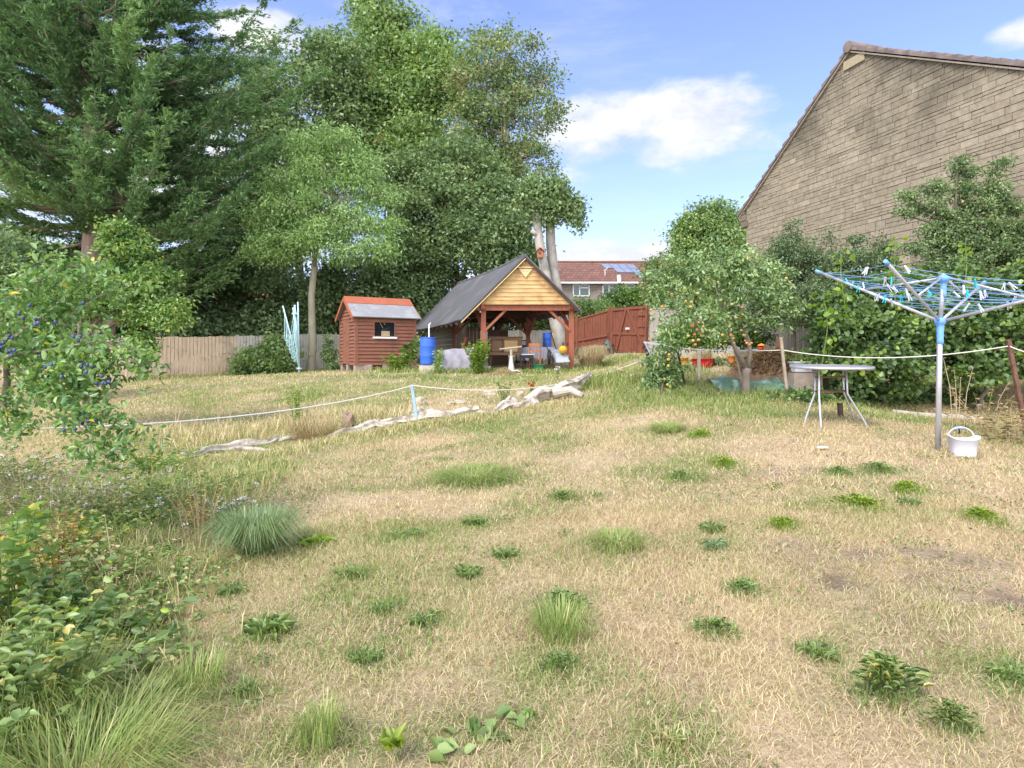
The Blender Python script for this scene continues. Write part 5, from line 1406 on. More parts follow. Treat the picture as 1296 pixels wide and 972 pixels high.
sp_ = G(1214, 551); st = thing('sprinkler_head', 'low blue mushroom shaped cap on a short stem behind the peg basket', 'garden cap', sp_)
mb = MB(); mb.lathe([(.004, -.012), (.04, -.008), (.062, 0), (.055, .012), (.03, .022), (.004, .025)], sp_ + Z * .085, 18); mb.build('cap', M['blue_clip'], st, smooth=True)
mb = MB(); mb.tube([sp_ - Z * .03, sp_ + Z * .08], .008, 7); mb.build('stem', M['black'], st)
mb = MB(); pts = [G(1128, 522), G(1160, 526), G(1195, 528), G(1240, 530)]
for a, b in zip(pts[:-1], pts[1:]):
    mb.bar(a + Z * .015, b + Z * .015, .13, .06)
tag(mb.build('stone_edging', M['concrete'], org=pts[0], bevel=.01), 'flat concrete edging strip between the lawn and the hazel bush', 'edging')
mb = MB(); q = G(1041, 570); mb.box(q + Z * .03, .10, .05, .012, .3); tag(mb.build('paper_scrap', M['white'], org=q), 'small white scrap lying on bare straw grass', 'scrap')

# ================================================================== GARDEN TABLE
tb = Vector((P(1052, 0, 7.45).x, 7.45, 0)); tb.z = float(gz(tb.x, tb.y)); tz = P(0, 464, 7.45).z
tilt = Matrix.Rotation(R_(1.6), 3, 'X')
tab = thing('garden_table', 'round grey metal garden table on four bent tubular legs', 'table', tb)
mb = MB(); mb.lathe([(.001, -.004), (.435, -.004), (.435, .003), (.001, .003)], Vector((0, 0, 0)), 40); mb.v = [Vector((tb.x, tb.y, tz)) + tilt @ v_ for v_ in mb.v]; mb.build('tabletop', mat('pebbled_grey_glass', (.36, .34, .36), .35, .2, 40, .1), tab)
mb = MB(); mb.lathe([(.432, -.018), (.455, -.022), (.462, -.008), (.458, .01), (.44, .012), (.432, .006)], Vector((0, 0, 0)), 48); mb.f = mb.f[:-2]; mb.v = [Vector((tb.x, tb.y, tz)) + tilt @ v_ for v_ in mb.v]; mb.build('rim', M['alu'], tab, smooth=True)
legs = {}
for px_f, py_f, px_t, dd in ((1018.5, 528, 1031, .05), (1039, 540, 1043, -.30), (1081, 533, 1060, .32), (1097, 538, 1073.5, -.12)):
    d = 7.45 + dd; foot = P(px_f, py_f, d); foot.z = float(gz(foot.x, foot.y)) - .02
    up1 = Vector((tb.x + (P(px_t, 0, d).x - tb.x) * 1.0, 7.45 + dd * .62, tz - .01)); knee = Vector((up1.x + (foot.x - up1.x) * .06, up1.y, tz - .30))
    k2 = knee.lerp(Vector((foot.x, foot.y, foot.z + .05)), .12) + Vector((0, 0, -.02))
    e_ = Vector((foot.x - (foot.x - knee.x) * .12, foot.y - (foot.y - knee.y) * .12, foot.z + .09))
    mb = MB(); mb.tube([up1, knee + Z * .03, knee - Z * .02, k2, e_, foot + Z * .03, foot], .0115, 9); mb.build('leg', M['alu'], tab, smooth=True); legs[px_f] = (up1, knee)
mb = MB(); o_ = list(legs.values()); o_ = [o_[0], o_[1], o_[3], o_[2]]
for i in range(4):
    a, b = o_[i], o_[(i + 1) % 4]
    mb.tube([a[0].lerp(a[1], .4), b[0].lerp(b[1], .4)], .007, 6); mb.tube([a[1], b[1]], .0075, 6)
mb.build('stretcher', M['rust'], tab)
stake('wooden_stake', 'short dark square post standing in the lawn under the garden table', gpt(P(1064, 0, 8.0).x, 8.0), P(1063, 510, 8.0), .055, M['darkwood'])

# ================================================================== FOLDED AIRER
fb = gpt(P(379, 0, 22.5).x, 22.5); fa = thing('folded_airer', 'folded rotary airer with drooping pale turquoise lines on the far lawn', 'clothes airer', fb)
mb = MB(); ftop = P(373, 386, 22.5); mb.tube([fb - Z * .05, P(378, 455, 22.5), ftop], .035, 9); mb.build('pole', M['alu_blue'], fa, smooth=True)
low_ = P(379, 467, 22.45); ft = [P(358, 387, 22.3), P(371, 389, 22.2), P(377, 382, 22.4), P(374, 396, 22.8)]
for q in ft:
    mb = MB(); mb.tube([low_ + (q - low_) * .02, q], .026, 7); mb.build('arm', M['alu_blue'], fa, smooth=True)
mb = MB(); mb.lathe([(.13, 0), (.13, .06)], P(374, 398, 22.5), 12); mb.lathe([(.1, 0), (.1, .05)], low_, 12); mb.build('hub', M['alu_blue'], fa)
mb = MB(); rr = random.Random(4)
for i, q in enumerate(ft):
    for k in range(9):
        p = low_.lerp(q, .22 + .085 * k); p2 = low_.lerp(ft[(i + 1) % 4], .22 + .085 * k)
        sg = .25 + .09 * k + rr.uniform(-.05, .05)
        out_ = Vector(((q.x + ft[(i + 1) % 4].x) / 2 - low_.x + rr.uniform(-.12, .12), rr.uniform(-.25, .25), 0)) * .25
        path = [p.lerp(p2, t_) - Z * sg * (1 - abs(2 * t_ - 1) ** 3) + out_ * math.sin(t_ * math.pi) for t_ in np.linspace(0, 1, 9)]
        path = [Vector((v_.x, v_.y, max(v_.z, low_.z - .05))) for v_ in path]
        mb.tube(path, .0085, 4)
mb.build('line', M['cord_pale'], fa)

# ================================================================== BARREL AND SHELTER CONTENTS


def ground_thing(px, d, dz=0):
    return gpt(P(px, 0, d).x, d, dz)


def barrel(px, py0, py1, wpx, d, label, m, slabs=True):
    c = ground_thing(px, d); r = wpx / FX * d / 2; zb, zt = P(0, py1, d).z, P(0, py0, d).z; h = zt - zb; c0 = Vector((c.x, c.y, zb))
    t = thing('plastic_barrel', label, 'barrel', c0)
    mb = MB(); mb.lathe([(r * .9, 0), (r * .98, .02), (r, h * .1), (r, h * .30), (r * 1.025, h * .32), (r, h * .34), (r, h * .66), (r * 1.025, h * .68), (r, h * .70), (r, h * .92), (r * .97, h * .97)], c0, 28); mb.build('body', m, t, smooth=True)
    mb = MB(); mb.lathe([(r * .98, h * .965), (r * 1.03, h * .97), (r * 1.03, h * .995), (r * .96, h), (.01, h * .99)], c0, 28); mb.build('lid', m, t, smooth=True)
    return c0, r


c0, r0 = barrel(541.5, 427, 462, 19.5, 19.9, 'tall bright blue plastic barrel standing between shed and shelter', M['blue_plastic'])
g = ground_thing(541.5, 19.9); mb = MB(); hh = max(.08, c0.z - g.z); mb.box((g.x, g.y, g.z + hh / 2 - .02), .5, .45, hh + .02); tag(mb.build('concrete_slab', M['concrete'], org=g, bevel=.012), 'concrete slab under the tall blue barrel', 'slab')
mb = MB(); mb.tube([P(543, 427.5, 19.95), P(543, 411, 19.95), P(545, 409, 20.3)], .022, 7); tag(mb.build('downpipe', M['white'], org=P(543, 427.5, 19.95)), 'thin white pipe from the shelter eave into the blue barrel', 'pipe')

# dust sheet over a low bulky thing: draped mesh
sh0 = ground_thing(580, 20.6)
sx0, sx1 = P(563, 0, 20.6).x, P(608, 0, 20.6).x; zt = P(0, 441, 20.6).z
nx, ny = 30, 22; vs = []; fs = []
for j in range(ny + 1):
    for i in range(nx + 1):
        a, b = i / nx * 2 - 1, j / ny * 2 - 1; e = max(abs(a), abs(b)); top_ = .80
        x = (sx0 + sx1) / 2 + a * (sx1 - sx0) / 2 * (1 if e < .8 else 1.0 + .1 * (e - .8) * 5); y = 20.95 + b * .72
        if e <= top_:
            z = zt + .018 * math.sin(a * 5 + 1) * math.cos(b * 4) + .05 * a
        else:
            q = (e - top_) / (1 - top_); x = (sx0 + sx1) / 2 + (a / e * top_ * (sx1 - sx0) / 2 * 1.45) + a / e * .16 * q + .03 * math.sin(b * 20) * q; y = 20.95 + (b / e * top_ * .72 * 1.4) + b / e * .14 * q + .04 * math.sin(a * 17) * q
            z = zt + (float(gz(x, y)) + .03 - zt) * min(1, q * 1.02) ** .9
        vs.append((x, y, z))
for j in range(ny):
    for i in range(nx):
        k = j * (nx + 1) + i; fs.append((k, k + 1, k + nx + 2, k + nx + 1))
mb = MB(); mb.add(vs, fs); tag(mb.build('dust_sheet', M['sheet'], org=sh0, smooth=True), 'pale lilac grey sheet thrown over a low bulky thing in the shelter', 'sheet')

# old sideboard with panels, dark chest behind
def P2(px, py, d):
    return P(px, py, d)


sb = ground_thing(640, 21.6); sbd = thing('sideboard', 'brown wooden sideboard with a tan panel standing at the shelter front', 'sideboard', sb)
xa, xb = P(619, 0, 21.6).x, P(661, 0, 21.6).x; za, zb = P(0, 449.5, 21.6).z, P(0, 427, 21.6).z
mb = MB(); mb.box(((xa + xb) / 2, 21.9, (za + zb) / 2), xb - xa, .55, zb - za); mb.box(((xa + xb) / 2, 21.88, zb + .012), xb - xa + .05, .62, .03); mb.box(((xa + xb) / 2, 21.6, za + .05), xb - xa - .02, .03, .1); mb.build('carcase', M['brownwood'], sbd, bevel=.006)
x2, x3 = P(638.5, 0, 21.6).x, P(655, 0, 21.6).x
mb = MB(); mb.box(((x2 + x3) / 2, 21.6, (P(0, 431, 21.6).z + P(0, 445, 21.6).z) / 2), x3 - x2, .03, P(0, 431, 21.6).z - P(0, 445, 21.6).z); mb.build('panel', M['ply'], sbd, bevel=.004)
mb = MB(); x4, x5 = P(621, 0, 21.6).x, P(637, 0, 21.6).x
for (q0, q1, r0_, r1_) in ((x4, x5, zb - .06, zb - .10), (x4, x5, za + .14, za + .10), (x4, x4 + .04, zb - .06, za + .1), (x5 - .04, x5, zb - .06, za + .1)):
    mb.box(((q0 + q1) / 2, 21.61, (r0_ + r1_) / 2), abs(q1 - q0), .03, abs(r0_ - r1_))
mb.build('door_frame', M['brownwood2'], sbd)
for x_ in (xa + .05, xb - .05):
    for y_ in (21.68, 22.12):
        mb = MB(); zg = float(gz(x_, y_)); mb.box((x_, y_, (zg + za) / 2), .07, .07, max(.05, za - zg)); mb.build('leg', M['brownwood2'], sbd)
ch = ground_thing(632, 23.6); cht = thing('wooden_chest', 'dark brown upright chest behind the sideboard in the shelter', 'chest', ch)
xa, xb = P(617, 0, 23.6).x, P(643, 0, 23.6).x; zt = P(0, 417, 23.6).z
mb = MB(); mb.box(((xa + xb) / 2, 23.9, (ch.z + zt) / 2), xb - xa, .5, zt - ch.z); mb.build('carcase', M['brownwood2'], cht, bevel=.008)
mb = MB(); mb.box(((xa + xb) / 2, 23.62, zt - .2), xb - xa - .12, .05, .28); mb.box(((xa + xb) / 2, 23.62, zt - .6), xb - xa - .12, .05, .36); mb.build('panel', M['darkwood'], cht)
cb2 = ground_thing(600, 23.4); mb = MB()
xa, xb = P(590, 0, 23.4).x, P(608, 0, 23.4).x; zt = P(0, 414, 23.4).z
for i in range(4):
    x_ = xa + (xb - xa) * (i + .5) / 4; mb.box((x_, 23.4 + .02 * i, (cb2.z + zt - .07 * (i % 2)) / 2), (xb - xa) / 4 - .012, .06, zt - .07 * (i % 2) - cb2.z)
tag(mb.build('stacked_boards', M['brownwood2'], org=cb2), 'tall dark boards stacked upright at the back of the shelter', 'boards')
mb = MB(); a, b = ground_thing(578, 22.6), P(591, 427, 22.2); mb.bar(a + Z * .05, b, .08, .12); tag(mb.build('timber_beam', M['redwood'], org=a), 'red stained beam propped at a slant behind the dust sheet', 'beam')

# machine/parasol base: white cast stand with a wooden crosspiece
ws = ground_thing(647, 19.7); wst = thing('stand_table', 'white conical stand carrying a weathered crosspiece before the sideboard', 'stand', ws)
k = 19.7 / FX
mb = MB(); cx = ws.x; mb.lathe([(.115, .0), (.11, .08), (.075, .32), (.05, .5), (.045, .56)], Vector((cx, 19.7, ws.z + .02)), 14); mb.build('column', M['white_dirty'], wst, smooth=True)
for sg, ln in ((1, .33), (-1, .12), (.3, .2)):
    mb = MB(); mb.tube([Vector((cx, 19.68, ws.z + .1)), Vector((cx + sg * ln * .6, 19.6, ws.z + .12)), Vector((cx + sg * ln, 19.55, ws.z + .05)), Vector((cx + sg * ln * 1.1, 19.53, ws.z + .0))], [.03, .028, .026, .02], 7); mb.build('foot', M['white_dirty'], wst, smooth=True)
zc = P(0, 440.5, 19.7).z; mb = MB(); mb.bar(Vector((P(632, 0, 19.7).x, 19.7, zc - .03)), Vector((P(660, 0, 19.7).x, 19.75, zc + .05)), .16, .04); mb.tube([Vector((cx, 19.7, ws.z + .55)), Vector((cx, 19.7, zc))], .04, 8); mb.build('crosspiece', M['fence_grey'], wst)
hp = ground_thing(638, 19.3); r_ = np.random.default_rng(70); n = 2600
xy = r_.normal(size=(n, 2)) * np.array([.26, .22]) + np.array([hp.x, 19.3]); hgt = .24 * np.exp(-((xy[:, 0] - hp.x) / .3) ** 2 - ((xy[:, 1] - 19.3) / .26) ** 2)
C = np.stack([xy[:, 0], xy[:, 1], gz(xy[:, 0], xy[:, 1]) + hgt * r_.uniform(.3, 1, n)], 1); V, F, T = leaf_arrays(C, .16, .06, None, .5, .8, None, False, r_)
tag(np_mesh('hay_heap', V, F, LM['straw'], org=hp, attrs={'tint': T}), 'small heap of dry cut grass beside the white stand', 'hay heap')


def chair(c, rz, m, label):
    t = thing('wooden_chair', label, 'chair', c); m3 = Matrix.Rotation(rz, 3, 'Z'); q = lambda x, y, z: Vector(c) + m3 @ Vector((x, y, z))
    mb = MB(); mb.box(q(0, 0, .45), .42, .42, .035, rz); mb.build('seat', m, t, bevel=.008)
    for x in (-.18, .18):
        mb = MB(); mb.bar(q(x, -.18, .44), q(x, -.19, 0), .04, .04); mb.build('leg', m, t)
        mb = MB(); mb.bar(q(x, .24, 0), q(x, .18, .45), .04, .04); mb.bar(q(x, .18, .45), q(x, .24, .95), .04, .035); mb.build('leg', m, t)
    mb = MB(); mb.bar(q(-.2, .235, .92), q(.2, .235, .92), .03, .11); mb.bar(q(-.18, .215, .7), q(.18, .215, .7), .02, .06); mb.bar(q(-.07, .22, .7), q(-.07, .23, .9), .03, .02); mb.bar(q(.07, .22, .7), q(.07, .23, .9), .03, .02); mb.build('backrest', m, t)
    mb = MB(); mb.bar(q(-.18, -.18, .22), q(-.18, .2, .22), .02, .03); mb.bar(q(.18, -.18, .22), q(.18, .2, .22), .02, .03); mb.build('stretcher', m, t)


chair(ground_thing(678.5, 21.0), math.pi * .92, M['orangewood'], 'orange varnished wooden chair drawn up to the cloth covered table')
# table with cloth
tc_ = ground_thing(688, 22.2); tt_ = thing('trestle_table', 'table under a pale lilac cloth at the right of the shelter', 'table', tc_)
xa, xb = P(664, 0, 22.2).x, P(703, 0, 22.2).x; zt = tc_.z + .76
mb = MB(); mb.box(((xa + xb) / 2, 22.4, zt - .03), xb - xa, .7, .03)
mb.build('tabletop', M['brownwood'], tt_)
for x in (xa + .08, xb - .08):
    for y in (22.12, 22.68):
        mb = MB(); mb.bar((x, y, zt - .04), (x, y, float(gz(x, y)) - .02), .05, .05); mb.build('leg', M['brownwood'], tt_)
vs = []; fs = []; n = 40
for i in range(n + 1):
    x = xa - .03 + (xb - xa + .06) * i / n
    for zz_, y in ((zt, 22.8), (zt + .0, 22.4), (zt, 22.06), (zt - .03, 22.03), (zt - .2, 22.02 + .02 * math.sin(i * 1.3)), (zt - .42 - .07 * math.sin(i * .35), 22.0 + .035 * math.sin(i * 1.3))):
        vs.append((x, y, zz_))
for i in range(n):
    for j in range(5):
        k = i * 6 + j; fs.append((k, k + 1, k + 7, k + 6))
mb = MB(); mb.add(vs, fs); tag(mb.build('tablecloth', M['cloth'], org=tc_, smooth=True), 'pale lilac cloth hanging over the front of the shelter table', 'tablecloth')
bq = ground_thing(668, 20.6); bt_ = thing('black_stool', 'black stool with a worn grey top in front of the cloth covered table', 'stool', bq)
mb = MB(); mb.box(bq + Z * .62, .42, .36, .04); mb.build('seat', M['galv'], bt_, bevel=.01)
mb = MB(); mb.box(bq + Z * .55, .38, .32, .1); mb.build('apron', M['black'], bt_)
for x, y in ((-.16, -.13), (.16, -.13), (-.16, .13), (.16, .13)):
    mb = MB(); mb.bar(bq + Vector((x * .8, y, .56)), bq + Vector((x * 1.15, y * 1.2, 0)), .04, .04); mb.build('leg', M['black'], bt_)
gc = ground_thing(680.5, 20.7); mb = MB(); mb.hexa([gc + Vector(v_) for v_ in ((-.16, -.1, 0), (.16, -.1, 0), (.16, .12, 0), (-.16, .12, 0))], [gc + Vector(v_) for v_ in ((-.2, -.13, .26), (.2, -.13, .26), (.2, .15, .26), (-.2, .15, .26))])
mb.box(gc + Vector((0, .01, .27)), .44, .32, .03); tag(mb.build('plastic_crate', M['green_plastic'], org=gc, bevel=.01), 'green plastic crate on the grass under the orange chair', 'crate')
barrel(692.5, 421, 441, 11, 24.6, 'smaller blue barrel behind the cloth covered table', M['blue_plastic'])
pl = ground_thing(698, 24.9); mb = MB(); mb.box((P(697, 0, 24.9).x, 24.9, (pl.z + P(0, 421, 24.9).z) / 2), .22, .05, P(0, 421, 24.9).z - pl.z); tag(mb.build('timber_board', M['ply'], org=pl), 'tan board upright beside the smaller blue barrel', 'board')
mc = ground_thing(662, 24.4); mt = thing('old_cooker', 'dark appliance with a pale front behind the cloth covered table', 'appliance', mc)
mb = MB(); mb.box(mc + Z * .45, .6, .5, .9); mb.build('body', M['black'], mt, bevel=.02); mb = MB(); mb.box(mc + Vector((0, -.27, .78)), .52, .04, .16); mb.box(mc + Vector((0, -.27, .35)), .5, .03, .5); mb.build('front_panel', M['galv'], mt)

# wheelbarrow tipped forward, yellow buoy on it
wb = ground_thing(707, 20.3); wt = thing('wheelbarrow', 'galvanised wheelbarrow standing on its nose with its tray toward the lawn', 'wheelbarrow', wb)
q = lambda px, py, dd: P(px, py, 20.2 + dd)
mb = MB(); fl = [q(704, 459, -.25), q(721, 458, -.2), q(715.5, 447.5, .05), q(702, 447.5, .05)]
bkc = [q(700, 457, .25), q(717, 455, .3), q(713, 442.5, .38), q(697, 443, .33)]
th = .02
mb.hexa([fl[0], fl[1], fl[1] + Vector((0, th, 0)), fl[0] + Vector((0, th, 0))], [fl[3], fl[2], fl[2] + Vector((0, th, 0)), fl[3] + Vector((0, th, 0))])
for a_, b_ in ((0, 3), (1, 2), (3, 2)):
    n_ = Vector((0, 0, .015)) if a_ == 3 else Vector((.015, 0, 0)); mb.hexa([fl[a_], fl[b_], fl[b_] + n_, fl[a_] + n_], [bkc[a_], bkc[b_], bkc[b_] + n_, bkc[a_] + n_])
mb.build('tray', M['galv'], wt)
mb = MB(); mb.tube([q(701, 457, .1), q(695, 446, .2), q(689, 433, .6)], .02, 7); mb.tube([q(716, 456, .2), q(703, 440, .5), q(697, 420, .9)], .02, 7); mb.tube([q(695, 446, .2), q(710, 447, .4)], .018, 6); mb.build('frame', M['black'], wt)
mb = MB(); wc_ = q(695, 452, -.05); mb.tube([wc_ + Vector((0, .20 * math.cos(a), .20 * math.sin(a))) for a in np.linspace(0, 6.283, 25)], .05, 8); mb.build('wheel', M['black'], wt, smooth=True)
bc = q(712.5, 442.5, -.05); by = thing('mooring_buoy', 'round mustard yellow buoy resting on the wheelbarrow tray', 'buoy', bc)
mb = MB(); mb.ball(bc, .14, 18, .95); mb.build('ball', M['buoy'], by, smooth=True); mb = MB(); mb.tube([bc + Z * .13, bc + Z * .24], [.03, .022], 8); mb.build('neck', M['black'], by)
tp_ = ground_thing(727.5 - 16, 19.6)
tc2 = P(762, 437, 25.0); gb = gpt(tc2.x, 24.6); _tz = gb.z; tcx = thing('plastic_chair', 'grey teal plastic garden chair lying folded against the red fence', 'chair', gb)
mb = MB(); mb.box(gb + Vector((.1, -.1, .45)), .5, .5, .05, .3); mb.build('seat', M['teal_plastic'], tcx, bevel=.02)
mb = MB(); mb.bar(gb + Vector((.25, .15, .45)), gb + Vector((.42, .25, .95)), .48, .04, Vector((0, 1, 0))); mb.build('backrest', M['teal_plastic'], tcx, bevel=.015)
for x, y in ((-.15, -.3), (.3, -.35), (-.1, .15), (.35, .1)):
    mb = MB(); mb.bar(gb + Vector((x, y, .45)), gb + Vector((x * 1.15, y * 1.1, -.02)), .06, .05); mb.build('leg', M['teal_plastic'], tcx)
mb = MB(); mb.bar(gb + Vector((-.25, -.3, .66)), gb + Vector((.2, .2, .68)), .06, .04); mb.bar(gb + Vector((.25, -.35, .66)), gb + Vector((.45, .1, .68)), .06, .04); mb.build('armrest', M['teal_plastic'], tcx)

tcx.scale = (.9, .9, .62)

# ================================================================== POTS AND COMPOST NEAR THE APPLE


def pot(name, px, py_t, py_b, wpx, d, m, label, cat='pot', taper=.8, handles=False):
    zt, zb = P(0, py_t, d).z, P(0, py_b, d).z; c = Vector((P(px, 0, d).x, d, zb)); g = float(gz(c.x, c.y)); c.z = g + .0; r = wpx / FX * d / 2 * (1 if handles else .85); h = (zt - c.z) * (1.1 if handles else .9)
    t = thing(name, label, cat, c)
    mb = MB(); mb.lathe([(r * taper, 0), (r * (taper + (1 - taper) * .5), h * .5), (r * .98, h * .95), (r * 1.04, h * .96), (r * 1.04, h), (r * .95, h), (r * .93, h * .85), (.01, h * .84)], c, 24); mb.build('body', m, t, smooth=True)
    mb = MB(); mb.lathe([(r * .92, h * .86), (r * .5, h * .9), (.01, h * .88)], c, 16); mb.build('soil', M['soil'], t)
    if handles:
        for sg in (-1, 1):
            mb = MB(); mb.tube([c + Vector((sg * r * .98, -.05, h * .9)), c + Vector((sg * r * 1.12, -.02, h * .78)), c + Vector((sg * r * 1.0, .03, h * .7))], .012, 6); mb.build('handle', m, t)
    return t, c, r, h


t, c, r, h = pot('garden_tub', 889, 455, 470, 27, 11.8, M['red_tub'], 'red plastic tub with dry plants in the border behind the apple trees', 'tub', .85, True)
r_ = np.random.default_rng(80); n = 260; a = r_.uniform(0, 6.28, n); q_ = r * np.sqrt(r_.uniform(0, 1, n)) * .85
V, F, T = blades(c.x + q_ * np.cos(a), c.y + q_ * np.sin(a), np.full(n, c.z + h * .85), r_.uniform(.1, .3, n), np.full(n, .004), r_.uniform(.1, .8, n), r_.uniform(0, 1, n), r_); np_mesh('foliage', V, F, LM['straw'], t, attrs={'tint': T})
pot('flower_pot', 866, 451, 462, 13, 11.6, M['orange_pot'], 'orange yellow plastic pot left of the red tub')
pot('flower_pot', 926, 449, 458, 11, 11.6, M['terracotta'], 'bright orange pot lying beyond the apple trunk')
for i, (px, lb) in enumerate(((1018, 'long white trough planter behind the left side of the garden table'), (1048, 'white trough planter behind the middle of the garden table'))):
    d = 9.6 + .2 * i; zt = P(0, 458 + i, d).z; c = Vector((P(px, 0, d).x, d, zt - .16)); t = thing('planter_trough', lb, 'planter', c)
    mb = MB(); mb.hexa([c + Vector(v_) for v_ in ((-.17, -.07, 0), (.17, -.07, 0), (.17, .07, 0), (-.17, .07, 0))], [c + Vector(v_) for v_ in ((-.2, -.1, .16), (.2, -.1, .16), (.2, .1, .16), (-.2, .1, .16))]); mb.box(c + Vector((0, 0, .155)), .43, .23, .02); mb.build('body', M['white_plastic'], t, bevel=.01)
    C = np.array(c)[None, :] + r_.normal(size=(160, 3)) * np.array([.13, .06, .06]) + np.array([0, 0, .25]); V, F, T = leaf_arrays(C, .06, .6, None, .5, .4, None, True, r_); np_mesh('foliage', V, F, LM['grey' if i else 'plum'], t, attrs={'tint': T})
    mb = MB(); g = float(gz(c.x, c.y)); mb.box((c.x, c.y, (g + c.z) / 2 - .01), .42, .22, max(.04, c.z - g)); tag(mb.build('brick_stack', M['block'], org=(c.x, c.y, g)), ('rough blocks under the long white trough', 'rough blocks under the middle white trough')[i], 'blocks')
# green tarpaulin: crumpled sheet
tc3 = gpt(P(945, 0, 10.2).x, 10.2); nx, ny = 44, 18; vs = []; fs = []
for j in range(ny + 1):
    for i in range(nx + 1):
        x = P(897, 0, 10.2).x + (P(1000, 0, 10.0).x - P(897, 0, 10.2).x) * i / nx; y = 10.4 - .75 * j / ny - .25 * i / nx + .05 * math.sin(i * .9)
        z = float(gz(x, y)) + .035 + .09 * max(0, lump(np.array([x]), np.array([y]), 91, 9.0)[0] + .35) * (1 - abs(2 * j / ny - 1) ** 3) + (.12 * math.exp(-((i - 8) / 6) ** 2) + .05 * math.exp(-((i - 30) / 9) ** 2)) * (1 - abs(2 * j / ny - 1) ** 2)
        vs.append((x, y, z))
for j in range(ny):
    for i in range(nx):
        k = j * (nx + 1) + i; fs.append((k, k + 1, k + nx + 2, k + nx + 1))
mb = MB(); mb.add(vs, fs); tag(mb.build('green_tarpaulin', M['tarp'], org=tc3, smooth=True), 'crumpled pale green tarpaulin lying in the grass behind the apple trunk', 'tarpaulin')
cc = gpt(P(985, 0, 10.6).x, 10.6); vs = []; fs = []; nx = 40; ny = 26
for j in range(ny + 1):
    for i in range(nx + 1):
        a, b = i / nx * 2 - 1, j / ny * 2 - 1; x = cc.x + a * .85; y = cc.y + b * .75; e = max(0, 1 - a * a - b * b * .9)
        vs.append((x, y, float(gz(x, y)) - .02 + .42 * e ** .7 * (1 + .25 * lump(np.array([x]), np.array([y]), 95, 12)[0]) * (1 if a < .3 else .8)))
for j in range(ny):
    for i in range(nx):
        k = j * (nx + 1) + i; fs.append((k, k + 1, k + nx + 2, k + nx + 1))
cm = thing('compost_heap', 'brown heap of dried clippings between apple trunk and garden table', 'compost heap', cc)
mb = MB(); mb.add(vs, fs); mb.build('mound', M['compost'], cm, smooth=True)
n = 3800; a = r_.uniform(-1, 1, (n, 2)); a = a[(a ** 2).sum(1) < .8]; x = cc.x + a[:, 0] * .85; y = cc.y + a[:, 1] * .75; e = np.maximum(0, 1 - a[:, 0] ** 2 - a[:, 1] ** 2 * .9)
C = np.stack([x, y, gz(x, y) + .40 * e ** .7 + .03], 1); V, F, T = leaf_arrays(C, .08, .35, None, .5, .6, r_.uniform(0, .7, len(C)), False, r_); np_mesh('dead_leaves', V, F, LM['rust'], cm, attrs={'tint': T}); cm['label'] = 'brown heap of dried clippings between apple trunk and garden table'
stake('timber_board', 'upright orange brown plank standing behind the thin rope stick', gpt(P(987, 0, 10.9).x, 10.9), P(987, 427, 10.9), .10, M['brownwood'])
tg = gpt(P(963, 0, 12.2).x, 12.2); ty = thing('toy_windmill', 'small red and yellow plastic garden ornament near the dark fence', 'ornament', tg)
tz_ = P(0, 441, 12.2).z; mb = MB(); mb.ball((tg.x, 12.2, tz_), .055, 12); mb.build('body', M['red_tub'], ty, smooth=True); mb = MB(); mb.lathe([(.08, 0), (.07, .02), (.03, .04), (.005, .05)], Vector((tg.x + .01, 12.2, tz_ + .05)), 14); mb.build('cap', M['orange_pot'], ty, smooth=True)
mb = MB(); mb.tube([tg - Z * .05, (tg.x, 12.2, tz_ - .05)], .018, 7); mb.build('pole', M['white'], ty)
mb = MB(); q0 = gpt(P(971, 0, 12.6).x, 12.6); mb.box((q0.x, q0.y, (q0.z + P(0, 443, 12.6).z) / 2), .7, .3, P(0, 443, 12.6).z - q0.z); mb.box((q0.x, q0.y, P(0, 443, 12.6).z), .78, .36, .03); tag(mb.build('raised_bed', M['galv'], org=q0, bevel=.01), 'grey box shaped raised bed below the dark fence', 'raised bed')

# ================================================================== SMALL PLANTS


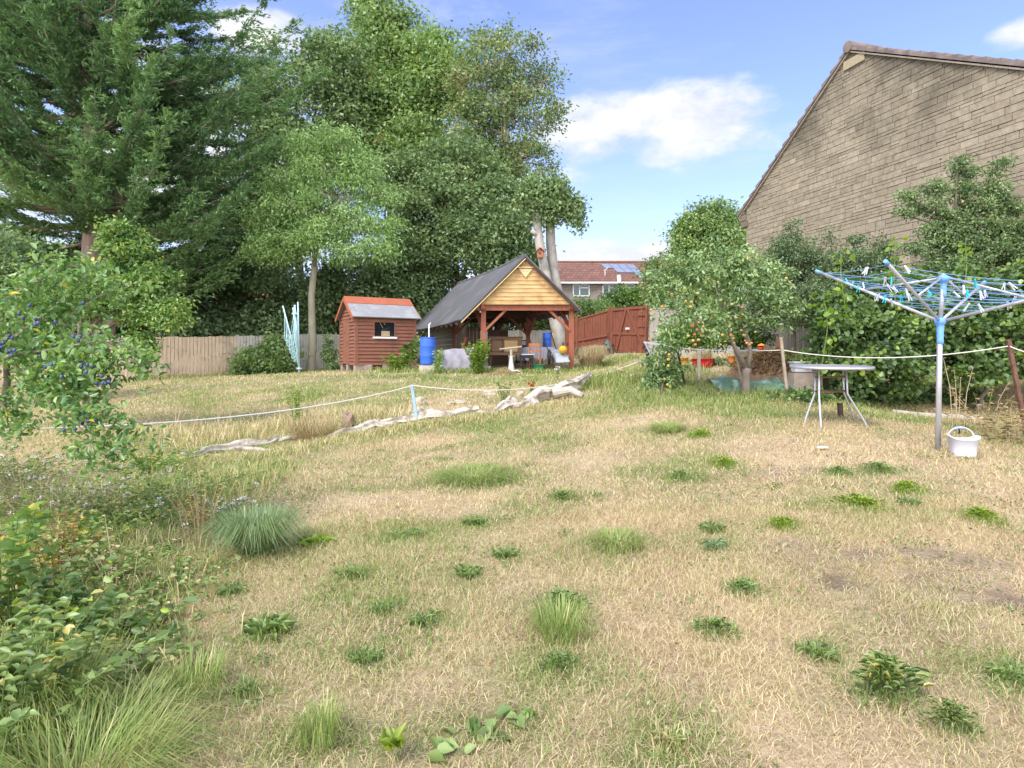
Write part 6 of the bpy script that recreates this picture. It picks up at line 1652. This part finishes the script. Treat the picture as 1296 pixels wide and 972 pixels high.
def stemplant(name, label, base, stems, leaf, lm, lsize, aspect=.5, cat='plant', seed=1, stemmat=None, nl=14, group=None, srad=.004, flower=None, droop=.1, tints=(.66, .26), up=.3, lo=.1, fsize=.02, nf=30):
    """stems: list of (dx, dy, height); leaves set all the way up each"""
    r = np.random.default_rng(seed); base = Vector(base); t = thing(name, label, cat, base, group); mb = MB(); C = []; D = []; FC = []
    for dx, dy, h in stems:
        a = base + Vector((dx * .35, dy * .35, 0)); a.z = float(gz(a.x, a.y)) - .02; b = Vector((base.x + dx, base.y + dy, a.z + h)); m_ = a.lerp(b, .55) + Vector((-dx * .15, -dy * .15, h * .06))
        path = [a, a.lerp(m_, .5), m_, m_.lerp(b, .6) + Vector((0, 0, .0)), b]; mb.tube(path, [srad, srad * .9, srad * .8, srad * .6, srad * .3], 5)
        for i in range(nl):
            q = lo + (1 - lo) * (i + r.uniform(0, 1)) / nl; k = q * 4; k0 = min(int(k), 3); p = path[k0].lerp(path[k0 + 1], k - k0); az = r.uniform(0, 6.28); sz = lsize * (1.15 - .5 * q)
            dv_ = np.array([math.cos(az), math.sin(az), up - droop]); C.append(np.array(p) + dv_ * sz * .55); D.append(dv_)
        if flower:
            FC.append(np.array(b)[None, :] + r.normal(size=(nf, 3)) * np.array([.012, .012, .008]))
    C = np.array(C); D = unit(np.array(D)); V, F, T = leaf_arrays(C, lsize, aspect, D, .85, .6, np.clip(r.normal(tints[0], tints[1], len(C)), 0, 1), True, r)
    np_mesh('foliage', V, F, LM[lm], t, attrs={'tint': T}); mb.build('stem', stemmat or M['stem'], t)
    if flower:
        for q in FC:
            V, F, T = leaf_arrays(q, fsize, .8, None, .5, .8, None, True, r); np_mesh('flower_head', V, F, LM[flower], t, attrs={'tint': T})
    return t


def fan(n, spread, h, seed, jit=.3):
    r = random.Random(seed); return [(r.gauss(0, spread), r.gauss(0, spread), h * r.uniform(1 - jit, 1 + jit * .5)) for _ in range(n)]


def tussock(name, label, base, n, rad, hmin, hmax, w, lm, seed, tm=.5, ts=.25, lean=(.3, 1.2), cat='grass clump', group=None, br=.3):
    r = np.random.default_rng(seed); base = Vector(base); a = r.uniform(0, 6.28, n); q = rad * br * np.sqrt(r.uniform(0, 1, n)); X = base.x + q * np.cos(a); Y = base.y + q * np.sin(a)
    h = r.uniform(hmin, hmax, n); ln = r.uniform(*lean, n); az = a + r.normal(0, .5, n); dd = np.stack([np.cos(az), np.sin(az), np.zeros(n)], 1); s = np.stack([-np.sin(az), np.cos(az), np.zeros(n)], 1)
    B = np.stack([X, Y, gz(X, Y) - .01], 1); pts = []
    rch = rad * ln
    for f_, u_ in ((0, 0), (.45, .22), (.85, .58), (.95 - .0, 1.0)):
        pts.append(B + dd * (rch * u_)[:, None] + np.array([[0, 0, 1.0]]) * (h * (f_ if f_ < .9 else np.clip(1.0 - .45 * ln, .1, 1)))[:, None])
    W = (w * r.uniform(.6, 1.2, n))[:, None]
    V = np.stack([pts[0] - s * W * .7, pts[0] + s * W * .7, pts[1] - s * W, pts[1] + s * W, pts[2] - s * W * .7, pts[2] + s * W * .7, pts[3]], 1).reshape(-1, 3)
    k = np.arange(n)[:, None] * 7; F = np.concatenate([k + np.array([f]) for f in ((0, 1, 3), (0, 3, 2), (2, 3, 5), (2, 5, 4), (4, 5, 6))])
    o = np_mesh(name, V, F, LM[lm], org=base, attrs={'tint': np.repeat(np.clip(r.normal(tm, ts, n), 0, 1), 7)}); return tag(o, label, cat, group)


# shed and shelter planting
stemplant('yellow_shrub', 'yellow green leafy shrub in front of the shelter corner post', gpt(P(606, 0, 19.4).x, 19.4), fan(70, .19, .95, 1, .35), .09, 'lime', .095, .55, 'shrub', 1, nl=24, tints=(.45, .3))
stemplant('yellow_shrub', 'small yellow green shrub against the shed wall under the window', gpt(P(503, 0, 20.2).x, 20.2), fan(34, .22, .55, 2, .4), .09, 'lime', .10, .5, 'shrub', 2, nl=18, tints=(.35, .3))
stemplant('mullein_plant', 'tall grey green weed beside the blue barrel', gpt(P(555, 0, 19.5).x, 19.5), fan(7, .09, .75, 3, .3), .09, 'ash', .12, .45, 'plant', 3, nl=22, tints=(.8, .15))
fr_ = gpt(P(519, 0, 20.4).x, 20.4); ft_ = thing('fern_plant', 'drooping fern frond leaning out between shed and barrel', 'fern', fr_); mb = MB(); Cs = []; Ds = []
for k, (px, py) in enumerate(((509, 446), (530, 430), (525, 440), (516, 437))):
    a = fr_; b = P(px, py, 20.2); m_ = a.lerp(b, .5) + Vector((0, 0, .35)); pth = [a, m_, b]; mb.tube(pth, [.012, .01, .004], 5)
    for i in range(26):
        q = .25 + .75 * i / 26; p = (a.lerp(m_, min(1, q * 2)) if q < .5 else m_.lerp(b, q * 2 - 1)); dd = (b - m_).normalized(); sd = Vector((dd.z, 0, -dd.x))
        for sg in (-1, 1):
            v_ = np.array(dd * .5 + sd * sg); Cs.append(np.array(p) + v_ * .1); Ds.append(v_)
V, F, T = leaf_arrays(np.array(Cs), .2, .24, unit(np.array(Ds)), .95, .5, None, True, r_); np_mesh('frond', V, F, LM['plum'], ft_, attrs={'tint': T}); mb.build('stem', M['stem'], ft_)
tussock('dry_grass_clump', 'pale fluffy clump of dried ornamental grass beside the shelter post', gpt(P(748, 0, 21.0).x, 21.0), 2600, .50, .55, .95, .006, 'straw', 5, .72, .22, (.1, 1.3), br=.6)
stemplant('yellow_shrub', 'spindly yellowing shrub in the straw grass behind the rope', gpt(P(379, 0, 10.6).x, 10.6), fan(18, .16, .62, 6, .35), .05, 'plum', .045, .5, 'shrub', 6, nl=20, tints=(.7, .25))
tussock('straw_tussock', 'arching straw coloured grass tussock between two logs', G(395, 556), 420, .42, .22, .38, .004, 'straw', 7, .35, .25, (.3, 1.3), br=.6)
for i, (px, py, ht, lb) in enumerate([(222, 545, 1.0, 'tall dry grass stalk leaning left beyond the lower rope'), (275, 545, 1.1, 'pair of tall pale seed stalks rising above the lower rope'), (246, 540, .8, 'thin dry stalks among the straw grass beyond the rope')]):
    g = G(px, py); mb = MB(); r2 = random.Random(i)
    for k in range(4):
        dx = r2.uniform(-.25, .2); mb.tube([g, g + Vector((dx * .5, .05, ht * .35)), g + Vector((dx, .1, ht * r2.uniform(.45, .62)))], [.006, .005, .004], 4)
        tpq = mb.v[-1]; mb.tube([tpq, tpq + Vector((dx * .1, 0, .09))], [.008, .003], 5)
    tag(mb.build('dry_stalks', M['drystem'], org=g), lb, 'dry stalks', 'dry seed stalks beyond the rope')
stemplant('red_flower', 'little red flowering plant behind the big forked log', G(673, 500), fan(6, .05, .26, 8), .05, 'weed', .05, .4, 'flower', 8, nl=8, flower='red', fsize=.035, nf=14)
stemplant('red_flower', 'low clump of faded red flowers beside the cordon apple', G(808, 478), fan(9, .14, .16, 9), .05, 'weed', .05, .4, 'flower', 9, nl=8, flower='red', fsize=.03, nf=10)
stemplant('white_flower', 'single pale flower spike in the grass before the shelter', G(706, 482), fan(4, .05, .3, 10), .05, 'weed', .06, .4, 'flower', 10, nl=8, flower='petal', fsize=.05, nf=16)
stemplant('leafy_weed', 'upright leafy weed behind the stones, left of the knobbly log', G(637, 510), fan(9, .08, .4, 11), .05, 'darkweed', .06, .5, 'weed', 11, nl=14)
stemplant('lupin_plant', 'dying yellow lupin with bare brown seed stalks right of the airer pole', gpt(P(1245, 0, 7.9).x, 7.9), fan(14, .28, .55, 12, .5), .06, 'straw', .06, .3, 'plant', 12, M['drystem'], nl=10, tints=(.4, .3))
stemplant('lupin_plant', 'thin bare brown stalks leaning beside the airer pole', gpt(P(1213, 0, 7.7).x, 7.7), [(-.12, .1, .95), (-.05, .0, .8), (.1, .1, .7), (.22, .05, .85), (.02, .1, .5)], .05, 'straw', .05, .3, 'plant', 13, M['drystem'], nl=5, srad=.006)
stemplant('dead_brush', 'tangle of dry twigs and straw at the right edge by the rusty post', gpt(P(1275, 0, 7.2).x, 7.2), fan(26, .42, .42, 14, .6), .05, 'straw', .09, .14, 'brush', 14, M['drystem'], nl=9, tints=(.4, .3))

# left border ------------------------------------------------------------
tussock('blue_grass_clump', 'big arching clump of blue green grass at the lawn edge', G(325, 700), 1300, .36, .20, .38, .0026, 'bluegrass', 21, .55, .2, (.25, 1.25))
tussock('tall_grass_clump', 'rank pale green grass falling forward in the bottom left corner', G(95, 1000), 900, .36, .13, .27, .0019, 'lawn', 22, .82, .12, (.3, 1.4), br=.7)
tussock('tall_grass_clump', 'rank bright grass at the left frame edge behind the falling clump', G(30, 930), 700, .35, .18, .36, .0021, 'lawn', 23, .82, .1, (.2, 1.1), br=.6)
bord = [
    # name, label, px, py(base), nstems, spread, height, leafmat, leafsize, aspect, nl, stem, flower
    ('bindweed_plant', 'large leaved bindweed climbing at the left edge above the nettles', 5, 800, 9, .16, .80, 'plum', .105, .8, 15, None, None),
    ('bindweed_plant', 'bindweed with heart shaped leaves twining lower on the left edge', 60, 815, 8, .16, .50, 'hazel', .085, .8, 12, None, None),
    ('nettle_patch', 'pale nettles with drooping tops in front of the bindweed', 60, 900, 13, .18, .52, 'weed', .085, .45, 20, None, None),
    ('nettle_patch', 'nettles leaning over the soil at the far left bottom', -10, 960, 10, .2, .62, 'weed', .09, .45, 18, None, None),
    ('dock_plant', 'reddish stemmed dying weed over bare soil in the left border', 75, 735, 9, .17, .46, 'rust', .07, .35, 14, 'rust', None),
    ('dock_plant', 'dark leaved weeds crowding behind the red stemmed plant', 125, 745, 12, .20, .36, 'darkweed', .075, .6, 15, None, None),
    ('ground_ivy', 'low trailing green leaves creeping onto the lawn below the bare soil', 180, 800, 16, .22, .13, 'darkweed', .06, .8, 9, None, None),
    ('ground_ivy', 'low trailing leaves beside the grey blue grass clump', 215, 745, 14, .18, .14, 'darkweed', .055, .8, 9, None, None),
    ('ground_ivy', 'creeping leaves at the edge of the nettles and lawn', 150, 860, 12, .16, .14, 'darkweed', .065, .8, 8, None, None),
    ('fleabane_plant', 'haze of small pale flowers beside the damson branch on the left', 35, 650, 22, .36, .55, 'grey', .05, .25, 16, 'drystem', 'petal'),
    ('fleabane_plant', 'pale fluffy seeding weed right of the damson tip', 100, 660, 16, .3, .42, 'grey', .05, .25, 14, 'drystem', 'petal'),
    ('fleabane_plant', 'small white flowered weed at the top of the blue green grass clump', 285, 672, 12, .18, .30, 'grey', .05, .3, 12, None, 'petal'),
    ('mint_patch', 'soft green leafy patch in the middle of the left border', 165, 665, 26, .32, .32, 'weed', .06, .55, 16, None, None),
    ('mint_patch', 'leafy green patch between the left log and the border', 215, 632, 24, .3, .28, 'weed', .06, .55, 15, None, None),
    ('mint_patch', 'bright leafy weeds at the low end of the bleached log', 190, 600, 18, .3, .36, 'plum', .065, .55, 14, None, None),
    ('willowherb_plant', 'thin rusty stalks rising behind the blue green grass clump', 255, 690, 8, .09, .52, 'rust', .045, .3, 16, 'drystem', None),
    ('willowherb_plant', 'dry leaning stalk with sparse leaves over the bare soil', 150, 770, 3, .12, .60, 'straw', .04, .3, 8, 'drystem', None),
    ('leafy_weed', 'green weeds hiding the ground at the far left under the damson', 20, 610, 18, .3, .34, 'darkweed', .06, .55, 14, None, None),
    ('leafy_weed', 'yellowing weeds left of the bare soil in the border', 95, 700, 16, .24, .30, 'plum', .06, .5, 14, None, None),
    ('leafy_weed', 'broad green leaves at the lower left where border meets lawn', 105, 830, 12, .17, .34, 'hazel', .085, .6, 12, None, None),
    ('dock_plant', 'small dark rosette growing on the bare soil patch', 195, 712, 9, .1, .14, 'darkweed', .07, .45, 6, None, None),
]
for i, (nm, lb, px, py, ns, sp2, ht, lm_, ls, asp, nl, stm, fl_) in enumerate(bord):
    ns = int(ns * (2.8 if nm[:4] in ('mint', 'leaf', 'flea', 'grou') else 2.0)); ls *= .68; ht *= .82; nl = int(nl * 1.2); sp2 *= 1.2 if nm[:4] in ('mint', 'leaf', 'flea') else 1.1
    stemplant(nm, lb, G(px, py), fan(ns, sp2, ht, 100 + i, .4), ls, lm_, ls, asp, 'weed' if 'weed' in nm else 'plant', 200 + i, M[stm] if stm else None, nl=nl, srad=.0035, flower=fl_, fsize=.016, nf=9)

# weeds in the lawn: a rosette, a leafy mat, a tuft, each shaped anew
lawn_weeds = [
    ('rosette', 340, 800, .20, 'weed', 'ragged broad leaved weed on the dry lawn just inside the left border'), ('rosette', 396, 690, .19, 'lime', 'bright green dandelion rosette right of the blue green grass clump'), ('rosette', 461, 838, .12, 'weed', 'small flat rosette left of the lowest lawn centre'),
    ('tuft', 711, 806, .16, 'lawn', 'tall upright tuft of fine green grass in the middle of the lawn'), ('mat', 712, 768, .20, 'weed', 'leafy green mat just behind the tall grass tuft'), ('mat', 708, 845, .13, 'weed', 'dark leafy weed at the foot of the tall grass tuft'),
    ('tuft', 780, 692, .19, 'lawn', 'wide low tuft of blue green grass right of the lawn centre'), ('mat', 712, 633, .18, 'darkweed', 'low dark green patch behind the blue green tuft'), ('rosette', 601, 664, .13, 'weed', 'small dark rosette in the upper middle of the lawn'),
    ('mat', 905, 803, .16, 'weed', 'dense dark green weed on the right half of the lawn'), ('rosette', 901, 673, .13, 'darkweed', 'upper one of two close dark rosettes right of the centre'), ('rosette', 903, 694, .13, 'bluegrass', 'lower one of two close dark rosettes right of the centre'),
    ('mat', 941, 750, .16, 'weed', 'thin dark weed with grass above the dense dark one'), ('mat', 991, 668, .16, 'lime', 'bright green leafy weed before the dark soil patches'), ('tangle', 1120, 885, .21, 'weed', 'largest weed with silvery dead leaves at the lower right'),
    ('tangle', 1203, 925, .12, 'darkweed', 'spreading dark leaved weed nearest the bottom right corner'), ('mat', 1088, 643, .24, 'lime', 'bright clover patch left of the peg basket'), ('mat', 1146, 622, .18, 'lime', 'smaller clover patch closer to the peg basket'),
    ('mat', 1241, 658, .20, 'lime', 'bright green creeping weed below the peg basket'), ('mat', 916, 589, .19, 'lime', 'yellow green weed in the lawn below the apple tree'), ('leafy', 500, 968, .07, 'lime', 'upright broad yellow green leaves at the bottom edge'),
    ('tuft', 405, 940, .11, 'lawn', 'small yellowish grass tuft at the bottom left of the lawn'), ('mat', 886, 553, .20, 'lime', 'bright weed patch in the grass below the cordon apple'), ('tuft', 845, 545, .24, 'lawn', 'low green tuft nearest the cordon apple'),
    ('rosette', 536, 790, .12, 'weed', 'small green weed left of the leafy mats in mid lawn'), ('rosette', 485, 775, .10, 'weed', 'tiny rosette between the ragged weed and the leafy mat'), ('rosette', 293, 752, .12, 'weed', 'small weed at the border edge above the ragged broad one'),
    ('tuft', 247, 880, .14, 'lawn', 'grass tuft with a few leaves beside the nettles'), ('rosette', 447, 730, .13, 'weed', 'rosette in the left part of the lawn below the blue green clump'), ('mat', 1112, 597, .2, 'weed', 'thin green weed left of the airer foot'),
    ('rosette', 592, 730, .13, 'weed', 'small dark rosette left of the low blue green tuft'), ('rosette', 640, 705, .12, 'weed', 'flat little weed directly left of the low blue green tuft'), ('mat', 860, 606, .16, 'weed', 'faint weed left of the yellow green one'),
    ('rosette', 1150, 640, .12, 'weed', 'little weed just under the smaller clover patch'), ('tuft', 600, 606, .42, 'lawn', 'wide patch of soft green grass in the far middle of the lawn'), ('rosette', 520, 680, .13, 'weed', 'sparse weed in the left centre of the lawn'),
    ('trail', 620, 930, .2, 'weed', 'trailing bindweed with arrow shaped leaves at the bottom centre'), ('rosette', 310, 880, .08, 'darkweed', 'two lobed seedling leaves right of the nettles'), ('rosette', 1035, 830, .12, 'weed', 'thin dark weed above the largest weed'),
    ('rosette', 850, 945, .10, 'lawn', 'faint grassy weed at the bottom right of centre'), ('mat', 1060, 600, .15, 'weed', 'scattered green leaves on the bare patch before the table'), ('rosette', 1280, 860, .12, 'weed', 'small dark weed at the right edge of the lawn')]
for i, (ty_, px, py, s, lm_, lb) in enumerate(lawn_weeds):
    r2 = np.random.default_rng(300 + i); g = G(px, py)
    if ty_ == 'tuft':
        tussock('grass_tuft', lb, g, int(240 * (s / .15) ** 1.3), s, .06 if s > .18 else .1, .12 if s > .18 else .22, .0022 if s < .18 else .003, lm_, 300 + i, .85 if lm_ == 'lawn' else .5, .12, (.2, 1.1), 'grass tuft', 'green weeds scattered over the dry lawn', br=.7); continue
    n = {'rosette': 38, 'mat': 150, 'tangle': 330, 'leafy': 12, 'trail': 26}[ty_]; a = r2.uniform(0, 6.28, n); q = np.sqrt(r2.uniform(0, 1, n)) * (.6 + .3 * np.sin(a * 2 + i) + .25 * np.sin(a * 3 + 2 * i)) * np.clip(np.abs(r2.normal(.55, .35, n)), .05, 1.3)
    if ty_ == 'rosette':
        L = s * .5; rr_ = s * r2.uniform(.12, .62, n); C = np.stack([g.x + np.cos(a) * rr_, g.y + np.sin(a) * rr_ * .8, np.zeros(n)], 1); el = r2.uniform(.1, 1.1, n); asp = .24
    elif ty_ == 'trail':
        tq = np.linspace(-1, 1, n); C = np.stack([g.x + tq * s * .9 + r2.normal(0, .03, n), g.y + tq * s * .5 + r2.normal(0, .03, n), np.zeros(n)], 1); el = r2.uniform(.1, .5, n); L = .07; asp = .7
    elif ty_ == 'leafy':
        C = np.stack([g.x + np.cos(a) * .03, g.y + np.sin(a) * .03, np.full(n, .05)], 1); el = r2.uniform(.8, 2.0, n); L = .085; asp = .3
    else:
        C = np.stack([g.x + np.cos(a) * q * s, g.y + np.sin(a) * q * s * .75, np.zeros(n)], 1); el = r2.uniform(.1, .8, n); L = s * (.15 if ty_ == 'mat' else .19); asp = .42 if ty_ == 'mat' else .26
        C[:, 2] = (.05 if ty_ == 'mat' else .12) * (1 - q ** 2) * r2.uniform(.3, 1.2, n) * s / .2
    D = unit(np.stack([np.cos(a), np.sin(a), el], 1)); C[:, 2] += gz(C[:, 0], C[:, 1]) + .018 + L * .2 * el
    tt = np.clip(r2.normal(.70, .24, n), 0, .94)
    if ty_ == 'tangle':
        tt[r2.uniform(0, 1, n) < .07] = 1
    C = C + r2.normal(size=C.shape) * s * np.array([.10, .08, .03])
    V, F, T = leaf_arrays(C, L, asp, D, .8, .7, tt, True, r2, .2)
    if ty_ in ('rosette', 'mat', 'tangle'):
        m_ = int((230 if ty_ != 'tangle' else 200) * s / .15); x_ = g.x + np.clip(r2.normal(0, s * .36, m_), -s * .7, s * .7); y_ = g.y + np.clip(r2.normal(0, s * .3, m_), -s * .6, s * .6)
        B_ = blades(x_, y_, gz(x_, y_) - .004, r2.uniform(.03, .095, m_), np.full(m_, .0022), r2.uniform(.2, 1.2, m_), np.clip(r2.normal(.55 if ty_ != 'tangle' else .4, .22, m_), 0, .95), r2)
        F2 = np.concatenate([F[:, [0, 1, 2]], F[:, [0, 2, 3]]]); V, F, T = merge([(V, F2, T), B_])
    o = np_mesh({'rosette': 'weed_rosette', 'mat': 'leafy_weed', 'tangle': 'tangled_weed', 'leafy': 'leafy_weed', 'trail': 'trailing_bindweed'}[ty_], V, F, LM[lm_], org=g, attrs={'tint': T}); tag(o, lb, 'weed', 'green weeds scattered over the dry lawn')

# tiny clover and plantain sprigs threaded through the turf, and dead leaf litter
r2 = np.random.default_rng(900); nc = 1500; y = np.sqrt(r2.uniform(1.6 ** 2, 10 ** 2, nc)); x = (y * .86 + 1) * r2.uniform(-1, 1, nc)
ok = r2.uniform(0, 1, nc) < np.clip(.25 + .9 * lump(x, y, 41, 2.2) + .5 * greenness(x, y), .04, 1); x, y = x[ok], y[ok]
k = r2.poisson(26, len(x)) + 4; X = np.repeat(x, k); Y = np.repeat(y, k); sp3 = np.repeat(r2.uniform(.03, .17, len(x)), k); X = X + r2.normal(size=len(X)) * sp3; Y = Y + r2.normal(size=len(Y)) * sp3 * .8
C = np.stack([X, Y, gz(X, Y) + r2.uniform(.008, .035, len(X))], 1); V, F, T = leaf_arrays(C, .025, .5, None, .5, .5, np.clip(np.repeat(r2.normal(.6, .25, len(x)), k) + r2.normal(0, .12, len(X)), 0, .9), False, r2)
tag(np_mesh('clover_sprigs', V, F, LM['weed'], attrs={'tint': T}), 'tiny clover and weed sprigs threaded through the dry turf', 'clover', kind='stuff')
n = 900; y = np.sqrt(r2.uniform(1.6 ** 2, 11 ** 2, n)); x = (y * .86 + 1) * r2.uniform(-1, 1, n); C = np.stack([x, y, gz(x, y) + r2.uniform(.008, .03, n)], 1)
V, F, T = leaf_arrays(C, .03, .45, None, .5, .7, r2.uniform(0, .75, n), False, r2)
tag(np_mesh('leaf_litter', V, F, LM['rust'], attrs={'tint': T}), 'scattered small dead leaves lying in the turf', 'leaf litter', kind='stuff')

# ================================================================== SKY, SUN, CAMERA
sun_az, sun_el = R_(222), R_(50)      # from behind the camera, a little left
sdir = Vector((math.sin(sun_az) * math.cos(sun_el), math.cos(sun_az) * math.cos(sun_el), math.sin(sun_el)))
sl = bpy.data.lights.new('sun', 'SUN'); sl.energy = 1.5; sl.angle = R_(20); sl.color = (1, .955, .89)
so = bpy.data.objects.new('sun', sl); col.objects.link(so); so.rotation_euler = sdir.to_track_quat('Z', 'Y').to_euler()

w = bpy.data.worlds.new('World'); bpy.context.scene.world = w; w.use_nodes = True
t = w.node_tree; t.nodes.clear(); L = t.links
out = N(t, 'ShaderNodeOutputWorld'); bg = N(t, 'ShaderNodeBackground'); L.new(bg.outputs[0], out.inputs[0])
sky = N(t, 'ShaderNodeTexSky', sky_type='NISHITA'); sky.sun_disc = False; sky.sun_elevation = sun_el; sky.sun_rotation = sun_az; sky.air_density = 1.0; sky.dust_density = 1.2; sky.ozone_density = 2.0
tc = N(t, 'ShaderNodeTexCoord')


def M_(op, a=None, b=None, c=None, clamp=False):
    n = N(t, 'ShaderNodeMath', operation=op); n.use_clamp = clamp
    for i, x in enumerate((a, b, c)):
        if x is None:
            continue
        if isinstance(x, (int, float)):
            n.inputs[i].default_value = x
        else:
            L.new(x, n.inputs[i])
    return n.outputs[0]


def noise(scale, sx, sy, sz_, detail=8, rough=.6, off=(0, 0, 0)):
    mp = N(t, 'ShaderNodeMapping'); mp.inputs['Scale'].default_value = (sx, sy, sz_); mp.inputs['Location'].default_value = off; L.new(tc.outputs['Generated'], mp.inputs[0])
    n = N(t, 'ShaderNodeTexNoise'); n.inputs['Scale'].default_value = scale; n.inputs['Detail'].default_value = detail; n.inputs['Roughness'].default_value = rough; L.new(mp.outputs[0], n.inputs['Vector']); return n.outputs['Fac']


n_big = noise(5.0, 1, 1, 2.2, 9, .58, (3.1, 0, 1.7)); n_fine = noise(14, 1, 1, 2.0, 8, .6, (1, 4, 2)); n_wisp = noise(3.0, 1, 1, 4.5, 8, .62, (7, 2, 0))
mask = None


def blob(px, py, rx, ry, gain):
    """a cloud round one direction of the sky (given as where the photograph shows it)"""
    global mask
    dv_ = P(px, py, 1.0) - Vector((0, 0, EYE)); dv_.normalize()
    right = Vector((dv_.y, -dv_.x, 0)).normalized(); upv = right.cross(dv_)
    def dot(v_):
        n = N(t, 'ShaderNodeVectorMath', operation='DOT_PRODUCT'); L.new(tc.outputs['Generated'], n.inputs[0]); n.inputs[1].default_value = v_; return n.outputs['Value']
    a = M_('MULTIPLY', dot(right), FX / rx); b = M_('MULTIPLY', dot(upv), FX / ry); f = dot(dv_)
    r2 = M_('ADD', M_('MULTIPLY', a, a), M_('MULTIPLY', b, b))
    m = M_('MULTIPLY', M_('MULTIPLY', M_('SUBTRACT', 1.0, r2, clamp=True), M_('GREATER_THAN', f, 0)), gain)
    mask = m if mask is None else M_('MAXIMUM', mask, m)


for b in ((770, 165, 120, 58, 1.05), (875, 152, 120, 54, 1.2), (860, 178, 150, 50, .95), (730, 200, 110, 60, .55), (790, 335, 240, 46, 1.3), (660, 300, 200, 60, .6), (1295, 44, 40, 20, .85), (910, 106, 70, 16, .5), (330, 40, 70, 32, 1.0), (520, 10, 150, 40, .6), (130, 80, 200, 120, .7), (300, 230, 300, 160, .8), (600, 230, 200, 150, .6), (60, 250, 200, 140, .8)):
    blob(*b)
dens = M_('ADD', mask, M_('MULTIPLY_ADD', n_big, 1.7, -1.02)); dens = M_('ADD', dens, M_('MULTIPLY_ADD', n_fine, .7, -.38))
mr = N(t, 'ShaderNodeMapRange', interpolation_type='SMOOTHSTEP'); mr.inputs['From Min'].default_value = .08; mr.inputs['From Max'].default_value = .80; L.new(dens, mr.inputs['Value'])
wsp = N(t, 'ShaderNodeMapRange', interpolation_type='SMOOTHSTEP'); wsp.inputs['From Min'].default_value = .48; wsp.inputs['From Max'].default_value = .8; wsp.inputs['To Max'].default_value = .32; L.new(n_wisp, wsp.inputs['Value'])
cm_ = M_('MAXIMUM', mr.outputs[0], wsp.outputs[0])
tint = N(t, 'ShaderNodeMix', data_type='RGBA', blend_type='MULTIPLY'); tint.inputs[0].default_value = 1; L.new(sky.outputs[0], tint.inputs[6]); tint.inputs[7].default_value = (.93, .855, 1.02, 1)
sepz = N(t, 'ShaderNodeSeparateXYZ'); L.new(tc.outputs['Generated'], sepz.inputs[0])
back = N(t, 'ShaderNodeMapRange', interpolation_type='SMOOTHSTEP'); L.new(sepz.outputs['Y'], back.inputs['Value']); back.inputs['From Min'].default_value = .05; back.inputs['From Max'].default_value = -.45   # unseen broad bright cloud behind the camera, added as soft front fill
fill_cloud = M_('MULTIPLY', back.outputs[0], M_('MULTIPLY_ADD', n_big, .7, .45), clamp=True)
cm_ = M_('MAXIMUM', cm_, fill_cloud)
cc_ = ramp(t, [(.34, (2.2, 2.35, 2.75)), (.66, (3.45, 3.42, 3.5))]); L.new(M_('MULTIPLY_ADD', n_fine, .6, M_('MULTIPLY', n_big, .5)), cc_.inputs[0])
for e in cc_.color_ramp.elements:
    pass
mix = N(t, 'ShaderNodeMix', data_type='RGBA'); L.new(cm_, mix.inputs[0]); L.new(tint.outputs[2], mix.inputs[6]); lit = N(t, 'ShaderNodeVectorMath', operation='SCALE'); L.new(cc_.outputs[0], lit.inputs[0]); L.new(M_('MULTIPLY_ADD', fill_cloud, 2.6, 1.0), lit.inputs['Scale']); L.new(lit.outputs[0], mix.inputs[7])
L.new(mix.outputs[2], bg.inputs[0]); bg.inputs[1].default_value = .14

cam = bpy.data.cameras.new('camera'); co = bpy.data.objects.new('camera', cam); col.objects.link(co)
cam.sensor_width = 36; cam.sensor_fit = 'HORIZONTAL'; cam.lens = FX / 1296 * 36; cam.shift_y = -(486 - HZ) / 1296
co.location = (0, 0, EYE); co.rotation_euler = (math.pi / 2, 0, 0); cam.clip_end = 1000; cam.clip_start = .05
s = bpy.context.scene; s.camera = co
s.view_settings.view_transform = 'Standard'; s.view_settings.look = 'None'; s.view_settings.exposure = 1.27; s.view_settings.gamma = 1
s.cycles.max_bounces = 6; s.cycles.diffuse_bounces = 3; s.cycles.transmission_bounces = 3; s.cycles.transparent_max_bounces = 4; s.cycles.glossy_bounces = 2
